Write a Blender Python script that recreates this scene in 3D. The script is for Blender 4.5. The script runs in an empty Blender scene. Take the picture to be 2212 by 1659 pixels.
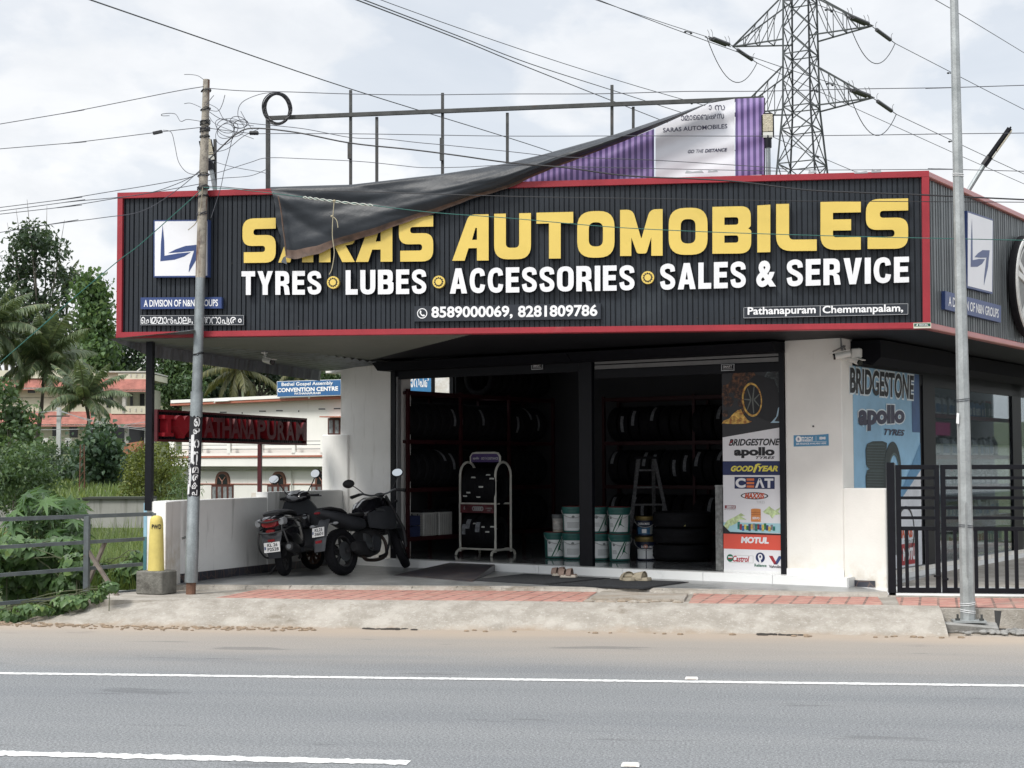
import bpy, bmesh, math, random
import numpy as np
from mathutils import Vector, Matrix
from mathutils.geometry import tessellate_polygon
random.seed(7); RNG = np.random.default_rng(11)
C = bpy.context.scene.collection
SC = bpy.context.scene
# ---------------------------------------------------------------- camera, sky, sun, exposure
# world frame: X along the road (right), Y away from the road, Z up; the camera stands across the road
FOC = 3300.0; U0, V0 = 1106.0, 829.5; EYE = 1.9
YAW = math.radians(8.6); PIT = math.atan((1003 - V0) / FOC); ROLL = -0.003
CR = Matrix.Rotation(YAW, 3, 'Z') @ Matrix.Rotation(math.pi / 2 + PIT, 3, 'X') @ Matrix.Rotation(ROLL, 3, 'Z')
cam = bpy.data.cameras.new('camera'); co = bpy.data.objects.new('camera', cam); C.objects.link(co)
co.matrix_world = Matrix.Translation((0, 0, EYE)) @ CR.to_4x4()
cam.sensor_width = 36; cam.lens = FOC / 2212 * 36; cam.clip_start = 0.1; cam.clip_end = 3000
SC.camera = co
SUN_DIR = Vector((-0.42, -0.62, 0.80)).normalized()
w = bpy.data.worlds.new('World'); SC.world = w; w.use_nodes = True
nt = w.node_tree; nt.nodes.clear()
def wn(t, **k):
    n = nt.nodes.new(t)
    for a, b in k.items(): setattr(n, a, b)
    return n
wout = wn('ShaderNodeOutputWorld'); wbg = wn('ShaderNodeBackground'); wbg.inputs['Strength'].default_value = 0.1
sky = wn('ShaderNodeTexSky', sky_type='NISHITA', sun_disc=False)
sky.sun_elevation = math.asin(SUN_DIR.z); sky.sun_rotation = math.atan2(SUN_DIR.x, SUN_DIR.y)
tc = wn('ShaderNodeTexCoord'); sep = wn('ShaderNodeSeparateXYZ'); nt.links.new(tc.outputs['Generated'], sep.inputs[0])
def wmap(scale, loc=(0, 0, 0)):
    m = wn('ShaderNodeMapping'); m.inputs['Scale'].default_value = scale; m.inputs['Location'].default_value = loc
    nt.links.new(tc.outputs['Generated'], m.inputs['Vector']); return m
def wnoise(scale, loc, detail=8, rough=.55, dist=.2, s=1):
    n = wn('ShaderNodeTexNoise'); n.inputs['Scale'].default_value = s; n.inputs['Detail'].default_value = detail
    n.inputs['Roughness'].default_value = rough; n.inputs['Distortion'].default_value = dist
    nt.links.new(wmap(scale, loc).outputs[0], n.inputs['Vector']); return n
def wramp(src, stops):
    r = wn('ShaderNodeValToRGB'); el = r.color_ramp.elements
    while len(el) < len(stops): el.new(0.5)
    for e, (p, c) in zip(el, stops): e.position = p; e.color = (*c, 1) if len(c) == 3 else c
    nt.links.new(src, r.inputs[0]); return r
def wmix(f, a, b, mode='MIX'):
    m = wn('ShaderNodeMix', data_type='RGBA', blend_type=mode); m.clamp_result = False
    for s, x in ((m.inputs[0], f), (m.inputs[6], a), (m.inputs[7], b)):
        if isinstance(x, bpy.types.NodeSocket): nt.links.new(x, s)
        else: s.default_value = x if not isinstance(x, tuple) else (*x, 1)
    return m.outputs[2]
veil = wramp(wnoise((3, 3, 9), (1.3, 4.1, 2.2), 7, .55, .4).outputs['Fac'], [(.32, (3.62, 3.86, 4.18)), (.5, (4.02, 4.21, 4.46)), (.66, (4.5, 4.6, 4.74))])
base = wmix(.90, sky.outputs[0], veil.outputs[0])
cum = wramp(wnoise((7, 7, 13), (3.7, 0.6, 5.35), 10, .52, .15).outputs['Fac'], [(.462, (0, 0, 0)), (.53, (1, 1, 1))])
shade = wramp(wnoise((12, 12, 24), (8.1, 3.3, .4), 6, .6, .3).outputs['Fac'], [(.35, (4.6, 4.68, 4.8)), (.6, (5.5, 5.5, 5.5))])
low = wn('ShaderNodeMapRange'); low.inputs[1].default_value = .05; low.inputs[2].default_value = .26; low.inputs[3].default_value = .95; low.inputs[4].default_value = .45
nt.links.new(sep.outputs[2], low.inputs[0])
cf = wn('ShaderNodeMath', operation='MULTIPLY'); nt.links.new(cum.outputs[0], cf.inputs[0]); nt.links.new(low.outputs[0], cf.inputs[1])
clouds = wmix(cf.outputs[0], base, shade.outputs[0])
zen = wn('ShaderNodeMapRange'); zen.inputs[1].default_value = .32; zen.inputs[2].default_value = 1.0; zen.inputs[3].default_value = 1.0; zen.inputs[4].default_value = 2.4
nt.links.new(sep.outputs[2], zen.inputs[0])          # an overcast sky is brighter overhead than at the horizon
vm = wn('ShaderNodeVectorMath', operation='SCALE'); nt.links.new(clouds, vm.inputs[0]); nt.links.new(zen.outputs[0], vm.inputs['Scale'])
nt.links.new(vm.outputs[0], wbg.inputs['Color']); nt.links.new(wbg.outputs[0], wout.inputs[0])
sl = bpy.data.lights.new('sun', 'SUN'); sl.energy = 1.5; sl.angle = math.radians(16); sl.color = (1.0, .965, .91)
so = bpy.data.objects.new('sun', sl); C.objects.link(so); so.rotation_euler = SUN_DIR.to_track_quat('Z', 'Y').to_euler()
SC.view_settings.view_transform = 'Standard'; SC.view_settings.look = 'None'; SC.view_settings.exposure = 1.0; SC.view_settings.gamma = 1
SC.view_settings.use_curve_mapping = False
SC.cycles.max_bounces = 6; SC.cycles.transparent_max_bounces = 12
# ---------------------------------------------------------------- surveying helpers: photo direction -> point on a real plane
CO = Vector((0, 0, EYE))
def ray(u, v): return CR @ Vector(((u - U0) / FOC, (V0 - v) / FOC, -1.0))
def G(u, v, z):
    d = ray(u, v); return CO + d * ((z - EYE) / d.z)
def PP(u, v, p, n):
    d = ray(u, v); return CO + d * ((Vector(p) - CO).dot(n) / d.dot(n))
def PY(u, v, y):
    d = ray(u, v); return CO + d * (y / d.y)
def PD(u, v, dist): return CO + ray(u, v) * dist
SA_ = math.radians(25.9)
dS = Vector((math.cos(SA_), -math.sin(SA_), 0)); nS = Vector((math.sin(SA_), math.cos(SA_), 0)); UP = Vector((0, 0, 1))
C0 = G(1824, 1247, .41); C0.z = 0
def S(a, b, z): return C0 + dS * a + nS * b + UP * z
class Fr:
    """a flat drawing plane: origin, right, up, outward"""
    def __init__(s, o, u, v, w): s.o, s.u, s.v, s.w = Vector(o), Vector(u).normalized(), Vector(v).normalized(), Vector(w).normalized()
    def p(s, x, y, d=0): return s.o + s.u * x + s.v * y + s.w * d
    def px(s, u, v):
        q = PP(u, v, s.o, s.w) - s.o; return (q.dot(s.u), q.dot(s.v))
    def off(s, d): return Fr(s.o + s.w * d, s.u, s.v, s.w)
F_SIGN = Fr((0, 19.0, 0), (1, 0, 0), UP, (0, -1, 0))
F_SHOP = Fr(C0, dS, UP, -nS)
F_SIDE = Fr(C0, nS, UP, dS)
# ---------------------------------------------------------------- materials
MATS = {}
def M(name, c, r=.65, metal=0, nz=(6, .12), bump=None, spec=.4, coat=0, stain=None, trans=0, streak=None, splash=None, leaf=False, coord='Object', fine=None):
    if name in MATS: return MATS[name]
    m = bpy.data.materials.new(name); m.use_nodes = True; t = m.node_tree; N = t.nodes; L = t.links
    b = N['Principled BSDF']; b.inputs['Roughness'].default_value = r; b.inputs['Metallic'].default_value = metal
    b.inputs['Specular IOR Level'].default_value = spec
    if coat: b.inputs['Coat Weight'].default_value = coat; b.inputs['Coat Roughness'].default_value = .08
    if trans: b.inputs['Transmission Weight'].default_value = trans
    tcn = N.new('ShaderNodeTexCoord')
    def noise(scale, detail=6, rough=.6, stretch=None):
        n = N.new('ShaderNodeTexNoise'); n.inputs['Scale'].default_value = scale; n.inputs['Detail'].default_value = detail; n.inputs['Roughness'].default_value = rough
        if stretch:
            mp = N.new('ShaderNodeMapping'); mp.inputs['Scale'].default_value = stretch
            L.new(tcn.outputs[coord], mp.inputs[0]); L.new(mp.outputs[0], n.inputs['Vector'])
        else: L.new(tcn.outputs[coord], n.inputs['Vector'])
        return n.outputs['Fac']
    def mix(f, a, bb, mode='MIX'):
        x = N.new('ShaderNodeMix'); x.data_type = 'RGBA'; x.blend_type = mode
        for s, y in ((x.inputs[0], f), (x.inputs[6], a), (x.inputs[7], bb)):
            if isinstance(y, bpy.types.NodeSocket): L.new(y, s)
            elif isinstance(y, (tuple, list)): s.default_value = (*y[:3], 1)
            else: s.default_value = y
        return x.outputs[2]
    def mr(src, a, b2, lo=0, hi=1):
        x = N.new('ShaderNodeMapRange'); x.inputs[1].default_value = a; x.inputs[2].default_value = b2; x.inputs[3].default_value = lo; x.inputs[4].default_value = hi
        L.new(src, x.inputs[0]); return x.outputs[0]
    col = None
    if leaf:                                   # every leaf its own green
        g = N.new('ShaderNodeNewGeometry')
        rp = N.new('ShaderNodeValToRGB'); el = rp.color_ramp.elements
        for k, (p, cc) in enumerate(leaf if isinstance(leaf, list) else [(0, [x * .55 for x in c]), (.5, c), (.9, [c[0] * 1.5, c[1] * 1.35, c[2] * 1.3]), (1, [c[0] * 2.2, c[1] * 1.7, c[2] * 1.4])]):
            if k >= len(el): el.new(p)
            el[k].position = p; el[k].color = (*cc[:3], 1)
        L.new(g.outputs['Random Per Island'], rp.inputs[0]); col = rp.outputs[0]
        L.new(col, b.inputs['Base Color'])
        tr = N.new('ShaderNodeBsdfTranslucent'); sc = mix(.5, col, (c[0] * 2.2, c[1] * 2, c[2] * .8)); L.new(sc, tr.inputs[0])
        ms = N.new('ShaderNodeMixShader'); ms.inputs[0].default_value = .3
        L.new(b.outputs[0], ms.inputs[1]); L.new(tr.outputs[0], ms.inputs[2]); L.new(ms.outputs[0], N['Material Output'].inputs[0])
        MATS[name] = m; return m
    a = nz[1]
    col = mix(mr(noise(nz[0]), .3, .7), [x * (1 - a) for x in c], [min(1, x * (1 + a)) for x in c])
    if fine: col = mix(mr(noise(fine[0], 3, .7), .35, .65), col, mix(1.0, col, [1 - fine[1]] * 3, 'MULTIPLY'))
    if stain:                                  # (scale, colour, low, high)
        col = mix(mr(noise(stain[0], 8, .65), stain[2], stain[3]), col, stain[1])
    if streak:                                 # (scale, colour, low, high) vertical runs of dirt
        col = mix(mr(noise(streak[0], 6, .6, (6, 6, .6)), streak[2], streak[3]), col, streak[1])
    if splash:                                 # (low z, high z, colour): mud thrown up from the ground
        sp = N.new('ShaderNodeSeparateXYZ'); L.new(tcn.outputs['Object'], sp.inputs[0]); ml = N.new('ShaderNodeMath'); ml.operation = 'MULTIPLY'; L.new(mr(sp.outputs[2], splash[1], splash[0]), ml.inputs[0]); L.new(mr(noise(5, 8, .7), .38, .66), ml.inputs[1]); col = mix(ml.outputs[0], col, splash[2])
    L.new(col, b.inputs['Base Color'])
    if bump:
        bp = N.new('ShaderNodeBump'); bp.inputs['Strength'].default_value = bump[1]; bp.inputs['Distance'].default_value = .02
        L.new(noise(bump[0], 5, .6), bp.inputs['Height']); L.new(bp.outputs[0], b.inputs['Normal'])
    MATS[name] = m; return m
# ---------------------------------------------------------------- mesh collecting
OFF = {}
def tag(o, label=None, cat=None, group=None, kind=None):
    for k, x in (('label', label), ('category', cat), ('group', group), ('kind', kind)):
        if x: o[k] = x
    return o
def thing(name, label, cat, loc=(0, 0, 0), group=None, kind=None):
    o = bpy.data.objects.new(name, None); C.objects.link(o); o.location = loc; o.empty_display_size = .2
    OFF[o] = Vector(loc); return tag(o, label, cat, group, kind)
_tx = {}; TXW = {}
def text_mesh(s, bold=0, shear=0, spacing=1.0):
    k = (s, bold, shear, spacing)
    if k in _tx: return _tx[k]
    c = bpy.data.curves.new('t', 'FONT'); c.body = s; c.offset = bold; c.shear = shear; c.space_character = spacing; c.resolution_u = 4
    o = bpy.data.objects.new('t', c); C.objects.link(o); dg = bpy.context.evaluated_depsgraph_get(); dg.update()
    m = bpy.data.meshes.new_from_object(o.evaluated_get(dg))
    v = np.array([x.co[:] for x in m.vertices]) if len(m.vertices) else np.zeros((0, 3)); f = [tuple(p.vertices) for p in m.polygons]
    bpy.data.objects.remove(o); bpy.data.curves.remove(c); bpy.data.meshes.remove(m)
    v[:, 0] -= v[:, 0].min(); TXW[k] = (v[:, 0].max(), v[:, 1].max() - v[:, 1].min()); v[:, 0] /= v[:, 0].max(); v[:, 1] -= v[:, 1].min(); v[:, 1] /= v[:, 1].max()
    e = {}
    for p in f:
        for i in range(len(p)):
            a, b = p[i], p[(i + 1) % len(p)]; key = (min(a, b), max(a, b)); e.setdefault(key, []).append((a, b))
    bd = [x[0] for x in e.values() if len(x) == 1]
    _tx[k] = (v, f, bd); return _tx[k]
def rounded(pts, n=5, sc=(1, 1)):
    """polygon of (x, y, r) with rounded corners; r in units of y"""
    out = []; P = [(p[0] * sc[0], p[1] * sc[1], (p[2] if len(p) > 2 else 0) * sc[1]) for p in pts]; k = len(P)
    for i in range(k):
        x, y, r = P[i]; p = Vector((x, y))
        if r <= 0: out.append((x, y)); continue
        a = Vector(P[i - 1][:2]) - p; b = Vector(P[(i + 1) % k][:2]) - p
        r1 = min(r, a.length * .5, b.length * .5); s, t = p + a.normalized() * r1, p + b.normalized() * r1
        for j in range(n + 1):
            q = j / n; z = s * (1 - q) ** 2 + p * 2 * q * (1 - q) + t * q * q; out.append((z.x, z.y))
    return [(x / sc[0], y / sc[1]) for x, y in out]
class MB:
    def __init__(s): s.v = []; s.f = []
    def add(s, v, f):
        k = len(s.v); s.v += [Vector(x) for x in v]; s.f += [tuple(i + k for i in p) for p in f]; return s
    def box(s, c, size, R=None):
        c = Vector(c); x, y, z = [q / 2 for q in size]; v = []
        for dx, dy, dz in ((-1, -1, -1), (1, -1, -1), (1, 1, -1), (-1, 1, -1), (-1, -1, 1), (1, -1, 1), (1, 1, 1), (-1, 1, 1)):
            p = Vector((dx * x, dy * y, dz * z)); v.append(c + (R @ p if R else p))
        return s.add(v, [(0, 3, 2, 1), (4, 5, 6, 7), (0, 1, 5, 4), (1, 2, 6, 5), (2, 3, 7, 6), (3, 0, 4, 7)])
    def hexa(s, lo, hi):
        """eight corners: four below, four above, both counter-clockwise seen from above"""
        return s.add(list(lo) + list(hi), [(3, 2, 1, 0), (4, 5, 6, 7), (0, 1, 5, 4), (1, 2, 6, 5), (2, 3, 7, 6), (3, 0, 4, 7)])
    def sbox(s, a0, a1, b0, b1, z0, z1):       # a box in the shop's own axes
        return s.hexa([S(a0, b0, z0), S(a1, b0, z0), S(a1, b1, z0), S(a0, b1, z0)], [S(a0, b0, z1), S(a1, b0, z1), S(a1, b1, z1), S(a0, b1, z1)])
    def bar(s, p, q, wd, ht, up=UP):
        p, q = Vector(p), Vector(q); d = (q - p).normalized(); sd = d.cross(Vector(up))
        sd = sd.normalized() if sd.length > 1e-4 else d.orthogonal().normalized(); u = sd.cross(d)
        sd, u = sd * wd / 2, u * ht / 2
        return s.add([p - sd - u, p + sd - u, p + sd + u, p - sd + u, q - sd - u, q + sd - u, q + sd + u, q - sd + u], [(3, 2, 1, 0), (4, 5, 6, 7), (0, 1, 5, 4), (1, 2, 6, 5), (2, 3, 7, 6), (3, 0, 4, 7)])
    def tube(s, pts, r, n=8, cap=True, closed=False):
        P = [Vector(p) for p in pts]; k = len(P); rs = r if isinstance(r, (list, tuple)) else [r] * k
        ts = [((P[(i + 1) % k] if closed else P[min(i + 1, k - 1)]) - (P[i - 1] if closed else P[max(i - 1, 0)])).normalized() for i in range(k)]
        nn = ts[0].orthogonal().normalized(); v = []
        for i in range(k):
            nn = (nn - ts[i] * nn.dot(ts[i])); nn = nn.normalized() if nn.length > 1e-6 else ts[i].orthogonal().normalized()
            bb = ts[i].cross(nn)
            v += [P[i] + (nn * math.cos(2 * math.pi * j / n) + bb * math.sin(2 * math.pi * j / n)) * rs[i] for j in range(n)]
        f = []
        for i in range(k if closed else k - 1):
            a, b = i * n, ((i + 1) % k) * n
            f += [(a + j, a + (j + 1) % n, b + (j + 1) % n, b + j) for j in range(n)]
        if cap and not closed: f += [tuple(range(n - 1, -1, -1)), tuple((k - 1) * n + j for j in range(n))]
        return s.add(v, f)
    def lathe(s, prof, o, ax=UP, n=20, cap=True, x0=None):
        """prof: (radius, height along ax)"""
        o, ax = Vector(o), Vector(ax).normalized(); x = Vector(x0) if x0 else ax.orthogonal(); x = x.normalized(); y = ax.cross(x); v = []
        for r, h in prof: v += [o + ax * h + (x * math.cos(2 * math.pi * j / n) + y * math.sin(2 * math.pi * j / n)) * r for j in range(n)]
        f = []
        for i in range(len(prof) - 1): f += [(i * n + j, i * n + (j + 1) % n, (i + 1) * n + (j + 1) % n, (i + 1) * n + j) for j in range(n)]
        if cap: f += [tuple(range(n - 1, -1, -1)), tuple((len(prof) - 1) * n + j for j in range(n))]
        return s.add(v, f)
    def ring(s, o, ax, R, prof, n=32):
        """closed profile of (dr, h) swept round an axis: tyres and rims"""
        o, ax = Vector(o), Vector(ax).normalized(); x = ax.orthogonal().normalized(); y = ax.cross(x); k = len(prof); v = []
        for j in range(n):
            e = x * math.cos(2 * math.pi * j / n) + y * math.sin(2 * math.pi * j / n)
            v += [o + e * (R + dr) + ax * h for dr, h in prof]
        return s.add(v, [(j * k + i, j * k + (i + 1) % k, ((j + 1) % n) * k + (i + 1) % k, ((j + 1) % n) * k + i) for j in range(n) for i in range(k)])
    def ell(s, c, rad, R=None, n=14, m=9):
        c = Vector(c); v = []
        for i in range(1, m):
            t = math.pi * i / m
            for j in range(n):
                a = 2 * math.pi * j / n; p = Vector((rad[0] * math.sin(t) * math.cos(a), rad[1] * math.sin(t) * math.sin(a), rad[2] * math.cos(t))); v.append(c + (R @ p if R else p))
        for q in (1, -1): p = Vector((0, 0, q * rad[2])); v.append(c + (R @ p if R else p))
        f = [(i * n + j, (i + 1) * n + j, (i + 1) * n + (j + 1) % n, i * n + (j + 1) % n) for i in range(m - 2) for j in range(n)]
        T, B = (m - 1) * n, (m - 1) * n + 1
        f += [(T, j, (j + 1) % n) for j in range(n)] + [(B, (m - 2) * n + (j + 1) % n, (m - 2) * n + j) for j in range(n)]
        return s.add(v, f)
    def loft(s, rings, cap=True):
        n = len(rings[0]); v = [p for r in rings for p in r]; f = []
        for i in range(len(rings) - 1): f += [(i * n + j, i * n + (j + 1) % n, (i + 1) * n + (j + 1) % n, (i + 1) * n + j) for j in range(n)]
        if cap: f += [tuple(range(n - 1, -1, -1)), tuple((len(rings) - 1) * n + j for j in range(n))]
        return s.add(v, f)
    def poly(s, fr, pts, d0=0.0, d1=None, holes=()):
        """flat outline in a frame, from offset d0 out to d1 (a sheet when d1 is None)"""
        loops = [list(pts)] + [list(h) for h in holes]
        tri = tessellate_polygon([[Vector((x, y, 0)) for x, y in l] for l in loops]); flat = [p for l in loops for p in l]; n = len(flat)
        tri = [t if (Vector((*flat[t[1]], 0)) - Vector((*flat[t[0]], 0))).cross(Vector((*flat[t[2]], 0)) - Vector((*flat[t[0]], 0))).z > 0 else t[::-1] for t in tri]
        if d1 is None: return s.add([fr.p(x, y, d0) for x, y in flat], tri)
        v = [fr.p(x, y, d0) for x, y in flat] + [fr.p(x, y, d1) for x, y in flat]; f = [tuple(i + n for i in t) for t in tri] + [t[::-1] for t in tri]; k = 0
        for li, l in enumerate(loops):
            ar = sum(l[i - 1][0] * l[i][1] - l[i][0] * l[i - 1][1] for i in range(len(l))); m = len(l); fl = (ar > 0) == (li == 0)
            for i in range(m):
                a, b = k + i, k + (i + 1) % m; f.append((a, b, b + n, a + n) if fl else (b, a, a + n, b + n))
            k += m
        return s.add(v, f)
    def polypx(s, fr, pts, d0=0.0, d1=None, holes=()):
        return s.poly(fr, [fr.px(*p) for p in pts], d0, d1, [[fr.px(*p) for p in h] for h in holes])
    def rect(s, fr, x0, x1, y0, y1, d0=0.0, d1=None): return s.poly(fr, [(x0, y0), (x1, y0), (x1, y1), (x0, y1)], d0, d1)
    def text(s, fr, txt, quad, d0=0.0, d1=None, bold=0, shear=0, spacing=1.0):
        """writing fitted to a quad of frame points: bottom left, bottom right, top right, top left"""
        v, f, bd = text_mesh(txt, bold, shear, spacing); q = [Vector(p) for p in quad]; n = len(v)
        m = [(q[0] * (1 - x) + q[1] * x) * (1 - y) + (q[3] * (1 - x) + q[2] * x) * y for x, y, _ in v]
        if d1 is None: return s.add([fr.p(p.x, p.y, d0) for p in m], f)
        return s.add([fr.p(p.x, p.y, d0) for p in m] + [fr.p(p.x, p.y, d1) for p in m], [tuple(i + n for i in p) for p in f] + [p[::-1] for p in f] + [(a, b, b + n, a + n) for a, b in bd])
    def textr(s, fr, txt, x0, x1, y0, y1, d0=0.0, d1=None, **k): return s.text(fr, txt, [(x0, y0), (x1, y0), (x1, y1), (x0, y1)], d0, d1, **k)
    def textpx(s, fr, txt, bl, br, tr, tl, d0=0.0, d1=None, **k): return s.text(fr, txt, [fr.px(*p) for p in (bl, br, tr, tl)], d0, d1, **k)
    def build(s, name, mat, parent=None, smooth=False, bevel=0, base=None, seg=1):
        o3 = OFF[parent] if parent else (Vector(base) if base is not None else Vector((0, 0, 0)))
        me = bpy.data.meshes.new(name); me.from_pydata([tuple(p - o3) for p in s.v], [], s.f)
        if bevel:
            bm = bmesh.new(); bm.from_mesh(me)
            bmesh.ops.remove_doubles(bm, verts=bm.verts, dist=1e-5)
            ed = [e for e in bm.edges if len(e.link_faces) == 2 and e.calc_face_angle(0) > .5]
            bmesh.ops.bevel(bm, geom=ed, offset=bevel, segments=seg, affect='EDGES', clamp_overlap=True); bm.to_mesh(me); bm.free()
        if smooth:
            me.polygons.foreach_set('use_smooth', [True] * len(me.polygons)); me.set_sharp_from_angle(angle=math.radians(smooth if smooth is not True else 40))
        me.materials.append(mat); me.update()
        ob = bpy.data.objects.new(name, me); C.objects.link(ob)
        if parent: ob.parent = parent
        elif base is not None: ob.location = base
        OFF[ob] = o3; return ob
def np_build(name, V, T, mat, parent=None, base=None, smooth=False):
    """large arrays of triangles (leaves, grass)"""
    o3 = OFF[parent] if parent else (Vector(base) if base is not None else Vector((0, 0, 0)))
    V = np.asarray(V, dtype=np.float32) - np.array(o3, dtype=np.float32); T = np.asarray(T, dtype=np.int32)
    me = bpy.data.meshes.new(name); me.vertices.add(len(V)); me.vertices.foreach_set('co', V.ravel())
    me.loops.add(T.size); me.loops.foreach_set('vertex_index', T.ravel()); me.polygons.add(len(T))
    me.polygons.foreach_set('loop_start', np.arange(0, T.size, 3, dtype=np.int32)); me.polygons.foreach_set('loop_total', np.full(len(T), 3, dtype=np.int32))
    me.update(calc_edges=True); me.materials.append(mat)
    ob = bpy.data.objects.new(name, me); C.objects.link(ob)
    if parent: ob.parent = parent
    elif base is not None: ob.location = base
    OFF[ob] = o3; return ob
def copy_tree(o, parent=None):
    c = o.copy(); C.objects.link(c)
    if parent: c.parent = parent
    for ch in list(o.children): copy_tree(ch, c)
    return c
class Proto:
    """one built thing, then copies of it with its parts"""
    def __init__(s, root): s.root, s.used = root, False
    def put(s, mw, label=None, group=None, cat=None):
        o = s.root if not s.used else copy_tree(s.root); s.used = True
        o.matrix_world = mw; tag(o, label, cat, group); return o
def TR(loc, rz=0, rx=0, ry=0, sc=1): return Matrix.Translation(loc) @ Matrix.Rotation(rz, 4, 'Z') @ Matrix.Rotation(ry, 4, 'Y') @ Matrix.Rotation(rx, 4, 'X') @ Matrix.Scale(sc, 4)
def structure(o, kind='structure'): o['kind'] = kind; return o
def bez(p, q, sag=0, n=14, mid=None):
    p, q = Vector(p), Vector(q); return [p.lerp(q, i / n) - UP * sag * 4 * (i / n) * (1 - i / n) for i in range(n + 1)]
def smooth_path(P, n=6):
    P = [Vector(p) for p in P]; out = []
    for i in range(len(P) - 1):
        a, b, c, d = P[max(i - 1, 0)], P[i], P[i + 1], P[min(i + 2, len(P) - 1)]
        for j in range(n):
            t = j / n; out.append(.5 * ((2 * b) + (c - a) * t + (2 * a - 5 * b + 4 * c - d) * t * t + (3 * b - a - 3 * c + d) * t ** 3))
    return out + [P[-1]]
# ---------------------------------------------------------------- shared materials
m_white = M('white_paint', (.80, .79, .76), .75, nz=(2.2, .05), stain=(1.6, (.62, .60, .54), .60, .85), bump=(60, .05), streak=(1.3, (.52, .50, .45), .58, .80), splash=(.45, .8, (.60, .55, .46)))
m_plaster = M('white_plaster_stained', (.78, .765, .72), .85, nz=(1.5, .06), stain=(2.1, (.55, .49, .39), .66, .86), bump=(40, .12), splash=(.28, .75, (.56, .50, .41)), streak=(1.5, (.60, .56, .48), .64, .85))
m_wallgrey = M('boundary_plaster', (.74, .74, .72), .85, nz=(1.3, .08), streak=(.9, (.26, .26, .24), .54, .76), bump=(40, .12))
m_black = M('black_metal', (.0055, .006, .009), .45, nz=(8, .2), spec=.22)
m_blackmatt = M('black_matt', (.004, .0045, .007), .8, nz=(8, .2), spec=.15)
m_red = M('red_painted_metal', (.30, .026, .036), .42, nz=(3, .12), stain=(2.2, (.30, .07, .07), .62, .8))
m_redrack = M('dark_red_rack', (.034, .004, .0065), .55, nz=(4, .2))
m_slate = M('slate_corrugated_sheet', (.0145, .019, .0255), .42, nz=(1.2, .22), fine=(40, .15), stain=(.9, (.035, .043, .05), .55, .8))
m_galv = M('galvanised_steel', (.30, .33, .34), .5, metal=.55, nz=(5, .25), streak=(1.1, (.16, .18, .18), .5, .75), fine=(60, .2))
m_dkgalv = M('dark_steel', (.06, .062, .06), .6, metal=.4, nz=(9, .3), stain=(6, (.10, .06, .04), .6, .8))
m_tyre = M('tyre_rubber', (.008, .008, .010), .75, nz=(12, .25), bump=(120, .15), spec=.2)
m_chrome = M('polished_metal', (.75, .76, .78), .12, metal=1, nz=(4, .05))
m_alu = M('dull_aluminium', (.42, .43, .44), .45, metal=.7, nz=(6, .15))
m_yellow = M('yellow_letter_face', (.68, .50, .115), .38, nz=(1.6, .05), stain=(2.3, (.60, .45, .09), .58, .78), spec=.5)
m_letter = M('white_letter_face', (.74, .74, .75), .4, nz=(2, .03), stain=(3, (.62, .61, .60), .62, .85))
m_letside = M('dark_letter_edge', (.02, .021, .025), .5)
m_blue = M('sign_blue', (.036, .062, .175), .35, nz=(2, .06))
m_logoface = M('logo_white', (.74, .74, .76), .35, nz=(1.2, .03))
m_ink = M('black_ink', (.012, .012, .015), .5)
m_navy = M('navy_ink', (.012, .022, .085), .5)
m_tile = M('white_floor_tile', (.80, .81, .80), .22, nz=(1.3, .04), stain=(2.6, (.66, .67, .67), .58, .72))
def leaf_mat(name, c, rough=.45, ramp=None): return M(name, c, rough, leaf=ramp or True, spec=.35)
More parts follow.
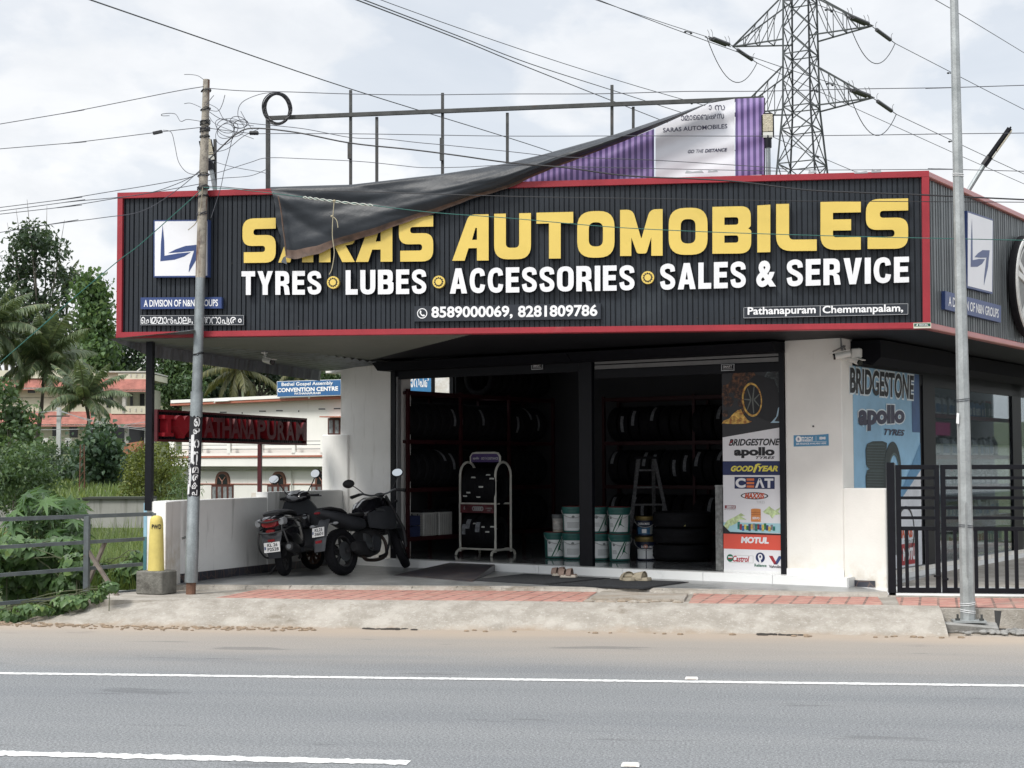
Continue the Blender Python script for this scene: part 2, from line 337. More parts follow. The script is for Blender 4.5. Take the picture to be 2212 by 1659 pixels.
# procedural grounds -------------------------------------------------------------
def ground_mat(name, build):
    m = bpy.data.materials.new(name); m.use_nodes = True; t = m.node_tree; N, L = t.nodes, t.links; b = N['Principled BSDF']
    tcn = N.new('ShaderNodeTexCoord')
    class H: pass
    h = H(); h.N, h.L, h.b = N, L, b
    def vec(scale=(1, 1, 1), rot=0):
        mp = N.new('ShaderNodeMapping'); mp.inputs['Scale'].default_value = scale; mp.inputs['Rotation'].default_value = (0, 0, rot); L.new(tcn.outputs['Object'], mp.inputs[0]); return mp.outputs[0]
    def noise(s, d=6, r=.6, v=None):
        n = N.new('ShaderNodeTexNoise'); n.inputs['Scale'].default_value = s; n.inputs['Detail'].default_value = d; n.inputs['Roughness'].default_value = r
        L.new(v if v else tcn.outputs['Object'], n.inputs['Vector']); return n.outputs['Fac']
    def mr(src, a, b2, lo=0, hi=1):
        x = N.new('ShaderNodeMapRange'); x.interpolation_type = 'SMOOTHSTEP'; x.inputs[1].default_value = a; x.inputs[2].default_value = b2; x.inputs[3].default_value = lo; x.inputs[4].default_value = hi; L.new(src, x.inputs[0]); return x.outputs[0]
    def mix(f, a, bb, mode='MIX'):
        x = N.new('ShaderNodeMix'); x.data_type = 'RGBA'; x.blend_type = mode
        for s, y in ((x.inputs[0], f), (x.inputs[6], a), (x.inputs[7], bb)):
            if isinstance(y, bpy.types.NodeSocket): L.new(y, s)
            elif isinstance(y, (tuple, list)): s.default_value = (*y[:3], 1)
            else: s.default_value = y
        return x.outputs[2]
    def math_(op, a, bb=0):
        x = N.new('ShaderNodeMath'); x.operation = op
        for s, y in ((x.inputs[0], a), (x.inputs[1], bb)):
            if isinstance(y, bpy.types.NodeSocket): L.new(y, s)
            else: s.default_value = y
        return x.outputs[0]
    def bump(src, st, dist=.02):
        x = N.new('ShaderNodeBump'); x.inputs['Strength'].default_value = st; x.inputs['Distance'].default_value = dist; L.new(src, x.inputs['Height']); L.new(x.outputs[0], b.inputs['Normal'])
    sp = N.new('ShaderNodeSeparateXYZ'); L.new(tcn.outputs['Object'], sp.inputs[0])
    h.vec, h.noise, h.mr, h.mix, h.math, h.bump, h.xyz = vec, noise, mr, mix, math_, bump, sp.outputs
    col = build(h); L.new(col, b.inputs['Base Color']); return m
def _asphalt(h):
    g = h.mix(h.mr(h.noise(55, 3, .8), .36, .66), (.100, .1055, .1085), (.268, .275, .278))
    g = h.mix(h.mr(h.noise(100, 2, .7), .60, .70), g, (.47, .475, .475))
    for yc in (9.0, 10.4, 11.6, 12.9): g = h.mix(h.math('MULTIPLY', h.mr(h.math('ABSOLUTE', h.math('SUBTRACT', h.math('ADD', h.xyz[1], h.math('MULTIPLY', h.noise(.6, 3, .5, h.vec((.1, 1, 1))), .8)), yc + .4)), .42, .0), h.noise(.8, 5, .7, h.vec((.25, 1, 1)))), g, h.mix(1, g, (.87, .88, .89), 'MULTIPLY'))
    g = h.mix(h.mr(h.noise(1.1, 4, .6, h.vec((.12, 1, 1))), .4, .7), g, h.mix(1, g, (.86, .87, .89), 'MULTIPLY'))
    # brown dust blown in from the verge: full by the kerb, thinning towards the carriageway
    y = h.math('ADD', h.xyz[1], h.math('MULTIPLY', h.math('SUBTRACT', h.noise(.5, 6, .62, h.vec((.35, 1.4, 1))), .5), 3.4))
    d = h.mr(y, 13.2, 17.0, 0, .70)
    g = h.mix(d, g, (.355, .305, .25))
    st = h.mr(h.noise(.9, 5, .6, h.vec((.5, 2.2, 1))), .63, .67)
    g = h.mix(h.math('MULTIPLY', st, .4), g, (.07, .072, .075))
    y2 = h.math('ADD', h.xyz[1], h.math('MULTIPLY', h.math('SUBTRACT', h.noise(.8, 7, .65, h.vec((.3, 1, 1))), .5), 1.5))
    g = h.mix(h.mr(y2, 16.35, 17.3, 0, .6), g, (.42, .335, .255))
    h.b.inputs['Roughness'].default_value = .85; h.bump(h.noise(120, 3, .8), .5, .01); return g
def _apron(h):
    g = h.mix(h.mr(h.noise(3, 8, .65), .35, .7), (.295, .268, .228), (.44, .408, .36))
    g = h.mix(h.mr(h.noise(26, 5, .7), .52, .75), g, (.51, .48, .435))
    g = h.mix(h.mr(h.noise(1.7, 8, .7), .55, .72), g, (.21, .18, .14))
    z = h.math('ADD', h.xyz[2], h.math('MULTIPLY', h.math('SUBTRACT', h.noise(2.2, 6, .6), .5), .22))
    g = h.mix(h.mr(z, .06, -.05, 0, .85), g, (.31, .235, .165))
    h.b.inputs['Roughness'].default_value = .95; h.bump(h.noise(30, 8, .7), .7, .03); return g
def _paver(h):
    br = h.N.new('ShaderNodeTexBrick'); h.L.new(h.vec((1, 1, 1), math.pi / 2 + .12), br.inputs['Vector']); br.inputs['Scale'].default_value = 1
    br.inputs['Brick Width'].default_value = .24; br.inputs['Row Height'].default_value = .21; br.inputs['Mortar Size'].default_value = .016; br.offset = .5
    br.inputs['Color1'].default_value = (.40, .175, .14, 1); br.inputs['Color2'].default_value = (.47, .235, .195, 1); br.inputs['Mortar'].default_value = (.16, .10, .085, 1)
    g = h.mix(h.mr(h.noise(9, 6, .7), .4, .75), br.outputs['Color'], (.50, .32, .25))
    g = h.mix(h.mr(h.noise(1.2, 7, .6), .55, .75), g, (.36, .26, .21))
    h.b.inputs['Roughness'].default_value = .9; h.bump(br.outputs['Fac'], -.6, .02); return g
def _crazy(h, c=(.15, .158, .162), line=(.36, .34, .31)):
    v = h.N.new('ShaderNodeTexVoronoi'); v.feature = 'DISTANCE_TO_EDGE'; v.inputs['Scale'].default_value = 5.5; h.L.new(h.vec(), v.inputs['Vector'])
    w2 = h.N.new('ShaderNodeTexWave'); w2.wave_type = 'RINGS'; w2.inputs['Scale'].default_value = 1.7; w2.inputs['Distortion'].default_value = 3; h.L.new(h.vec(), w2.inputs['Vector'])
    g = h.mix(h.mr(h.noise(3, 5, .6), .35, .7), c, [x * 1.7 for x in c])
    e = h.math('MAXIMUM', h.mr(v.outputs['Distance'], .035, .012), h.mr(w2.outputs['Fac'], .965, .99))
    g = h.mix(h.math('MULTIPLY', e, .6), g, line)
    g = h.mix(h.mr(h.noise(.7, 5, .6), .45, .75, 0, .5), g, (.20, .19, .17))
    h.b.inputs['Roughness'].default_value = .3; h.b.inputs['Specular IOR Level'].default_value = .5; return g
def _soil(h):
    g = h.mix(h.mr(h.noise(.9, 8, .65), .4, .62), (.045, .055, .028), (.075, .105, .035))
    g = h.mix(h.mr(h.noise(14, 6, .7), .45, .7), g, (.11, .12, .055))
    g = h.mix(h.mr(h.noise(.35, 6, .6), .62, .68), g, (.22, .12, .07)); h.b.inputs['Roughness'].default_value = 1; h.bump(h.noise(8, 8, .7), .8, .1); return g
def _gloss(h):
    br = h.N.new('ShaderNodeTexBrick'); h.L.new(h.vec((1, 1, 1), -SA_), br.inputs['Vector']); br.offset = 0; br.inputs['Scale'].default_value = 1
    br.inputs['Brick Width'].default_value = .8; br.inputs['Row Height'].default_value = .8; br.inputs['Mortar Size'].default_value = .004
    br.inputs['Color1'].default_value = (.22, .23, .235, 1); br.inputs['Color2'].default_value = (.24, .25, .255, 1); br.inputs['Mortar'].default_value = (.10, .10, .10, 1)
    h.b.inputs['Roughness'].default_value = .09; return h.mix(h.mr(h.noise(1.2, 5, .6), .4, .7, 0, .4), br.outputs['Color'], (.15, .155, .16))
m_asphalt = ground_mat('worn_asphalt', _asphalt); m_apron = ground_mat('weathered_concrete', _apron); m_paver = ground_mat('red_pavers', _paver)
m_crazy = ground_mat('dark_patterned_floor', _crazy); m_ramp = ground_mat('crazy_stone', lambda h: _crazy(h, (.026, .028, .038), (.17, .11, .085)))
m_soil = ground_mat('grassy_soil', _soil); m_gloss = ground_mat('glossy_floor_tile', _gloss)
# ---------------------------------------------------------------- the setting: road, kerb apron, pavement, forecourt, land
def lerp(x, xs, ys): return float(np.interp(x, xs, ys))
def land(X, Y):
    """height of the land: falls off the road into a damp field on the left, then rises to a hill"""
    left = lerp(Y, [-60, 16.8, 17.6, 18.6, 21, 30, 46, 52, 70, 88, 104, 128, 150, 200, 300, 700], [-.1, -.1, -.14, -.45, -.95, -1.25, -1.3, .3, .75, 1.1, 2.7, 3.6, 3.9, 8, 20, 40])
    mid = lerp(Y, [-60, 17, 22, 30, 110, 140, 200, 300, 700], [-.1, -.1, -.1, -2.2, -2.4, 1.5, 8, 20, 40])
    edge = np.interp(Y, [0, 19, 26, 60, 88, 140], [-7.9, -7.9, -10, -23, -34, -52]); s = min(1, max(0, (X - edge) / (1.2 + Y * .02))); s = s * s * (3 - 2 * s)
    if X > -7: mid = lerp(Y, [-60, 20, 60, 200, 700], [-.1, -.1, -.3, 3, 20])
    return left * (1 - s) + mid * s
xs = np.concatenate([np.linspace(-400, -60, 14), np.linspace(-56, -14, 36), np.linspace(-13, 4, 52), np.linspace(6, 400, 20)])
ys = np.concatenate([np.linspace(-60, 14, 6), np.linspace(16.5, 24, 26), np.linspace(25, 130, 72), np.linspace(140, 700, 22)])
b = MB(); rr = random.Random(3)
b.v = [Vector((x, y, land(x, y) + (rr.uniform(-.05, .05) if y > 19 else 0))) for y in ys for x in xs]; nx = len(xs)
b.f = [(j * nx + i, j * nx + i + 1, (j + 1) * nx + i + 1, (j + 1) * nx + i) for j in range(len(ys) - 1) for i in range(nx - 1)]
structure(b.build('ground', m_soil, smooth=180))
b = MB(); b.add([(-300, -30, 0), (300, -30, 0), (300, 17.45, 0), (-300, 17.45, 0)], [(0, 1, 2, 3)])
structure(b.build('road', m_asphalt))
m_line = M('worn_road_paint', (.72, .72, .70), .7, nz=(3, .05), fine=(90, .12), stain=(34, (.27, .27, .265), .50, .62))
def ragged(x0, x1, yf, wd, step=.035, amp=.011, z=.004):
    n = max(2, int((x1 - x0) / step)); v = []
    for i in range(n + 1):
        x = x0 + (x1 - x0) * i / n; v += [(x, yf(x) - wd / 2 + random.uniform(-amp, amp), z), (x, yf(x) + wd / 2 + random.uniform(-amp, amp), z)]
    return MB().add(v, [(2 * i, 2 * i + 2, 2 * i + 3, 2 * i + 1) for i in range(n)])
structure(ragged(-26, 24, lambda x: 13.54 + .0425 * x, .125).build('edge_line_marking', m_line))
for x0, x1 in ((-11.5, -2.13), (4.2, 13), (-26, -17)):
    structure(ragged(x0, x1, lambda x: 9.69 + .0205 * x, .155, amp=.02).build('centre_line_marking', m_line))
# sloping concrete apron along the kerb, its left end tapering down into the ditch
def apron_top(x): return 18.13 + .10 * math.sin(x * 1.7) * .4
b = MB(); n = 110; rows = 9; X0, X1 = -8.72, 2.19
for i in range(n + 1):
    q = i / n; x = X0 + (X1 - X0) * q
    e = min(1, max(0, (x + 8.75) / 1.75)); e = e ** .75                       # taper at the left end
    foot = 17.33 + .05 * math.sin(2.1 * x) + .03 * math.sin(7.3 * x + 1); top = apron_top(x); zt = .25 * e + .02
    for j in range(rows + 1):
        t = j / rows; y = foot + (top - foot) * t; z = -.02 + (zt + .02) * (1 - (1 - t) ** 1.5) + (random.uniform(-.007, .007) if 0 < j < rows else 0)
        b.v.append(Vector((x, y, z)))
b.f = [(i * (rows + 1) + j, (i + 1) * (rows + 1) + j, (i + 1) * (rows + 1) + j + 1, i * (rows + 1) + j + 1) for i in range(n) for j in range(rows)]
structure(b.build('kerb_apron', m_apron, smooth=60))
# concrete bed behind it (pavers and forecourt lie on this)
b = MB(); pts = [(-8.25, 18.0), (-7.6, 18.0), (26, 18.0), (26, 20.3), (-7.2, 20.3), (-7.75, 19.6), (-8.2, 18.8)]
b.poly(Fr((0, 0, 0), (1, 0, 0), (0, 1, 0), UP), pts, -.4, .246)
structure(b.build('pavement_bed', m_apron))
b = MB(); fg = Fr((0, 0, 0), (1, 0, 0), (0, 1, 0), UP)
def gpx(u, v, z=.25): p = G(u, v, z); return (p.x, p.y)
b.poly(fg, [gpx(442, 1296), gpx(1255, 1302), gpx(1290, 1279), gpx(640, 1270), gpx(560, 1273)], .252)
b.poly(fg, [gpx(1487, 1304), gpx(1912, 1311), gpx(1895, 1289), gpx(1500, 1281)], .252)
b.poly(fg, [gpx(1945, 1311), (26, 18.15), (26, 19.5), gpx(1935, 1290)], .252)
structure(b.build('pavement', m_paver))
b = MB(); b.poly(fg, [gpx(1277, 1296), gpx(1478, 1299), gpx(1486, 1286), gpx(1300, 1281)], .246, .275)
for k in range(9): 
    p = G(1272 + k * 24, 1300 + random.uniform(-2, 2), .25); b.ell(p, (.07, .05, .03), n=7, m=5)
tag(b.build('drain_cover', m_apron, base=G(1380, 1290, .25)), 'rough concrete drain slab set between the red pavers', 'drain cover')
fl = [(-7.75, 19.72), (-3.0, 19.98), (-1.2, 19.92), (1.15, 19.55), (1.75, 19.62)]
b = MB(); b.poly(fg, fl + [(1.25, 20.9), (-6.2, 25.2), (-6.6, 24.6), (-7.5, 20.6)], .05, .300)
structure(b.build('forecourt_floor', m_crazy))
b = MB()
for i in range(len(fl) - 1):
    (x0, y0), (x1, y1) = fl[i], fl[i + 1]
    n = int((x1 - x0) / .15) + 1
    for k in range(n):
        a, c = x0 + (x1 - x0) * k / n, x0 + (x1 - x0) * (k + 1) / n; ya, yc = y0 + (y1 - y0) * k / n, y0 + (y1 - y0) * (k + 1) / n
        r1, r2 = random.uniform(-.012, .012), random.uniform(0, .05)
        b.hexa([(a, ya - .15 - r2, .2), (c, yc - .15 - r2, .2), (c, yc - .003, .2), (a, ya - .003, .2)], [(a, ya - .13, .285 + r1), (c, yc - .13, .285 + r1), (c, yc - .003, .302), (a, ya - .003, .302)])
structure(b.build('forecourt_edge', m_apron))
# loose soil washed along the foot of the apron
m_dirt = M('loose_brown_soil', (.31, .235, .165), 1, nz=(9, .35), bump=(60, .8), fine=(120, .3))
b = MB(); rr = random.Random(5)
for k in range(420):
    x = -9.5 + rr.random() ** 1.3 * 4.6; y = 17.22 + rr.gauss(0, .13) + (.10 if x < -7.5 else 0); s = rr.uniform(.006, .024)
    b.ell((x, y, .004 + s * .15), (s * 1.8, s, s * .55), n=5, m=4)
for k in range(24):
    x = rr.uniform(-3.5, 2.6); s = rr.uniform(.01, .03); b.ell((x, 17.25 + rr.gauss(0, .05), .006), (s * 1.6, s, s * .6), n=5, m=4)
bs = b; b = MB()
for x0, y0, ln_, k_ in ((-4.4, 17.335, 1.0, 1), (.15, 17.29, .5, 2)):
    for i in range(int(ln_ * 26)): b.ell((x0 + ln_ * rr.random(), y0 + .03 * math.sin(i) + rr.uniform(-.02, .02), .008), (.05 * rr.uniform(.5, 1.5), .012, .014 * rr.uniform(.4, 1.2)), n=5, m=4)
o = b.build('kerb_crack_shade', M('dark_crack_shade', (.05, .045, .04), 1)); o['kind'] = 'stuff'; b = bs  # dark blobs stand in for the shade inside cracks at the kerb foot
o = b.build('verge_soil', m_dirt); o['kind'] = 'stuff'
b = MB(); b.add([(2.0, 17.3, -.004), (26, 17.3, -.004), (26, 18.02, .006), (2.0, 18.02, .006)], [(0, 1, 2, 3)]); structure(b.build('verge', m_apron))
# ---------------------------------------------------------------- the tyre shop
shop = thing('tyre_shop', 'white walled tyre shop with two open black roller shutters under a wide black canopy', 'shop', C0)
def SWz(u, v, b=0): x, z = F_SHOP.off(-b).px(u, v); return z
def SWa(u, v, b=0): return F_SHOP.off(-b).px(u, v)[0]
def SDb(u, v, a=0): return F_SIDE.off(a).px(u, v)[0]
def SDz(u, v, a=0): return F_SIDE.off(a).px(u, v)[1]
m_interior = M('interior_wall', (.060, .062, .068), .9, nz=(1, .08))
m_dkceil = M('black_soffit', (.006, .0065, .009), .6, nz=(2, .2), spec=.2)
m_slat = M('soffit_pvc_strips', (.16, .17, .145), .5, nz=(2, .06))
PA0, PA1 = SWa(735, 1000), SWa(846, 1000)
b = MB(); b.sbox(PA0, PA1, 0, .5, .41, 3.56); b.build('column', m_white, shop, bevel=.012)
b = MB(); b.sbox(SWa(701, 760), PA0, .02, .5, SWz(715, 806), 3.56); b.build('beam', m_white, shop, bevel=.01)
b = MB(); b.sbox(SWa(695, 1000, -.04), SWa(751, 1000, -.04), -.04, .30, .2, SWz(720, 939, -.04)); b.build('wing_wall', m_white, shop, bevel=.012)
b = MB(); b.sbox(-.81, 0, 0, .385, .41, 3.56); b.build('column', m_plaster, shop, bevel=.01)
b = MB(); b.sbox(.0, .573, .004, .20, .1, 1.575); b.build('low_wall', m_plaster, shop, bevel=.01)
b = MB(); b.sbox(-.81, -.001, -.012, 0, .41, .50); b.build('tile_skirting', m_tile, shop)
# room behind the shutters, with a window gap high in its left wall
B1 = 5.4; LW = PA0 + .15; fLW = F_SIDE.off(LW); WZ0, WZ1 = 3.13, 3.6; WB0, WB1 = fLW.px(868, 830)[0], fLW.px(985, 830)[0]
b = MB()
b.sbox(PA0, LW, .5, WB0, .0, 3.9); b.sbox(PA0, LW, WB0, WB1, 0, WZ0); b.sbox(PA0, LW, WB0, WB1, WZ1, 3.9); b.sbox(PA0, LW, WB1, B1 + .2, 0, 3.9)
b.sbox(LW, -.86, B1, B1 + .2, 0, 3.9); b.sbox(-.86, -.80, .4, B1 + .2, 0, 3.9)
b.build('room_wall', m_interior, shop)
wf = MB(); wf.sbox(LW - .1, LW - .04, WB0, WB1, WZ0 - .02, WZ0 + .025)
for q in (WB0 - .0, fLW.px(884, 825)[0], fLW.px(941, 825)[0], WB1 - .035): wf.sbox(LW - .10, LW - .04, q, q + .035, WZ0, WZ1)
wf.build('window_frame', m_black, shop)
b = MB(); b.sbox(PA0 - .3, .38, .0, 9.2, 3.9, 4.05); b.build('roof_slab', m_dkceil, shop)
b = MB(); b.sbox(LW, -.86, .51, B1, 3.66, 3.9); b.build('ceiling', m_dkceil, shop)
b = MB(); b.sbox(PA0, 0, -.204, B1 + .2, .2, .41); b.build('floor', m_gloss, shop)
b = MB(); k = 0
edges = [PA0 - .1] + [SWa(u, 1240, -.2) for u in (905, 1073, 1165, 1347, 1520, 1670)] + [.146]
for i in range(len(edges) - 1): b.sbox(edges[i] + .003, edges[i + 1] - .003, -.222, -.206, .285, .418); b.sbox(edges[i] + .003, edges[i + 1] - .003, -.206, 0, .40, .418)
b.sbox(.128, .146, -.222, .12, .285, .418); b.build('tile_step', m_tile, shop)
b = MB(); b.sbox(-.05, .12, -.2, .2, .1, .40); b.sbox(.147, .42, -.02, .003, .2, .38); b.build('stone_skirting', m_ramp, shop)
# black posts, guide rails, shutter boxes
MA0, MA1 = -4.075, -3.825
b = MB(); b.sbox(MA0, MA1 - .03, -.02, .07, .41, 3.6); b.build('pillar', m_black, shop, bevel=.008)
b = MB(); b.sbox(PA1, PA1 + .09, -.03, .12, .41, 3.5); b.build('shutter_guide', m_black, shop)
b = MB(); b.sbox(PA1 + .092, PA1 + .115, .0, .1, .41, 3.3); b.build('shutter_guide', m_alu, shop)
b = MB(); b.sbox(-.885, -.812, -.03, .12, .41, 3.5); b.build('shutter_guide', m_black, shop)
def housing(a0, a1, z0, z1):
    prof = [(.1, z0), (-.32, z0), (-.46, z0 + .12), (-.46, z1 - .02), (-.32, z1), (.1, z1)]
    return MB().loft([[S(a, p[0], p[1]) for p in prof] for a in (a0, a1)])
HB = -.46
zl = SWz(803, 800, HB); housing(SWa(803, 780, HB), MA0 + .06, zl, 3.53).build('shutter_box', m_blackmatt, shop)
zr = SWz(1683, 757, HB); housing(MA0 + .075, -.80, zr, 3.53).build('shutter_box', m_blackmatt, shop)
zb0, zb1 = SWz(1054, 811), SWz(1054, 790); b = MB(); b.sbox(PA1 + .09, MA0, .02, .07, zb0, zl + .05)
bar1 = b.build('shutter_bottom_bar', m_black, shop)
zs0, zs1 = SWz(1480, 791), SWz(1480, 768)
b = MB()
for i in range(2): b.sbox(MA1, -.885, .03, .06, zs0 + (zs1 - zs0) / 2 * i + .012, zs0 + (zs1 - zs0) / 2 * (i + 1) - .006)
b.build('shutter_slats', M('grey_shutter_slat', (.17, .17, .17), .45, metal=.3), shop)
b = MB(); b.sbox(MA1, -.885, .06, .1, zs0, zr + .06); b.build('shutter_slats', m_dkceil, shop)
b = MB(); b.sbox(MA1, -.885, .02, .07, SWz(1480, 810), zs0); bar2 = b.build('shutter_bottom_bar', m_black, shop)
for par, (u, v) in ((bar1, (1160, 791)), (bar2, (1572, 793))):
    x, z = F_SHOP.px(u, v); b = MB(); b.rect(F_SHOP, x - .1, x + .1, z - .05, z + .04, -.015, .002); pl = b.build('maker_plate', m_alu, par)
    b = MB(); b.rect(F_SHOP, x - .09, x + .09, z - .04, z + .033, .004); b.build('plate_face', m_black, par)
    b = MB(); b.textr(F_SHOP, 'SMART', x - .07, x + .07, z - .012, z + .024, .006, bold=.02); b.rect(F_SHOP, x - .075, x + .075, z - .027, z - .021, .006); b.build('plate_lettering', M('silver_ink', (.5, .5, .5), .5), par)
# side front: poster wall, posts, plinth, glazed shopfront
SB0, SB1 = .385, SDb(1987, 900)
b = MB(); b.sbox(-.80, -.012, SB0, SB1 + .12, .3, 3.2); b.build('side_wall', m_black, shop)
PZ = SDz(2100, 1205, .02)
b = MB(); b.sbox(-.2, .035, SB0, 9.2, .0, PZ - .14); b.sbox(-.2, .05, SB0, 9.2, PZ - .135, PZ - .06); b.build('plinth', m_tile, shop)
b = MB(); b.sbox(-.2, .04, SB0, 9.2, PZ - .058, PZ); b.build('window_sill', m_white, shop)
gb = [SDb(u, 900) for u in (2025, 2064, 2178)] ; gz1 = SDz(2040, 812)
b = MB(); b.sbox(-.08, .01, SB1 + .12, SDb(2019, 900), PZ, 3.3); b.sbox(-.06, .0, SDb(2187, 900), SDb(2206, 900), PZ, 3.3); b.sbox(-.06, .0, 8.6, 8.75, PZ, 3.3); b.sbox(-.06, .0, SB1, 9.2, 3.05, 3.3); b.sbox(-.04, -.012, SDb(2082, 900), SDb(2082, 900) + .03, PZ, 3.06); b.build('shopfront_frame', m_black, shop)
m_glass = bpy.data.materials.new('shopfront_glass'); m_glass.use_nodes = True
_n = m_glass.node_tree; _n.nodes.clear(); _o = _n.nodes.new('ShaderNodeOutputMaterial'); _m = _n.nodes.new('ShaderNodeMixShader'); _t = _n.nodes.new('ShaderNodeBsdfTransparent'); _g = _n.nodes.new('ShaderNodeBsdfGlossy')
_f = _n.nodes.new('ShaderNodeFresnel'); _f.inputs[0].default_value = 1.5; _a = _n.nodes.new('ShaderNodeMath'); _a.operation = 'MULTIPLY_ADD'; _a.inputs[1].default_value = .6; _a.inputs[2].default_value = .02
_t.inputs[0].default_value = (.80, .84, .86, 1); _g.inputs['Roughness'].default_value = .015; _g.inputs['Color'].default_value = (.85, .88, .9, 1)
_n.links.new(_f.outputs[0], _a.inputs[0]); _n.links.new(_a.outputs[0], _m.inputs[0]); _n.links.new(_t.outputs[0], _m.inputs[1]); _n.links.new(_g.outputs[0], _m.inputs[2]); _n.links.new(_m.outputs[0], _o.inputs[0])
for q0, q1 in ((SDb(2019, 900), SDb(2187, 900)), (SDb(2206, 900), 8.6)):
    b = MB(); b.sbox(-.036, -.028, q0, q1, PZ, 3.06); b.build('window_pane', m_glass, shop)
b = MB(); b.sbox(-.86, -.82, SB1 + .12, 9.2, .3, 3.4); b.build('display_back', M('display_back_board', (.16, .16, .165), .7), shop)
b = MB(); b.loft([[S(p[0], q, p[1]) for p in [(-.05, 3.28), (.3, 3.2), (.42, 3.3), (.42, 3.53), (-.05, 3.53)]] for q in (.32, SB1 + .2)]); b.build('shutter_box', m_blackmatt, shop)
b = MB(); b.loft([[S(p[0], q, p[1]) for p in [(-.05, 3.3), (.25, 3.22), (.36, 3.32), (.36, 3.53), (-.05, 3.53)]] for q in (SB1 + .25, 9)]); b.build('shutter_box', m_blackmatt, shop)
b = MB(); z1 = SDz(1912, 782, .02)
b.sbox(.0, .03, .40, SB1 - .05, z1 + .02, z1 + .10); b.sbox(.0, .03, .40, SB1 - .05, z1 + .11, z1 + .18); b.build('shutter_slats', M('grey_shutter_slat', (.22, .22, .22), .45), shop)
b = MB(); b.sbox(.0, .035, .40, SB1 + .05, SDz(1912, 799, .02) , z1 + .015); b.build('shutter_bottom_bar', m_black, shop)
# canopy: soffit of pale strips on the left, black elsewhere, corrugated roof sheets over it
PL = CF0 = None
def CF(x, d, z=0): return Vector((x * math.cos(YAW) - d * math.sin(YAW), x * math.sin(YAW) + d * math.cos(YAW), z))
cl = PD(275, 731, 20.2); cr = PD(702, 789, 25.0)
ZS = 3.555
lf = [(-8.10, 19.06), (-3.4, 19.06), tuple(S(-7.9, -.3, 0)[:2]), tuple(S(-9.05, .05, 0)[:2]), (cr.x, cr.y)]
b = MB(); b.poly(fg, lf, ZS, ZS + .02)
for i in range(38):                       # strip joints
    q = i / 37; p0 = Vector((-8.10, 19.06, 0)).lerp(Vector((cr.x, cr.y, 0)), q); p1 = Vector((-3.4, 19.06, 0)).lerp(Vector((*S(-7.9, -.3, 0)[:2], 0)), q)
    b.bar(p0 + UP * (ZS - .003), p1 + UP * (ZS - .003), .02, .006)
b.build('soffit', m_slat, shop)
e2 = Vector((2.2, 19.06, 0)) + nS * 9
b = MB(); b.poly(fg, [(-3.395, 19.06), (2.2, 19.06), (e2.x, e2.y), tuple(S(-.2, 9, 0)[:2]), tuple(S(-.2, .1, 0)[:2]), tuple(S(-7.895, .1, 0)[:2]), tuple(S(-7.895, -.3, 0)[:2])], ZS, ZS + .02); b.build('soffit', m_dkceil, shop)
m_roof = M('corrugated_grey_roof', (.16, .175, .19), .5, metal=.3, nz=(3, .2), streak=(1.5, (.09, .09, .09), .5, .7))
b = MB(); n = 46; v = []
for i in range(n + 1):                    # wavy eave strip along the open left edge
    p = Vector((-8.22, 18.98, 0)).lerp(Vector((cr.x - .12, cr.y + .2, 0)), i / n); hh = 3.56 - .12 * (i / n); k = .03 * (i % 2)
    v += [(p.x + k, p.y, hh), (p.x - .02 + k, p.y, hh - .16 * min(1, i / 8)), (p.x + 1.2, p.y - .3, hh + .06 + k)]
b.add(v, [(3 * i, 3 * i + 3, 3 * i + 4, 3 * i + 1) for i in range(n)] + [(3 * i + 2, 3 * i + 5, 3 * i + 3, 3 * i) for i in range(n)]); b.build('eave_sheet', m_roof, shop)
b = MB(); b.poly(fg, [(-8.1, 19.08), (2.2, 19.08), (e2.x, e2.y), tuple(S(-9, 9, 0)[:2]), (cr.x, cr.y)], 4.3, 4.34); b.build('roof_sheet', m_roof, shop)
b = MB(); wtop = PD(322, 1083, 20.35); ptop = PD(330, 738, 20.35)
b.hexa(*[[Vector((wtop.x + dx, wtop.y + dy, z)) for dx, dy in ((-.045, -.045), (.045, -.045), (.045, .045), (-.045, .045))] for z in (1.3, 3.6)]); b.build('canopy_post', m_black, shop)
# ---------------------------------------------------------------- the big sign round the canopy
sign = thing('shop_sign', 'long black corrugated fascia sign in a red frame with big yellow letters SARAS AUTOMOBILES', 'shop sign', (-3, 19, 3.5))
TL, BL, TRc, BR = (253.4, 416.2), (250.5, 730.4), (2007, 368.3), (2010.4, 710.1)
q = [Vector(F_SIGN.px(*p)) for p in (BL, BR, TRc, TL)]       # corners of the face on the sign plane
def lerp2(a, bb, t): return (a[0] + (bb[0] - a[0]) * t, a[1] + (bb[1] - a[1]) * t)
fw = .072
def corrugated(fr, x0, x1, zb0, zb1, zt0, zt1, pitch, groove, depth, d):
    n = int((x1 - x0) / pitch); b = MB(); v = []; 
    prof = []
    for i in range(n):
        x = x0 + (x1 - x0) * i / n; s = (x1 - x0) / n; wv = 1 + .3 * ((i * 7) % 3 - 1)
        prof += [(x, 0), (x + s - groove * wv, 0), (x + s - groove * wv * .8, -depth), (x + s - groove * wv * .2, -depth)]
    prof.append((x1, 0))
    for x, dd in prof:
        t = (x - x0) / (x1 - x0); v += [fr.p(x, zb0 + (zb1 - zb0) * t, d + dd), fr.p(x, zt0 + (zt1 - zt0) * t, d + dd)]
    return b.add(v, [(2 * i, 2 * i + 2, 2 * i + 3, 2 * i + 1) for i in range(len(prof) - 1)])
corrugated(F_SIGN, q[0].x + .03, q[1].x - .03, q[0].y + .03, q[1].y + .03, q[3].y - .03, q[2].y - .03, .064, .015, .022, -.055).build('panel', m_slate, sign)
b = MB()
def frbar(b, fr, p0, p1, p2, p3, d0, d1): b.poly(fr, [p0, p1, p2, p3], d0, d1)
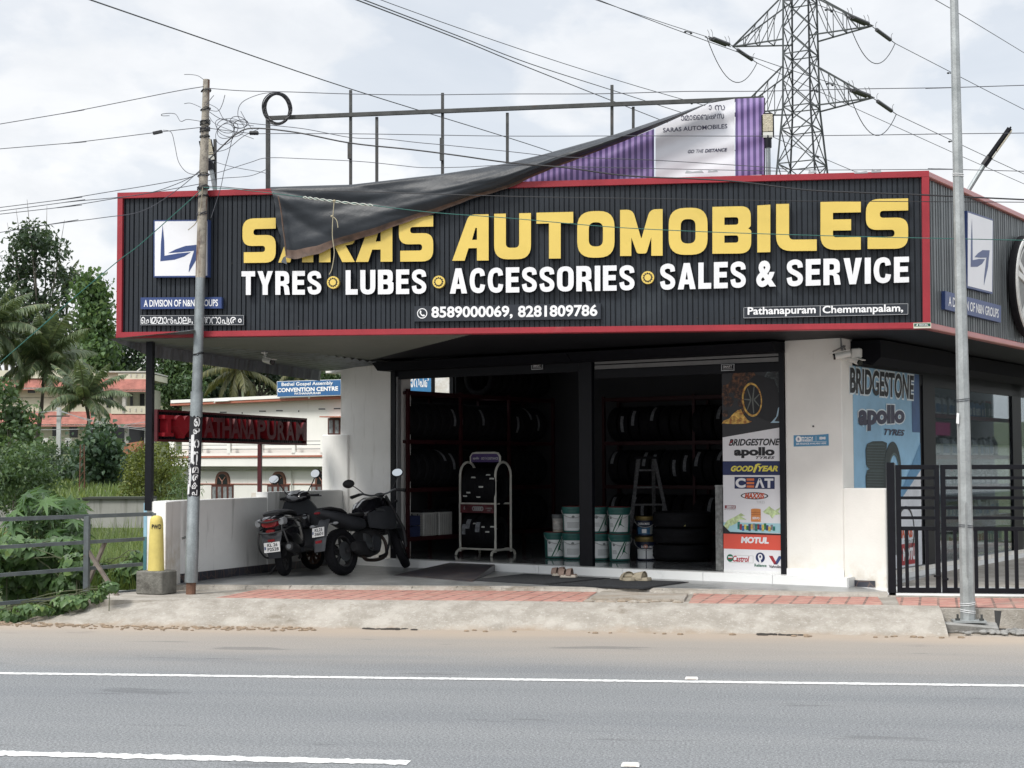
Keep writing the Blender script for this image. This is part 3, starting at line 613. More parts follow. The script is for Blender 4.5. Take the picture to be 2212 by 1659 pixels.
ib = [Vector((q[0].x + fw, q[0].y + .078)), Vector((q[1].x - .088, q[1].y + .078)), Vector((q[2].x - .088, q[2].y - .075)), Vector((q[3].x + fw, q[3].y - .075))]
frbar(b, F_SIGN, q[0], q[1], (q[1].x, ib[1].y), (q[0].x, ib[0].y), -.12, .0)
frbar(b, F_SIGN, (q[0].x, q[0].y + .006), (q[1].x, q[1].y + .006), (q[1].x, q[1].y + .040), (q[0].x, q[0].y + .040), .0, .012)
frbar(b, F_SIGN, (q[3].x, ib[3].y), (q[2].x, ib[2].y), q[2], q[3], -.12, .0)
frbar(b, F_SIGN, (q[0].x, ib[0].y), (ib[0].x, ib[0].y), (ib[3].x, ib[3].y), (q[3].x, ib[3].y), -.12, -.004)
frbar(b, F_SIGN, (ib[1].x, ib[1].y), (q[1].x, ib[1].y), (q[2].x, ib[2].y), (ib[2].x, ib[2].y), -.12, -.002)
b.build('frame', m_red, sign, bevel=.006)
b = MB(); rr = random.Random(2)
for x, z in [(q[0].x + .3 + i * .43, zz) for i in range(23) for zz in (5.37, 4.55, 3.7)]: b.lathe([(.009, 0), (.006, .008)], F_SIGN.p(x + rr.uniform(-.03, .03), z + rr.uniform(-.02, .02), -.054), (0, -1, 0), n=6)
e = b.build('screw_heads', m_dkgalv, sign); e['kind'] = 'stuff'
b = MB(); bits = [(1500, 373, 40, 5), (1540, 371, 22, 4), (1755, 373, 18, 6), (1860, 374, 30, 5), (1893, 372, 22, 7)]
for u, v, wd, ht in bits: b.polypx(F_SIGN, [(u - wd / 2, v + 1), (u + wd / 2, v), (u + wd * .4, v - ht), (u - wd * .1, v - ht * .4), (u - wd * .42, v - ht)], -.02, .004)
b.build('torn_film', m_alu, sign)
LET = dict(
 S=([(1, 1), (1, .76), (.33, .76, .07), (.33, .62, .07), (1, .62, .22), (1, 0, .25), (.04, 0), (.04, .24), (.68, .24, .07), (.68, .38, .07), (0, .38, .22), (0, 1, .26)], []),
 A=([(0, 0), (.46, 1, .12), (1, 1), (1, 0), (.68, 0), (.68, .27), (.45, .27), (.34, 0)], [[(.545, .45), (.64, .71), (.68, .71), (.68, .45)]]),
 R=([(0, 0), (0, 1), (1, 1, .25), (1, .40, .15), (.74, .37), (1, 0), (.65, 0), (.43, .36), (.32, .36), (.32, 0)], [[(.32, .57), (.32, .77), (.67, .77, .06), (.67, .57, .06)]]),
 U=([(0, 1), (0, 0, .3), (1, 0, .3), (1, 1), (.68, 1), (.68, .25, .1), (.32, .25, .1), (.32, 1)], []),
 T=([(0, 1), (0, .76), (.34, .76), (.34, 0), (.66, 0), (.66, .76), (1, .76), (1, 1)], []),
 O=([(0, 0, .34), (1, 0, .34), (1, 1, .34), (0, 1, .34)], [[(.31, .24, .14), (.69, .24, .14), (.69, .76, .14), (.31, .76, .14)]]),
 M=([(0, 0), (0, 1), (.30, 1, .14), (.5, .36, .05), (.70, 1, .14), (1, 1), (1, 0), (.735, 0), (.735, .40), (.62, .05, .05), (.40, .05, .05), (.265, .40), (.265, 0)], []),
 B=([(0, 0), (0, 1), (.99, 1, .24), (.99, .57, .16), (.92, .53), (1, .49, .12), (1, 0, .26)], [[(.31, .61), (.31, .77), (.67, .77, .06), (.67, .61, .06)], [(.31, .23), (.31, .385), (.67, .385, .06), (.67, .23, .06)]]),
 I=([(0, 0), (1, 0), (1, 1), (0, 1)], []),
 L=([(0, 1), (0, 0, .32), (1, 0), (1, .24), (.32, .24, .1), (.32, 1)], []),
 E=([(0, 1), (0, 0, .3), (1, 0), (1, .26), (.31, .26, .08), (.31, .40), (.76, .40), (.76, .63), (.31, .63), (.31, .77), (1, .77), (1, 1)], []))
yl = [('S', 525.7, 597.5, 472.4, 568.4), ('A', 603, 678.5, 471, 567.6), ('R', 691, 768, 470, 567), ('A', 770, 849, 469, 566.3), ('S', 863, 937, 467.5, 565.7), ('A', 978, 1056.5, 464.6, 563.8), ('U', 1068.4, 1147.8, 462, 560.8), ('T', 1159.7, 1239, 459.5, 559.3), ('O', 1247.6, 1328, 457, 557.4), ('M', 1340, 1431.7, 453.5, 553.5), ('O', 1444.8, 1528.6, 450, 551.2), ('B', 1539, 1622.7, 447, 548.6), ('I', 1635.8, 1663.9, 444, 545.8), ('L', 1676.4, 1764, 441, 543), ('E', 1772, 1859, 436.5, 540.4), ('S', 1870, 1961, 430.5, 538.3)]
for ch, u0, u1, v1, v0 in yl:
    p0 = Vector(F_SIGN.px(u0, v0 + .35)); p1 = Vector(F_SIGN.px(u1, v0 - .35)); p2 = Vector(F_SIGN.px(u1, v1 - .9)); p3 = Vector(F_SIGN.px(u0, v1 + .9))
    asp = (p1 - p0).length / (p3 - p0).length; out, hs = LET[ch]
    mp = lambda L_: [tuple((p0 * (1 - x) + p1 * x) * (1 - y) + (p3 * (1 - x) + p2 * x) * y) for x, y in rounded(L_, 6, (asp, 1))]
    b = MB(); b.poly(F_SIGN, mp(out), -.03, .035, [mp(h) for h in hs]); e = b.build('letter', m_letside, sign)
    b = MB(); b.poly(F_SIGN, mp(out), .037, None, [mp(h) for h in hs]); b.build('letter_face', m_yellow, e)
ww = [('TYRES', (523.4, 637.8), (695.5, 636.8), (695.5, 585.6), (523.4, 586.6)), ('LUBES', (748, 637.2), (922, 635.2), (922, 582.0), (748, 584.5)), ('ACCESSORIES', (972.7, 635), (1371, 627.6), (1371, 573.2), (972.7, 580.6)), ('SALES', (1426, 627), (1611, 622.0), (1611, 565.0), (1426, 570.6)), ('&', (1633.5, 621), (1676.4, 620.0), (1676.4, 563.0), (1633.5, 564.0)), ('SERVICE', (1699, 619.6), (1963, 610.4), (1963, 555), (1699, 561.6))]
HEL = dict(T=(.62, [(0, 1), (0, .78), (.32, .78), (.32, 0), (.68, 0), (.68, .78), (1, .78), (1, 1)], []), Y=(.70, [(0, 1), (.34, 1), (.5, .64), (.66, 1), (1, 1), (.67, .40), (.67, 0), (.33, 0), (.33, .40)], []),
 R=(.66, [(0, 0), (0, 1), (.95, 1, .3), (.95, .47, .2), (.74, .44), (.92, .36, .12), (1, 0), (.65, 0), (.58, .37, .12), (.35, .38), (.35, 0)], [[(.35, .57), (.35, .79), (.62, .79, .1), (.62, .57, .1)]]),
 E=(.57, [(0, 0), (0, 1), (1, 1), (1, .79), (.39, .79), (.39, .62), (.93, .62), (.93, .41), (.39, .41), (.39, .21), (1, .21), (1, 0)], []), L=(.53, [(0, 1), (0, 0), (1, 0), (1, .22), (.41, .22), (.41, 1)], []),
 U=(.66, [(0, 1), (0, 0, .42), (1, 0, .42), (1, 1), (.66, 1), (.66, .19, .16), (.34, .19, .16), (.34, 1)], []), B=(.68, [(0, 0), (0, 1), (.95, 1, .28), (.95, .56, .18), (.88, .52), (1, .47, .15), (1, 0, .3)], [[(.34, .60), (.34, .79), (.63, .79, .09), (.63, .60, .09)], [(.34, .20), (.34, .41), (.66, .41, .1), (.66, .20, .1)]]),
 A=(.74, [(0, 0), (.33, 1), (.67, 1), (1, 0), (.68, 0), (.63, .19), (.37, .19), (.32, 0)], [[(.43, .37), (.5, .68), (.57, .37)]]), I=(.23, [(0, 0), (0, 1), (1, 1), (1, 0)], []), V=(.70, [(0, 1), (.34, 1), (.5, .34), (.66, 1), (1, 1), (.68, 0), (.32, 0)], []),
 O=(.70, [(0, 0, .5), (1, 0, .5), (1, 1, .5), (0, 1, .5)], [[(.32, .18, .24), (.68, .18, .24), (.68, .82, .24), (.32, .82, .24)]]),
 S=(.63, [(.83, .69), (.77, .85), (.5, .905), (.22, .84), (.17, .70), (.28, .58), (.62, .46), (.80, .36), (.83, .24), (.74, .14), (.5, .095), (.24, .14), (.15, .33)], .192), C=(.66, [(.83, .68), (.76, .85), (.52, .90), (.26, .80), (.165, .5), (.26, .20), (.52, .10), (.76, .15), (.84, .34)], .20))
def stroke(path, w_, asp):
    P = smooth_path([(x * asp, y, 0) for x, y in path], 5); L_, R_ = [], []
    for i, p in enumerate(P):
        t = (P[min(i + 1, len(P) - 1)] - P[max(i - 1, 0)]).normalized(); nn = Vector((-t.y, t.x, 0)) * w_ / 2; L_.append(p + nn); R_.append(p - nn)
    Q = L_ + R_[::-1]; x0, x1, y0, y1 = min(p.x for p in Q), max(p.x for p in Q), min(p.y for p in Q), max(p.y for p in Q); return [((p.x - x0) / (x1 - x0), (p.y - y0) / (y1 - y0)) for p in Q]
for t_, bl, br, tr, tl in ww:
    b, b2 = MB(), MB(); c4 = [Vector(F_SIGN.px(*p)) for p in (bl, br, tr, tl)]
    if t_ == '&': b.textpx(F_SIGN, t_, bl, br, tr, tl, -.03, .030, bold=.04); b2.textpx(F_SIGN, t_, bl, br, tr, tl, .032, bold=.04)
    else:
        tot = sum(HEL[c][0] for c in t_) + .11 * (len(t_) - 1); x = 0
        for c in t_:
            asp, out, hs = HEL[c]; x0, x1 = x / tot, (x + asp) / tot; x += asp + .11
            fx_ = lambda px_, py_: tuple((c4[0] * (1 - (x0 + (x1 - x0) * px_)) + c4[1] * (x0 + (x1 - x0) * px_)) * (1 - py_) + (c4[3] * (1 - (x0 + (x1 - x0) * px_)) + c4[2] * (x0 + (x1 - x0) * px_)) * py_)
            if isinstance(hs, float): o_, hs = stroke(out, hs, asp), []
            else: o_, hs = rounded(out, 6, (asp, 1)), [rounded(h, 6, (asp, 1)) for h in hs]
            o_, hs = [fx_(*p) for p in o_], [[fx_(*p) for p in h] for h in hs]; b.poly(F_SIGN, o_, -.03, .03, hs); b2.poly(F_SIGN, o_, .032, None, hs)
    e = b.build('lettering', m_letside, sign); b2.build('lettering_face', m_letter, e)
def disc(cx, cy, r, n=28, r2=None, k=0): return [(cx + (r if not r2 or (i % 4) < 2 else r2) * math.cos(2 * math.pi * i / n), cy + (r if not r2 or (i % 4) < 2 else r2) * math.sin(2 * math.pi * i / n)) for i in range(n)]
for u, v in ((720.5, 610.5), (948.5, 609.5), (1399.5, 600)):
    x, z = F_SIGN.px(u, v); b = MB(); b.poly(F_SIGN, disc(x, z, .080), -.03, .028); e = b.build('gear_dot', m_yellow, sign)
    b = MB(); b.poly(F_SIGN, disc(x, z, .063, 48, .052), .031); b.build('gear_ring', m_ink, e)
    b = MB(); b.poly(F_SIGN, disc(x, z, .041), .034); b.build('gear_hub', m_yellow, e)
def plate(name, pts, mat, edge=None, d=.0, parent=sign):
    b = MB(); b.polypx(F_SIGN, pts, -.05, d); e = b.build(name, mat, parent)
    if edge:
        b = MB(); P = [F_SIGN.px(*p) for p in pts]
        for i in range(4): b.bar(F_SIGN.p(*P[i], d), F_SIGN.p(*P[(i + 1) % 4], d), .006, .006)
        b.build('plate_edge', edge, e)
    return e
m_plate = M('dark_plate', (.022, .026, .034), .4, nz=(1, .06)); m_txt = M('white_lettering', (.78, .78, .78), .5)
m_edge = M('pale_plate_edge', (.30, .31, .32), .5)
e = plate('phone_plate', [(895, 694.5), (1297.6, 689), (1297.6, 655), (895, 661.5)], m_plate)
b = MB(); b.textpx(F_SIGN, '8589000069,', (932, 690.5), (1107.5, 688.3), (1107.5, 660), (932, 662), .003, bold=.028); b.textpx(F_SIGN, '8281809786', (1119, 685.8), (1290.5, 683), (1290.5, 657.7), (1119, 660.2), .003, bold=.028)
x, z = F_SIGN.px(912, 677); b.poly(F_SIGN, disc(x, z, .066), .003, None, [disc(x, z, .055)])
hs_ = [(-.030, .036), (-.016, .038), (-.008, .018), (-.018, .006), (-.004, -.014), (.008, -.020), (.020, -.014), (.036, -.024), (.034, -.034), (.014, -.040), (-.012, -.026), (-.032, .004)]
b.poly(F_SIGN, [(x + p, z + r) for p, r in hs_], .003); b.build('plate_lettering', m_txt, e)
e = plate('place_plate', [(1606.7, 686.7), (1961.4, 678.7), (1961.4, 655.7), (1606.7, 664.4)], m_plate, m_edge, -.01)
b = MB(); b.textpx(F_SIGN, 'Pathanapuram', (1615, 685.0), (1762, 681.6), (1762, 660), (1615, 663.6), -.006, bold=.022); b.textpx(F_SIGN, 'Chemmanpalam,', (1777, 681.7), (1951, 677.5), (1951, 656.4), (1777, 660.6), -.006, bold=.022)
b.polypx(F_SIGN, [(1771.3, 682.6), (1772.3, 682.6), (1772.3, 661), (1771.3, 661)], -.007); b.build('plate_lettering', m_txt, e)
e = plate('place_plate', [(303, 701.5), (525.8, 701.2), (525.8, 681.2), (303, 681.6)], m_plate, m_edge, -.01)
b = MB(); mal = [('െച', 304, 326), ('മ', 326.5, 341), ('മ', 337.5, 352.5), ('ാ', 353, 360), ('ൻ', 361, 373), ('പ', 375, 386), ('ാ', 386.5, 393), ('ല', 394, 407), ('ം', 407.5, 412), (',', 413.5, 416), ('പ', 421, 432), ('ത', 433, 446), ('ത', 442, 455), ('ന', 456, 470), ('ാ', 470.5, 477), ('പ', 479, 491), ('ു', 489, 496), ('ര', 497, 510), ('ം', 514, 521.5)]
for ch, u0, u1 in mal:
    lo, hi = (699.5, 684.5) if ch not in (',', 'ം', 'ു') else ((700.5, 694) if ch == ',' else ((697, 688) if ch == 'ം' else (701, 688)))
    b.textpx(F_SIGN, ch, (u0, lo), (u1, lo), (u1, hi), (u0, hi), -.006, bold=.007)
b.build('plate_lettering', m_txt, e)
def logo(fr, P, parent, ext, face_d, mir=False):
    """blue edged white square with the two blue darts; P maps (x, y from top left, 0..1) to the frame"""
    b = MB(); b.poly(fr, [P(0, 1), P(1, 1), P(1, 0), P(0, 0)], -.05, ext); e = b.build('logo_box', m_blue, parent)
    b = MB(); b.poly(fr, [P(.022, .975), P(.975, .975), P(.975, .022), P(.022, .022)], ext + .002); b.build('logo_face', m_logoface, e)
    b = MB()
    b.poly(fr, [P(*p) for p in [(.165, .08), (.195, .38), (.20, .625), (.44, .585), (.68, .565), (.56, .64), (.38, .695), (.125, .72), (.135, .40)]], ext + .004)
    b.poly(fr, [P(*p) for p in [(.265, .58), (.40, .515), (.58, .455), (.86, .43), (.80, .66), (.64, .92), (.65, .80), (.735, .54), (.50, .565)]], ext + .004); b.build('logo_mark', m_blue, e)
P0 = [F_SIGN.px(*p) for p in ((333.8, 476.3), (453, 475.4), (452.5, 599), (333.6, 599.8))]
def LP(x, y): a = lerp2(P0[0], P0[1], x); c = lerp2(P0[3], P0[2], x); return lerp2(a, c, y)
logo(F_SIGN, LP, sign, .03, .03)
e = plate('company_plate', [(305, 668), (479.7, 666.5), (479.7, 642), (305, 643)], m_blue, None, .02)
b = MB(); b.textpx(F_SIGN, 'A DIVISION OF N&N GROUPS', (312, 663.2), (472, 661.8), (472, 647), (312, 648.2), .022, bold=.02); b.build('plate_lettering', m_txt, e)
# side face of the sign, running back along the shop's flank
F_SS = Fr((q[1].x, 19.0, 0), nS, UP, dS); zb, zt = q[1].y, q[2].y
corrugated(F_SS, .02, 9.3, zb + .04, zb + .04, zt - .04, zt - .04, .098, .052, .035, -.05).build('side_panel', M('grey_corrugated_side', (.13, .142, .145), .38, metal=.35, nz=(2, .2)), sign)
m_pinkred = M('faded_red_metal', (.40, .12, .11), .3, nz=(2, .1), coat=.3)
b = MB(); b.rect(F_SS, .003, 9.3, zb, zb + .075, -.12, .0); b.rect(F_SS, .003, 9.3, zt - .075, zt, -.12, .0); b.build('side_frame', m_pinkred, sign, bevel=.01)
P1 = [F_SS.px(*p) for p in ((2089.3, 455), (2145.4, 474), (2144, 635), (2089, 621.4))]
def LP2(x, y): a = lerp2(P1[0], P1[1], x); c = lerp2(P1[3], P1[2], x); return lerp2(a, c, y)
logo(F_SS, LP2, sign, .0, .0)
P2 = [F_SS.px(*p) for p in ((2042, 628.5), (2162.6, 660.3), (2162, 696.8), (2042, 668))]
b = MB(); b.poly(F_SS, P2[::-1], -.05, .0); e = b.build('company_plate', m_blue, sign)
def PQ(x, y): a = lerp2(P2[0], P2[1], x); c = lerp2(P2[3], P2[2], x); return lerp2(a, c, y)
b = MB(); b.text(F_SS, 'A DIVISION OF N&N GROUPS', [PQ(.05, .78), PQ(.95, .78), PQ(.95, .24), PQ(.05, .24)], .003, bold=.02); b.build('plate_lettering', m_txt, e)
wx, wz = F_SS.px(2179, 609); wx += .73; wc = F_SS.p(wx, wz, -.02)
b = MB(); b.lathe([(.70, 0), (.73, .02), (.73, .09), (.715, .105), (.0, .106)], wc, dS, 48, cap=False); e = b.build('wheel_emblem', m_tyre, sign, smooth=30)
b = MB(); b.ring(wc, dS, .66, [(.045, .108), (.04, .125), (.0, .13), (-.03, .118), (-.03, .108)], 48); b.ring(wc, dS, .57, [(.01, .107), (.01, .112), (-.01, .112), (-.01, .107)], 40); b.lathe([(.13, .107), (.13, .135), (.06, .14), (0, .14)], wc, dS, 20, cap=False)
for i in range(5):
    a = 2 * math.pi * i / 5 + .3; d = F_SS.u * math.cos(a) + F_SS.v * math.sin(a)
    for k in (-1, 1): d2 = F_SS.u * math.cos(a + k * .13) + F_SS.v * math.sin(a + k * .13); b.bar(wc + dS * .115 + d * .08, wc + dS * .12 + d2 * .65, .085, .022, up=dS)
b.build('alloy_rim', M('silver_rim', (.62, .61, .58), .35, metal=.1), e); b = MB(); b.lathe([(.60, .1065), (.60, .1075), (0, .1078)], wc, dS, 40, cap=False); b.build('rim_back', M('rim_shadow_grey', (.20, .20, .19), .5), e)
b = MB(); b.polypx(F_SIGN, [(1973, 709.5), (2011, 709), (2011, 697), (1973, 698)], .0, .014); e = b.build('maker_sticker', M('cream', (.55, .55, .46), .5), sign)
b = MB(); b.polypx(F_SIGN, [(1974.5, 705.5), (2009.5, 705), (2009.5, 698.6), (1974.5, 699.4)], .016); b.build('sticker_print', M('sticker_green', (.012, .08, .05), .4), e)
b = MB(); b.textpx(F_SIGN, 'EXCEL', (1986, 704), (2005, 703.6), (2005, 700.2), (1986, 700.6), .018, bold=.02); b.polypx(F_SIGN, [(1977, 703.5), (1983, 700), (1982, 704.5), (1980, 703)], .018); b.build('sticker_lettering', m_txt, e)
# ---------------------------------------------------------------- hoarding frame on the roof edge, torn banner
YF = 19.32
frm = thing('hoarding_frame', 'bare rusty steel hoarding frame of posts and one long rail on the shop roof', 'hoarding frame', (-3, YF, 5.4))
b = MB(); b.bar(PY(579, 409, YF), PY(579, 257, YF), .05, .05, (0, 1, 0)); b.build('post', m_dkgalv, frm)
b = MB(); b.bar(PY(575, 255.5, YF), PY(1650, 212.5, YF), .05, .05, UP); b.build('rail', m_dkgalv, frm)
for u, v0, v1, wd in ((757.5, 195, 402, .035), (814, 253, 400, .035), (956, 201, 385, .035), (1096, 244, 365, .035), (1322, 184, 340, .038), (1368, 231, 330, .035), (1649, 212, 385, .045)):
    b = MB(); b.bar(PY(u - .0, v1, YF + .03), PY(u, v0, YF + .03), wd, wd, (0, 1, 0)); b.build('post', m_dkgalv, frm)
for u, v0, v1 in ((755.5, 307, 343), (954.5, 298, 347)):
    b = MB(); b.bar(PY(u, v1, YF - .01), PY(u, v0, YF - .01), .05, .04, (0, 1, 0)); b.build('splice_plate', m_dkgalv, frm)
ban = thing('torn_banner', 'torn advertising banner peeled off its frame, black back hanging diagonally across the shop sign', 'banner', (-2, 19.0, 5.2))
m_tarp = M('black_vinyl_back', (.016, .020, .0255), .46, nz=(2.5, .2), bump=(6, .35), spec=.45, stain=(1.4, (.030, .036, .044), .5, .8))
m_hem = M('brown_stained_hem', (.10, .062, .045), .6, nz=(9, .4), stain=(5, (.045, .035, .03), .5, .7))
top = [(583, 404), (660, 401.5), (759, 398.7), (860, 387), (953, 376), (1025, 365), (1097, 352), (1175, 333), (1250, 312), (1329, 290), (1430, 256), (1505, 231), (1546, 216)]
bot = [(616, 556), (640, 558), (690, 547), (747, 525), (800, 508), (858, 488), (935, 461), (1015, 432), (1100, 405), (1206, 359), (1332, 311.5), (1450, 261), (1540, 219)]
def resample(P, n):
    P = [Vector((*p, 0)) for p in P]; L_ = [0]
    for i in range(1, len(P)): L_.append(L_[-1] + (P[i] - P[i - 1]).length)
    out = []
    for k in range(n + 1):
        s = L_[-1] * k / n; i = min(len(P) - 2, max(j for j in range(len(P)) if L_[j] <= s + 1e-9)); t = (s - L_[i]) / (L_[i + 1] - L_[i]); q = P[i].lerp(P[i + 1], t); out.append((q.x, q.y))
    return out
NT, NW = 150, 34; tp, bt = resample(top, NT), resample(bot, NT); b = MB(); hem = MB(); rr = random.Random(4)
ph = [(rr.uniform(0, 6.28), rr.uniform(.5, 1)) for _ in range(8)]
def fold(q, t):
    """drape: soft pleats fanning out of the upper left corner plus a rolled upper edge"""
    x = q * 4.6; y = t * (1 - q) * 1.2
    ang = math.atan2(y + .02, x + .12)
    d = .011 * math.sin(ang * 9 + ph[0][0]) * (1 - q) * (1 if x > .08 else x / .08) + .004 * math.sin(ang * 21 + ph[1][0] + x) * (1 - q)
    d += .016 * math.sin(t * 7 + q * 6 + 1.5 * math.sin(q * 4)) + .003 * math.sin(t * 19 - q * 17 + ph[2][0]) + .0022 * math.sin(t * 31 + q * 23 + 2 * math.sin(q * 11))
    d += .006 * math.sin(x * 5 + y * 7 + ph[3][0]) * math.sin(y * 6 - x * 3)
    d += .022 * abs(math.sin(ang * 5.5 + 1.2 * math.sin(q * 9))) ** .5 * (1 - q) + .012 * abs(math.sin(t * 6 - q * 9 + 1 + .8 * math.sin(q * 13))) ** .6
    d += .11 * math.sin(math.pi * min(1, t * 1.05)) ** .7 * (.35 + .9 * q)
    return d
for i in range(NT + 1):
    for j in range(NW + 1):
        q, t = i / NT, j / NW; u = tp[i][0] * (1 - t) + bt[i][0] * t; v = tp[i][1] * (1 - t) + bt[i][1] * t
        if i == 0: u += 3 * math.sin(t * 9)
        v += (1.6 * math.sin(q * 40) + 1.0 * math.sin(q * 97)) * t ** 6 * (1 - q)
        y0 = 18.93 + .30 * max(0, q - .45) if t > .02 else 18.97 + .3 * max(0, q - .45)
        b.v.append(PY(u, v, y0 - fold(q, t)))
b.f = [(i * (NW + 1) + j, i * (NW + 1) + j + 1, (i + 1) * (NW + 1) + j + 1, (i + 1) * (NW + 1) + j) for i in range(NT) for j in range(NW)]
hem.v = [v.copy() for v in b.v]; hc = 4
b2 = [f for k, f in enumerate(b.f) if (k % NW) < NW - hc]; hem.f = [f for k, f in enumerate(b.f) if (k % NW) >= NW - hc]
b.f = b2; b.build('banner_back', m_tarp, ban, smooth=70); hem.build('banner_hem', m_hem, ban, smooth=70)
b = MB(); b.add([PY(617, 553, 18.9), PY(620, 571, 18.88), PY(607, 566, 18.9), PY(612, 556, 18.92), PY(600, 547, 18.93), PY(596, 545, 18.93), PY(599, 430, 18.94), PY(606, 470, 18.93)], [(0, 3, 2, 1)]); b.build('banner_flap', M('grey_vinyl_flap', (.06, .07, .08), .5), ban)
b = MB(); P = smooth_path([PY(u, v, 18.78) for u, v in ((601, 424), (607, 455), (611, 490), (615, 520), (619, 552))], 5); b.tube(P, .010, 5); b.build('banner_seam', m_hem, ban)
# printed side still stretched on the right half of the frame
def stripes(c1, c2, period):
    m = M('purple_stripes', c1, .45, nz=(3, .04)); n_ = m.node_tree; bs = n_.nodes['Principled BSDF']; src = bs.inputs['Base Color'].links[0].from_socket
    tcn = n_.nodes.new('ShaderNodeTexCoord'); sp = n_.nodes.new('ShaderNodeSeparateXYZ'); n_.links.new(tcn.outputs['Object'], sp.inputs[0])
    mm = n_.nodes.new('ShaderNodeMath'); mm.operation = 'MULTIPLY'; mm.inputs[1].default_value = 2 * math.pi / period; n_.links.new(sp.outputs[0], mm.inputs[0])
    sn = n_.nodes.new('ShaderNodeMath'); sn.operation = 'SINE'; n_.links.new(mm.outputs[0], sn.inputs[0]); mr_ = n_.nodes.new('ShaderNodeMapRange'); mr_.inputs[1].default_value = -.15; mr_.inputs[2].default_value = .15; n_.links.new(sn.outputs[0], mr_.inputs[0])
    mx = n_.nodes.new('ShaderNodeMix'); mx.data_type = 'RGBA'; n_.links.new(mr_.outputs[0], mx.inputs[0]); n_.links.new(src, mx.inputs[6]); mx.inputs[7].default_value = (*c2, 1); n_.links.new(mx.outputs[2], bs.inputs['Base Color']); return m
m_stripe = stripes((.27, .19, .40), (.085, .058, .165), .0745); m_banwhite = M('banner_white', (.62, .62, .65), .45, nz=(1, .03)); m_banink = M('banner_ink', (.05, .05, .085), .5)
YB = 19.22
bl_ = [(1100, 403.5), (1206, 400), (1415, 388), (1587, 380.7), (1652, 377)]; tl_ = [(1100, 402.5), (1206, 358), (1332, 311), (1415, 277.5), (1536, 222.5), (1587, 213.5), (1648, 211)]
def yat(P, u): return float(np.interp(u, [p[0] for p in P], [p[1] for p in P]))
def wrinkle(p):
    x, z = p.x, p.z; s = z - .42 * x
    return .008 * math.sin(s * 15 + 1.5 * math.sin(x * 2)) + .004 * math.sin(s * 31 + x * 3) + .005 * math.sin((z - .2 * x) * 19 + 1)
def bpt(u, v, off=0):
    p = PY(u, v, YB); return PY(u, v, YB - wrinkle(p) - off)
def strip(u0, u1, n, m=26):
    g = MB()
    for i in range(n + 1):
        u = u0 + (u1 - u0) * i / n; a, c = yat(bl_, u), yat(tl_, u)
        for j in range(m + 1): g.v.append(bpt(u, a + (c - a) * j / m))
    g.f = [(i * (m + 1) + j, (i + 1) * (m + 1) + j, (i + 1) * (m + 1) + j + 1, i * (m + 1) + j + 1) for i in range(n) for j in range(m)]; return g
strip(1101, 1413, 70).build('striped_panel', m_stripe, ban, smooth=80); strip(1416, 1587, 40).build('white_panel', m_banwhite, ban, smooth=80); strip(1588.5, 1650.5, 16).build('striped_panel', m_stripe, ban, smooth=80)
class FBan:                                 # writing follows the wrinkles of the cloth
    pass
def bantext(b, txt, quad, **k):
    v, f, bd = text_mesh(txt, **k); q_ = [Vector((*p, 0)) for p in quad]; vv = []
    for x, y, _ in v:
        p = (q_[0] * (1 - x) + q_[1] * x) * (1 - y) + (q_[3] * (1 - x) + q_[2] * x) * y; vv.append(bpt(p.x, p.y, .004))
    b.add(vv, f)
b = MB(); bantext(b, 'SARAS AUTOMOBILES', [(1432, 286), (1571, 277), (1571, 267.5), (1432, 276.5)], bold=.012)
bantext(b, 'GO', [(1485.7, 331.3), (1500, 330.5), (1500, 323.2), (1485.7, 324)], bold=.03, shear=.25); bantext(b, 'THE', [(1504, 330.4), (1520, 329.4), (1520, 322.2), (1504, 323.2)], shear=.25, bold=.004); bantext(b, 'DISTANCE', [(1522.5, 329.3), (1571, 327), (1571, 319.4), (1522.5, 322)], bold=.03, shear=.25)
for ch, u0, u1, dv in (('ാ', 1471, 1478, 0), ('മ', 1479, 1489, 0), ('ാ', 1490, 1495.5, 0), ('െ', 1497, 1505, 0), ('െ', 1505.5, 1513, 0), ('ബ', 1514, 1530, 0), ('ൽ', 1532, 1548, 0), ('സ', 1549, 1564, 0), ('ാ', 1531, 1537, -20), ('സ', 1544, 1566, -19)):
    y1 = 260.5 - (u0 - 1471) * .05 + dv; bantext(b, ch, [(u0, y1), (u1, y1), (u1, y1 - 11), (u0, y1 - 11)], bold=.006)
b.build('banner_lettering', m_banink, ban)
# coil of spare cable hung on the corner of the frame
m_cable = M('black_cable', (.012, .013, .016), .5, nz=(20, .1)); m_wire = M('grey_wire', (.055, .058, .07), .6); m_hv = M('power_line', (.05, .053, .06), .6, metal=.4)
b = MB(); rr = random.Random(9); YC = 19.26
for k in range(9):
    ox, oz, ro = rr.uniform(-4, 2), rr.uniform(-2, 2), rr.uniform(-2.5, 1.5)
    b.tube([PY(600 + ox + (29 + ro) * math.cos(t * 2 * math.pi / 40) * (1 + .04 * math.sin(t * .31)), 235 + oz + (33 + ro) * math.sin(t * 2 * math.pi / 40), YC - .02 * rr.random()) for t in range(40)], .0075, 5, closed=True)
tag(b.build('cable_coil', m_cable, base=PY(600, 267, YC)), 'big round coil of black cable hung on the corner of the bare hoarding frame', 'cable coil')
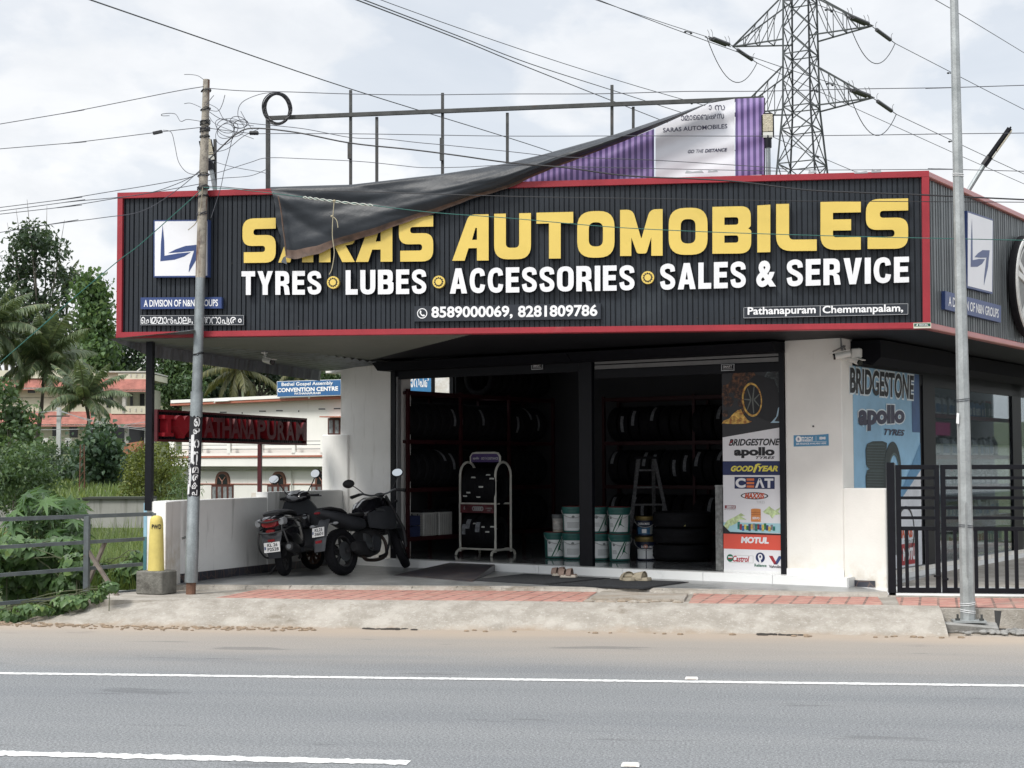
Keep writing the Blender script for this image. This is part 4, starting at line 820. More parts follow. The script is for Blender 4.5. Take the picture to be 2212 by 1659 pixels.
# ---------------------------------------------------------------- flood lights on the roof edge
def floodlight(label, head, foot, wd, ln, rz_face, Y, tiltv):
    """head: pixel of the head's lower end; foot: pixel of the pole foot"""
    f = PY(*foot, Y); h = PY(*head, Y); t = thing('flood_light', label, 'flood light', f, 'flood lights on the shop roof')
    b = MB(); b.tube([f - UP * .05, h], .03, 8); b.build('pole', m_galv, t)
    d = Vector(tiltv).normalized(); nrm = Vector(rz_face).normalized(); nrm = (nrm - d * nrm.dot(d)).normalized(); sd = d.cross(nrm)
    R = Matrix((sd, d, nrm)).transposed(); c = h + d * (ln / 2 + .08)
    b = MB(); b.tube([h - d * .03, h + d * .12], .045, 8); b.build('knuckle', m_black, t)
    b = MB(); b.box(c, (wd, ln, .07), R); b.build('housing', m_black, t, bevel=.025, seg=2)
    b = MB(); b.box(c + nrm * .036 + d * ln * .10, (wd * .78, ln * .66, .01), R); e = b.build('lens', M('lamp_lens', (.42, .38, .28), .25, nz=(70, .3), bump=(60, .6)), t)
    b = MB(); b.box(c + nrm * .036 - d * ln * .36, (wd * .78, ln * .2, .01), R); b.build('driver_cover', M('lamp_cover', (.55, .55, .5), .4), t); return t
floodlight('upright flood light with a pale lens beside the purple end of the torn banner', (1659, 314), (1660, 380), .155, .33, (0, -1, 0), 19.15, (0, .02, 1))
floodlight('dark flood light leaning left, half hidden behind the poster covered pole', (455.5, 362), (466, 411), .17, .32, (.35, -.8, -.1), 19.2, (-.22, 0, 1))
b = MB(); b.bar(PY(465, 411, 19.24), PY(464.5, 301, 19.24), .035, .035, (0, 1, 0)); tag(b.build('steel_stub_post', m_dkgalv, base=PY(465, 411, 19.24)), 'thin dark steel stub post standing on the roof edge beside the leaning flood light', 'post')
fl_d = F_SS.off(-.3); p0 = PP(2092, 403, F_SS.o - dS * .2, dS); 
floodlight('flood light on a slanting arm reaching out over the right flank of the sign', (2128, 353), (2091, 405), .16, .50, (.75, -.1, -.5), p0.y, (.52, 0, .72))
# ---------------------------------------------------------------- poles by the road
yl_ = G(412, 1283, .25); YP = yl_.y
pl = thing('utility_pole', 'tall left pole, rusty painted above and galvanised below, wrapped in black and white posters', 'pole', yl_)
m_oldpaint = M('flaking_cream_paint', (.32, .29, .24), .8, nz=(5, .25), streak=(2.2, (.11, .055, .035), .55, .68), stain=(9, (.17, .15, .13), .5, .62), bump=(50, .3))
def ax(v, u0=(412, 1283), u1=(446, 172)): t = (v - u0[1]) / (u1[1] - u0[1]); return PY(u0[0] + (u1[0] - u0[0]) * t, v, YP)
b = MB(); b.tube([ax(1290), ax(1255)], .062, 14); b.build('base_stub', M('rusty_stub', (.14, .075, .05), .85, nz=(8, .3)), pl)
b = MB(); b.tube([ax(1258), ax(1150), ax(1148), ax(846)], [.083, .083, .079, .079], 18); b.build('lower_tube', m_galv, pl, smooth=True)
b = MB(); b.tube([ax(850), ax(735), ax(597)], [.066, .064, .062], 16); b.build('middle_tube', m_galv, pl, smooth=True)
b = MB(); b.tube([ax(600), ax(350), ax(200), ax(172)], [.064, .057, .045, .043], 14); b.build('upper_tube', m_oldpaint, pl, smooth=True)
for v in (196, 236, 262, 268, 277, 283, 295, 378, 404, 408, 424, 462, 765): 
    b = MB(); rr = random.Random(v); r0 = .058 if v < 300 else .068
    for k in range(3): b.tube([ax(v + rr.uniform(-2, 2)) + Vector((math.cos(a), math.sin(a), .2 * math.sin(a + k))) * (r0 + .004 * k) for a in [i * 2 * math.pi / 14 for i in range(14)]], .005, 4, closed=True)
    b.build('wire_tie', m_cable if v != 462 else m_wire, pl)
# posters pasted round the pole
m_poster = M('black_poster_paper', (.014, .014, .018), .7, nz=(5, .2)); m_postwhite = M('poster_white', (.66, .66, .66), .7, nz=(14, .12))
def wrapq(a, v, r): p = ax(v); return p + Vector((math.sin(a), -math.cos(a), 0)) * r
def wrap(a0, a1, v0, v1, r, n=14, m=16, jag=0):
    g = MB(); rr = random.Random(int(v0))
    for i in range(n + 1):
        for j in range(m + 1):
            v = v0 + (v1 - v0) * j / m + (rr.uniform(-jag, jag) if j in (0, m) else 0); g.v.append(wrapq(a0 + (a1 - a0) * i / n, v, r))
    g.f = [(i * (m + 1) + j, (i + 1) * (m + 1) + j, (i + 1) * (m + 1) + j + 1, i * (m + 1) + j + 1) for i in range(n) for j in range(m)]; return g
wrap(-1.9, 2.0, 1072, 899, .081, jag=3).build('poster', m_poster, pl)
wrap(-1.9, -1.15, 1090, 895, .0815, n=5, jag=3).build('poster', m_postwhite, pl)
g = MB(); rr = random.Random(12)
for ch, v0, v1, a0, a1 in (('െ', 922, 902, .05, 1.0), ('ള', 946, 925, -.05, 1.05), ('റ', 968, 950, .1, 1.0), ('ന', 1005, 975, 0, .95), ('മ', 1022, 1008, 0, 1.0), ('ര', 1040, 1024, .05, 1.05), ('ക', 1056, 1042, 0, .9), ('പ', 1070, 1058, .05, .9)):
    tv, tf, bd = text_mesh(ch, bold=.03); g.add([wrapq(a0 + (a1 - a0) * x, v0 + (v1 - v0) * y, .083) for x, y, _ in tv], tf)
for k in range(15):
    ch = 'നലതസഗരപമയ'[k % 9]; v0 = 955 + k * 8; tv, tf, bd = text_mesh(ch, bold=.02); g.add([wrapq(-.85 + .45 * x, v0 + 0 - 6.0 * y, .083) for x, y, _ in tv], tf)
g.build('poster_lettering', m_postwhite, pl)
for a0, a1, v0, v1 in ((-.35, .15, 1000, 940), (-.5, -.2, 1050, 1010), (-.9, -.4, 1068, 1044), (-.6, .0, 1038, 1026)):
    wrap(a0, a1, v0, v1, .0838, n=5, m=8, jag=3).build('torn_paper', m_postwhite if v0 != 1038 else m_galv, pl)
b = MB(); p = ax(1160); b.bar(p + Vector((-.085, -.02, 0)), p + Vector((-.13, -.02, -.02)), .02, .03); b.build('cable_clamp', m_dkgalv, pl)
b = MB(); b.tube(smooth_path([ax(405) + Vector((.02, -.07, 0)), PY(433, 450, YP - .1), PY(424, 480, YP - .12), PY(406, 497, YP - .14)], 5), .006, 5); b.build('loose_cord', M('dirty_cord', (.28, .25, .18), .8), pl)
pr = G(2091, 1341, .12); YR = pr.y
po = thing('lamp_pole', 'tall tapered galvanised octagonal lamp pole on a bolted base plate at the right', 'lamp pole', pr)
def axr(v): t = (v - 1341) / (0 - 1341); return PY(2091 + (2061 - 2091) * t, v, YR)
topz = axr(-160)
m_pole = M('mottled_galvanised_pole', (.36, .38, .38), .55, metal=.35, nz=(4, .22), fine=(45, .15), stain=(3, (.24, .26, .26), .52, .7), bump=(30, .15))
b = MB(); b.tube([axr(1341), axr(1000), axr(0), topz], [.083, .076, .047, .044], 8); b.build('shaft', m_pole, po)
b = MB(); b.box(pr + UP * .004, (.36, .36, .022)); b.build('base_plate', m_pole, po)
for dx, dy in ((-.13, -.13), (.13, -.13), (-.13, .13), (.13, .13)):
    b = MB(); b.tube([pr + Vector((dx, dy, 0)), pr + Vector((dx, dy, .085))], .013, 7); b.lathe([(.026, .016), (.026, .04)], pr + Vector((dx, dy, 0)), UP, 6); b.build('anchor_bolt', m_dkgalv, po)
b = MB(); pd = [axr(1085), axr(1245)]; b.bar(pd[0] + Vector((0.005, -.076, 0)), pd[1] + Vector((0.005, -.079, 0)), .075, .008); b.build('service_hatch', m_pole, po)
for v, mt in ((376, m_postwhite), (1302, m_postwhite), (1318, m_postwhite), (862, m_wire), (1135, m_wire)):
    b = MB(); r0 = .052 + .03 * (v / 1341)
    for k in range(2): b.tube([axr(v + 4 * k) + Vector((math.cos(a), math.sin(a), .12 * math.sin(a + v))) * (r0 + .003) for a in [i * math.pi / 7 for i in range(14)]], .004, 4, closed=True)
    b.build('tie_wire', mt, po)
b = MB(); p = axr(905); b.add([p + Vector((-.08, -.05, .07)), p + Vector((-.055, -.075, .06)), p + Vector((-.06, -.075, -.06)), p + Vector((-.09, -.06, -.05)), p + Vector((-.075, -.07, .0))], [(0, 4, 1), (1, 4, 2), (2, 4, 3), (3, 4, 0)]); b.build('torn_paper', m_postwhite, po)
# broken footing and rubble round the lamp pole
b = MB(); ft = Vector((pr.x, pr.y, 0))
m_conc = M('grey_concrete', (.27, .265, .25), .92, nz=(6, .2), stain=(3, (.10, .10, .095), .55, .75), bump=(35, .6))
rr = random.Random(21)
def rough_block(b, c, sx, sy, sz, j=.02):
    n = 5; v = []
    g = MB(); g.box(c, (sx, sy, sz)); 
    for p in g.v: p += Vector((rr.uniform(-j, j), rr.uniform(-j, j), rr.uniform(-j, j)))
    b.add(g.v, g.f)
rough_block(b, ft + Vector((.0, .02, .045)), .62, .5, .11, .03); tag(b.build('pole_footing', m_conc, base=ft, bevel=.012), 'broken grey concrete footing under the bolted base plate of the lamp pole', 'footing')
b = MB(); rough_block(b, ft + Vector((.52, .22, .11)), .42, .3, .22, .02); tag(b.build('dark_culvert_block', M('dark_block_concrete', (.05, .05, .05), .8, nz=(5, .3)), base=ft + Vector((.5, .2, 0))), 'dark concrete block in the kerb gap right of the lamp pole', 'concrete block')  # block in the kerb gap, near-black grey all over
b = MB(); rough_block(b, ft + Vector((1.15, .2, .12)), .8, .34, .25, .03); tag(b.build('broken_kerbstone', m_apron, base=ft + Vector((1.15, .2, 0))), 'pale broken kerbstone at the right edge beyond the lamp pole', 'kerbstone')
b = MB()
for k in range(90):
    x, y = rr.gauss(.35, .35), rr.uniform(-.42, .02); s = rr.uniform(.012, .05); b.ell(ft + Vector((x, y, s * .4 + .01)), (s * 1.3, s, s * .6), Matrix.Rotation(rr.random() * 3, 3, 'Z'), n=6, m=4)
o = b.build('rubble', m_conc, base=ft); o['kind'] = 'stuff'
b = MB(); c = ft + Vector((.83, -.25, .035)); b.lathe([(.0, 0), (.028, .005), (.03, .12), (.012, .16), (.012, .18)], c, (1, .3, .02), 10); tag(b.build('plastic_bottle', M('clear_blue_plastic', (.35, .48, .60), .15, trans=.5), base=c, smooth=True), 'crushed clear blue plastic bottle lying in the rubble at the right edge', 'bottle')
b = MB(); c = ft + Vector((.62, -.3, .03)); b.bar(c, c + Vector((.14, -.05, .01)), .03, .006); tag(b.build('wood_splinter', M('pale_wood', (.45, .38, .28), .8), base=c), 'pale wood splinter lying in the rubble beside the lamp pole', 'splinter')
# ---------------------------------------------------------------- low cables strung past the shop
def cable(name, label, pts, r, mat=m_wire, Y=18.62, cat='cable', n=5, group='cables strung past the shop'):
    P = [PY(u, v, Y + (e[0] if e else 0)) for u, v, *e in pts]
    for k, (a, c) in ((0, (0, 1)), (len(P), (-1, -2))):                # spans run on beyond the picture
        if pts[a][0] < 0 or pts[a][0] > 2212: P.insert(k, P[a] + (P[a] - P[c]).normalized() * 14)
    P = smooth_path(P, n); b = MB(); b.tube(P, r * .82, 5)
    o = b.build(name, mat, base=P[0]); tag(o, label, cat, group); return o
yw = 18.72
cable('overhead_cable', 'topmost thin cable running from the pole head past the coil to the right edge', [(443, 190), (520, 196), (600, 198), (640, 199), (757, 203), (905, 205), (1100, 203), (1300, 202.5), (1480, 197.5), (1640, 197), (1860, 192), (2060, 189), (2250, 183)], .0062)
cable('overhead_cable', 'thin cable from the left edge rising to the head of the poster covered pole', [(-30, 273), (136, 245), (270, 219), (380, 197), (440, 187)], .0065)
cable('overhead_cable', 'cable with a black sleeve reaching the pole from the left below the topmost one', [(-30, 324), (150, 309), (330, 287), (400, 279), (436, 275)], .0062)
b = MB(); b.bar(PY(331, 288, 18.6), PY(350, 284, 18.6), .04, .035); tag(b.build('cable_sleeve', m_cable, base=PY(331, 288, 18.6)), 'short black joint sleeve on the cable left of the poster covered pole', 'cable joint')
cable('drop_cable', 'slack cable looping down from the black sleeve to the middle of the pole', [(352, 281), (370, 286), (378, 315), (386, 350), (405, 373), (432, 378)], .005)
cable('overhead_cable', 'level thin cable passing behind the coil and in front of the striped banner', [(445, 276), (540, 288), (600, 288.5), (757, 289), (905, 291), (1100, 294), (1400, 293.5), (1640, 294), (1860, 292), (2060, 289), (2250, 287)], .0058)
cable('cable_bundle', 'thick black bundle sagging across the white banner panel and the sign top', [(452, 344), (480, 316), (510, 290), (546, 277), (640, 286), (757, 309), (888, 323), (990, 336), (1097, 351), (1220, 362), (1329, 377), (1410, 383), (1493, 386), (1600, 393), (1739, 410), (1860, 416), (1993, 421), (2250, 433)], .0115, m_cable, 18.6)
cable('overhead_cable', 'thin wavy cable leaving the tangle and dipping past the lower banner edge', [(450, 240), (480, 258), (520, 262), (548, 267), (655, 278), (757, 297), (830, 300), (903, 308), (958, 313), (1097, 327), (1200, 338), (1302, 342), (1413, 346), (1561, 355), (1640, 360), (1750, 367), (2060, 366), (2250, 371)], .0055)
cable('overhead_cable', 'thin cable from mid pole over the frame post, drooping before the banner foot', [(432, 379), (470, 373), (540, 351), (578, 341), (660, 343), (780, 349), (860, 357), (914, 362), (1000, 361), (1097, 357), (1274, 361), (1452, 365), (1700, 370)], .0052)
cable('overhead_cable', 'lowest black cable drawn across the dark sign above the yellow letters', [(434, 403), (470, 403), (578, 411), (752, 413), (1097, 424), (1400, 429), (1700, 434), (1900, 435), (2250, 437)], .006, m_cable, 18.58)
for k, (lab, pts) in enumerate((('highest of the thin cables fanning down left from mid pole', [(432, 371), (407, 384), (330, 399), (238, 414), (120, 433), (-30, 452)]), ('thin cable crossing beneath the highest one of the left fan', [(432, 372), (380, 398), (300, 421), (142, 437), (-30, 460)]), ('straight thin cable of the left fan meeting the red sign frame', [(434, 397), (340, 414), (253, 428), (120, 449), (-30, 466)]), ('lowest cable of the left fan, bent where it crosses the sign corner', [(432, 368), (380, 412), (307, 456), (223, 470), (100, 486), (-30, 507)]))):
    cable('overhead_cable', lab, pts, .006, m_wire if k else m_wire, 18.66)
m_rope = M('green_rope', (.03, .125, .105), .7, nz=(30, .2))
cable('support_rope', 'taut green rope slanting down from the pole to the lower left corner', [(434, 411), (385, 455), (300, 530), (250, 568), (140, 660), (60, 731), (-40, 818)], .0075, m_rope, 18.64, 'rope', 8, 'green ropes')
cable('support_rope', 'green rope drawn across the face of the sign through the yellow letters', [(440, 405), (500, 408), (548, 413), (640, 424), (722, 435), (806, 444), (935, 459), (1097, 471), (1302, 489), (1460, 498), (1615, 504), (1850, 511), (2075, 516), (2250, 520)], .0062, m_rope, 18.58, 'rope', 6, 'green ropes')
b = MB(); P = smooth_path([PY(u, v, 18.58) for u, v in ((655, 426), (722, 435), (806, 444))], 20)
for ph_ in (0, math.pi): b.tube([p + Vector((0, math.cos(i * .8 + ph_), math.sin(i * .8 + ph_))) * .012 for i, p in enumerate(P)], .007, 5)
tag(b.build('twisted_cord', M('white_cord', (.48, .49, .44), .8), base=PY(722, 435, 18.58)), 'white cord twisted round the green rope in front of the black banner', 'cord')
b = MB(); b.tube(smooth_path([PY(u, v, 18.57) for u, v in ((722, 433), (719, 470), (718, 510), (722, 545), (717, 580), (711, 593))], 5), .006, 5); b.tube(smooth_path([PY(u, v, 18.57) for u, v in ((716, 468), (722, 470), (728, 478), (730, 492))], 4), .006, 5)
b.ell(PY(722, 434, 18.57), (.022, .02, .016), n=7, m=5); b.ell(PY(717, 467, 18.57), (.018, .015, .015), n=7, m=5)
tag(b.build('hanging_string', M('jute_string', (.36, .32, .22), .9), base=PY(722, 434, 18.57)), 'knotted pale string dangling from the green rope over the black banner', 'string')
b = MB(); rr = random.Random(6)
for cx, cy, rx, ry, tl in ((486, 272, 22, 14, .4), (498, 276, 30, 20, .1), (492, 281, 24, 16, -.5), (515, 264, 18, 12, .3), (520, 268, 16, 9, -.2), (486, 290, 19, 24, .5)):
    b.tube([PY(cx + rx * math.cos(t) * math.cos(tl) - ry * math.sin(t) * math.sin(tl), cy + rx * math.cos(t) * math.sin(tl) + ry * math.sin(t) * math.cos(tl), 18.66 + .04 * rr.random()) for t in [i * 2 * math.pi / 26 for i in range(26)]], .0045, 4, closed=True)
for pts in (((598, 199), (560, 204), (522, 222), (514, 250), (528, 268)), ((506, 274), (497, 320), (484, 370), (476, 408), (456, 470)), ((447, 223), (470, 235), (490, 262), (548, 272)), ((447, 243), (452, 252), (470, 270), (548, 300)), ((520, 240), (530, 258), (545, 280)), ((433, 262), (405, 258), (390, 262), (378, 246), (352, 246), (350, 250), (366, 250)), ((440, 172), (428, 164), (412, 161), (398, 161)), ((446, 226), (456, 213), (462, 206)), ((446, 236), (470, 240), (480, 226), (486, 205)), ((434, 232), (412, 223), (398, 224)), ((450, 345), (500, 360), (560, 371), (580, 376)), ((448, 391), (480, 385), (540, 380), (575, 366)), ((452, 330), (490, 322), (525, 295), (560, 278))):
    b.tube(smooth_path([PY(u, v, 18.66) for u, v in pts], 6), .0045, 4)
tag(b.build('wire_tangle', m_wire, base=PY(500, 270, 18.66)), 'loose tangle of thin wire loops beside the head of the poster covered pole', 'wire tangle')
b = MB(); b.tube([PY(539, 287, 18.6), PY(558, 288, 18.6)], .02, 8)
for k in range(6): b.lathe([(.028, -.005), (.028, .005)], PY(541 + k * 3, 287.3, 18.6), (1, 0, 0), 8)
tag(b.build('strain_insulator', m_cable, base=PY(539, 287, 18.6)), 'small black ribbed strain insulator on the cable right of the pole', 'insulator')
# ---------------------------------------------------------------- transmission tower and its lines
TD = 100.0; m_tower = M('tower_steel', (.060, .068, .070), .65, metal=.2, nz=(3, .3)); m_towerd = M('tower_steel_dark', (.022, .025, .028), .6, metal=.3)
au = Vector((.866, -.5, 0)); 
def rot_cam(x, d): return Vector((x * math.cos(YAW) - d * math.sin(YAW), x * math.sin(YAW) + d * math.cos(YAW), 0))
tu, tv = rot_cam(.866, -.5), rot_cam(.5, .866); tcen = PD(1732, 300, TD); tcen.z = 0
def tz(v): return PD(1732, v, TD).z
zb_, zt_ = -1.0, tz(-330); zw = tz(232)
def half(z): return .93 if z > zw else .93 + (zw - z) * .082
tower = thing('transmission_tower', 'tall lattice steel power pylon with cross arms rising behind the shop', 'pylon', tcen)
def cor(z, i): h = half(z) * (1 - .012 * max(0, z - zw)); a, c = ((-1, -1), (1, -1), (1, 1), (-1, 1))[i % 4]; return tcen + tu * (a * h) + tv * (c * h) + UP * z
lv = [zb_, 6, 11.5]; z = 14.5
while z < zw - .3: lv.append(z); z += 2.3
k0 = len(lv)
while zw + (len(lv) - k0) * 1.75 < zt_: lv.append(zw + (len(lv) - k0) * 1.75)
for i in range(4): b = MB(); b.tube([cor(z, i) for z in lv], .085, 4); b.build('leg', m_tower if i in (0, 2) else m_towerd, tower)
b = MB()
for k in range(len(lv) - 1):
    for i in range(4):
        b.tube([cor(lv[k], i), cor(lv[k + 1], i + 1)], .045, 4); b.tube([cor(lv[k], i + 1), cor(lv[k + 1], i)], .045, 4)
        if k % 2 == 0 or lv[k] < zw: b.tube([cor(lv[k], i), cor(lv[k], i + 1)], .045, 4)
b.build('bracing', m_tower, tower)
m_ins = M('insulator_porcelain', (.07, .07, .075), .35)
def arm(vz, sgn, ln, rise):
    z = tz(vz); tip = tcen + tu * (sgn * ln) + UP * (z + .25); g = MB(); ci = (1, 2) if sgn > 0 else (0, 3); st = []
    for i in ci:
        lo, hi = cor(z, i), cor(z + rise, i); g.tube([lo, tip], .06, 4); g.tube([hi, tip], .06, 4)
        for t1 in (.3, .55, .78): g.tube([lo.lerp(tip, t1), hi.lerp(tip, t1)], .035, 4); g.tube([lo.lerp(tip, t1), hi.lerp(tip, max(0, t1 - .27))], .035, 4)
        st.append((lo, hi))
    for t1 in (.3, .55, .78): g.tube([st[0][0].lerp(tip, t1), st[1][0].lerp(tip, t1)], .035, 4)
    g.build('cross_arm', m_tower, tower); return tip
tips = {}
for nm, vz, sg, ln, rs in (('ur', 84, 1, 4.75, 2.9), ('ul', 84, -1, 4.75, 2.9), ('lr', 238, 1, 4.75, 2.9), ('ll', 238, -1, 4.75, 2.9)): tips[nm] = arm(vz, sg, ln, rs)
near, far = rot_cam(-.78, -.62), rot_cam(.78, .62)
def string(tip, d, drop):
    dd = (d + UP * drop).normalized(); g = MB()
    for dx in ((0,) if d is far else (-.12, .12)):
        o_ = tip + tu * dx; g.tube([o_, o_ + dd * .5], .03, 5); g.tube([o_ + dd * .5, o_ + dd * 2.0], .13, 8); g.tube([o_ + dd * 2.0, o_ + dd * 2.5], .03, 5)
        for e_ in (.45, 2.1): g.tube(smooth_path([o_ + dd * e_, o_ + dd * e_ + UP * .35, o_ + dd * (e_ + .15) + UP * .55], 4), .02, 4)
    g.build('insulator_string', m_ins, tower); return tip + dd * 2.5
labs = {'ur': 'upper right', 'ul': 'upper left', 'lr': 'lower right', 'll': 'lower left'}
for nm, tip in tips.items():
    nlab = {'ur': 'from the upper right arm tip', 'ul': 'from the upper left arm tip', 'lr': 'from the lower right arm tip', 'll': 'from the lower left arm tip'}[nm]
    a = string(tip, near, .10); c = string(tip, far, -.30)
    g = MB(); g.tube([a + (c - a) * t + UP * (-8.5 * t * (1 - t)) for t in [i / 16 for i in range(17)]], .028, 5); g.build('jumper_wire', m_hv, tower)
    for e, d, ln, rise, wh in ((a, near, 75, 12, 'coming overhead'), (c, far, 260, -22, 'going off over the hill')):
        g = MB(); P = [e + d * ln * t + UP * (rise * t - (6 if wh[0] == 'c' else 14) * 4 * t * (1 - t) * .35) for t in [i / 24 for i in range(25)]]; g.tube(P, .022, 5)
        tag(g.build('power_line', m_hv, base=e), 'power line %s, %s' % (nlab, wh), 'power line', 'high voltage lines of the pylon')
        g = MB(); pp = P[0].lerp(P[1], .55); g.tube([pp + d * -.25 - UP * .08, pp + d * .25 - UP * .08], .035, 5); g.ell(pp + d * .27 - UP * .12, (.09, .09, .07), n=6, m=4); g.ell(pp - d * .27 - UP * .12, (.09, .09, .07), n=6, m=4)
        g.build('line_damper', m_towerd, tower)
def overhead(label, pts, ds, r):
    P = smooth_path([PD(u, v, d) for (u, v), d in zip(pts, ds)], 6); g = MB(); g.tube(P, r, 5); tag(g.build('power_line', m_hv, base=P[0]), label, 'power line', 'long lines crossing the sky')
overhead('single line crossing the sky from the upper left down behind the hoarding frame', [(150, -16), (400, 70), (757, 192), (1106, 300), (1230, 341)], (34, 42, 54, 68, 74), .018)
overhead('lower line of the pair crossing the sky above the middle of the frame', [(740, -12), (1000, 88), (1119, 137), (1343, 226), (1470, 276)], (36, 46, 52, 64, 72), .017)
overhead('upper line of the pair crossing the sky above the middle of the frame', [(735, -20), (975, 72), (1143, 137), (1320, 194), (1500, 252)], (36, 46, 54, 64, 74), .016)
overhead('thin line in the top right corner passing behind the lamp pole', [(2000, -12), (2090, 40), (2230, 125)], (60, 70, 90), .017)
# a bird far off above the trees
bp = PD(426, 968 / 1.823, 90); t = thing('bird', 'tiny dark bird in flight left of the sign corner', 'bird', bp)
g = MB(); g.ell(bp, (.07, .22, .06), n=8, m=6); g.loft([[bp + Vector((s * .05, .06, .02)), bp + Vector((s * .05, -.06, .02)), bp + Vector((s * .05, 0, .03))] for s in (1,)] + [[bp + Vector((.3, .08, .14)), bp + Vector((.3, -.02, .14)), bp + Vector((.3, .03, .15))], [bp + Vector((.52, .0, .08)), bp + Vector((.52, -.03, .08)), bp + Vector((.52, -.01, .09))]]); g.loft([[bp + Vector((-.05, .06, .02)), bp + Vector((-.05, -.06, .02)), bp + Vector((-.05, 0, .03))], [bp + Vector((-.3, .08, .14)), bp + Vector((-.3, -.02, .14)), bp + Vector((-.3, .03, .15))], [bp + Vector((-.52, .0, .08)), bp + Vector((-.52, -.03, .08)), bp + Vector((-.52, -.01, .09))]])
g.build('body', m_ink, t)
# ---------------------------------------------------------------- boundary wall, end pillar, red sign over it
wall = thing('boundary_wall', 'stained white boundary wall with a dark tile skirting left of the parked scooter', 'wall', (-7.6, 20, .3))
wa = G(374, 1260.5, .3); wb_ = Vector((*S(-8.62, .0, 0)[:2], .3)); wdir = (wb_ - wa); wdir.z = 0; wlen = wdir.length; wdir.normalize(); wn_ = Vector((wdir.y, -wdir.x, 0))
def W(a, o, z): p = wa + wdir * a + wn_ * o; return Vector((p.x, p.y, z))       # a along the wall, o out towards the forecourt
def wbox(b, a0, a1, o0, o1, z0, z1): return b.hexa([W(a0, o0, z0), W(a0, o1, z0), W(a1, o1, z0), W(a1, o0, z0)], [W(a0, o0, z1), W(a0, o1, z1), W(a1, o1, z1), W(a1, o0, z1)])
zt_w = PP(500, 1077, W(0, 0, 0), wn_).z; 
aj = (PP(577, 1070, W(0, 0, 0), wn_) - wa).dot(wdir)
b = MB(); wbox(b, .14, aj, -.2, 0, -1.2, zt_w); wbox(b, aj, wlen, -.2, .01, -1.2, zt_w + .075); b.build('wall_panel', m_wallgrey, wall, bevel=.008)
b = MB(); e0 = PD(316.5, 1200, 20.35); e1 = PD(357.5, 1200, 20.1)
c_ = [Vector((e0.x, e0.y, 0)), Vector((e1.x, e1.y, 0)), W(.16, .0, 0), W(.2, -.26, 0)]
b.hexa([Vector((p.x, p.y, -1.2)) for p in c_], [Vector((p.x, p.y, zt_w - .0)) for p in c_]); b.build('end_pillar', m_white, wall, bevel=.01)
b = MB(); wbox(b, .16, wlen - .3, .0, .018, .30, .42); b.build('tile_skirting', m_ramp, wall)
b = MB(); p = e0 - (e1 - e0).normalized() * .004; d_ = (c_[3] - c_[0]).normalized()
for i, cmat in enumerate((M('poster_pale_blue', (.25, .42, .52), .6), M('poster_teal', (.06, .16, .18), .6))):
    g = MB(); z0, z1 = ((.95, 1.40), (.45, .94))[i]; q0, q1 = c_[0].lerp(c_[1], -.004), c_[0].lerp(c_[1], .0)
    n_ = (c_[1] - c_[0]).normalized(); a0 = c_[0] - n_ * .07; g.hexa([Vector((x.x, x.y, z0)) for x in (a0, c_[0], c_[3], c_[3] - n_ * .07)], [Vector((x.x, x.y, z1)) for x in (a0, c_[0], c_[3], c_[3] - n_ * .07)]); g.build('painted_side', cmat, wall)
heart = thing('welcome_sign', 'narrow black sign with red letters I heart PATHANAPURAM mounted above the boundary wall', 'sign', W(1, -.1, 1.4))
h0 = PD(335.5, 953.5, 20.6); h1 = PD(659.6, 961.9, 24.75); hz0, hz1 = h0.z, PD(335.5, 884, 20.6).z; hr0, hr1 = h1.z, PD(661.6, 904, 24.85).z
hd = (h1 - h0); hd.z = 0; HL = hd.length; hd.normalize(); hn = Vector((hd.y, -hd.x, 0)); F_H = Fr((h0.x, h0.y, 0), hd, UP, hn)
zz = lambda x, k: (hz0 + (hr0 - hz0) * x / HL) if k == 0 else (hz1 + (hr1 - hz1) * x / HL)
corrugated(F_H, .02, HL - .02, zz(0, 0), zz(HL, 0), zz(0, 1), zz(HL, 1), .07, .02, .02, -.03).build('panel', m_ink, heart)
m_hred = M('red_letter_sheet', (.16, .006, .011), .4, nz=(3, .1)); m_hredlit = M('lit_red_letter', (.30, .011, .020), .45, nz=(3, .1)); m_hface = M('dull_letter_face', (.125, .028, .036), .45); m_hframe = M('dark_red_sign_frame', (.085, .012, .016), .5)  # I and heart coloured brighter as the lit end, other faces duller
b = MB()
for k0, k1 in ((0, .03), (1, -.03)):
    b.poly(F_H, [(0, zz(0, k0)), (HL, zz(HL, k0)), (HL, zz(HL, k0) + k1), (0, zz(0, k0) + k1)] if k1 > 0 else [(0, zz(0, 1) + k1), (HL, zz(HL, 1) + k1), (HL, zz(HL, 1)), (0, zz(0, 1))], -.05, .03)
for x in (0, HL - .03): b.rect(F_H, x, x + .03, zz(x, 0) + .031, zz(x, 1) - .031, -.05, .028)
b.build('frame', m_hframe, heart)
hx = lambda u: F_H.px(u, 930)[0]
lets = [('I', 342, 362)] + [(c, u0, u1) for c, u0, u1 in (('P', 402, 424), ('A', 426, 452), ('T', 447, 470), ('H', 467, 487), ('A', 486, 507), ('N', 506, 522), ('A', 522, 540), ('P', 543, 561), ('U', 564, 584), ('R', 587, 604), ('A', 606, 624), ('M', 627, 649))]
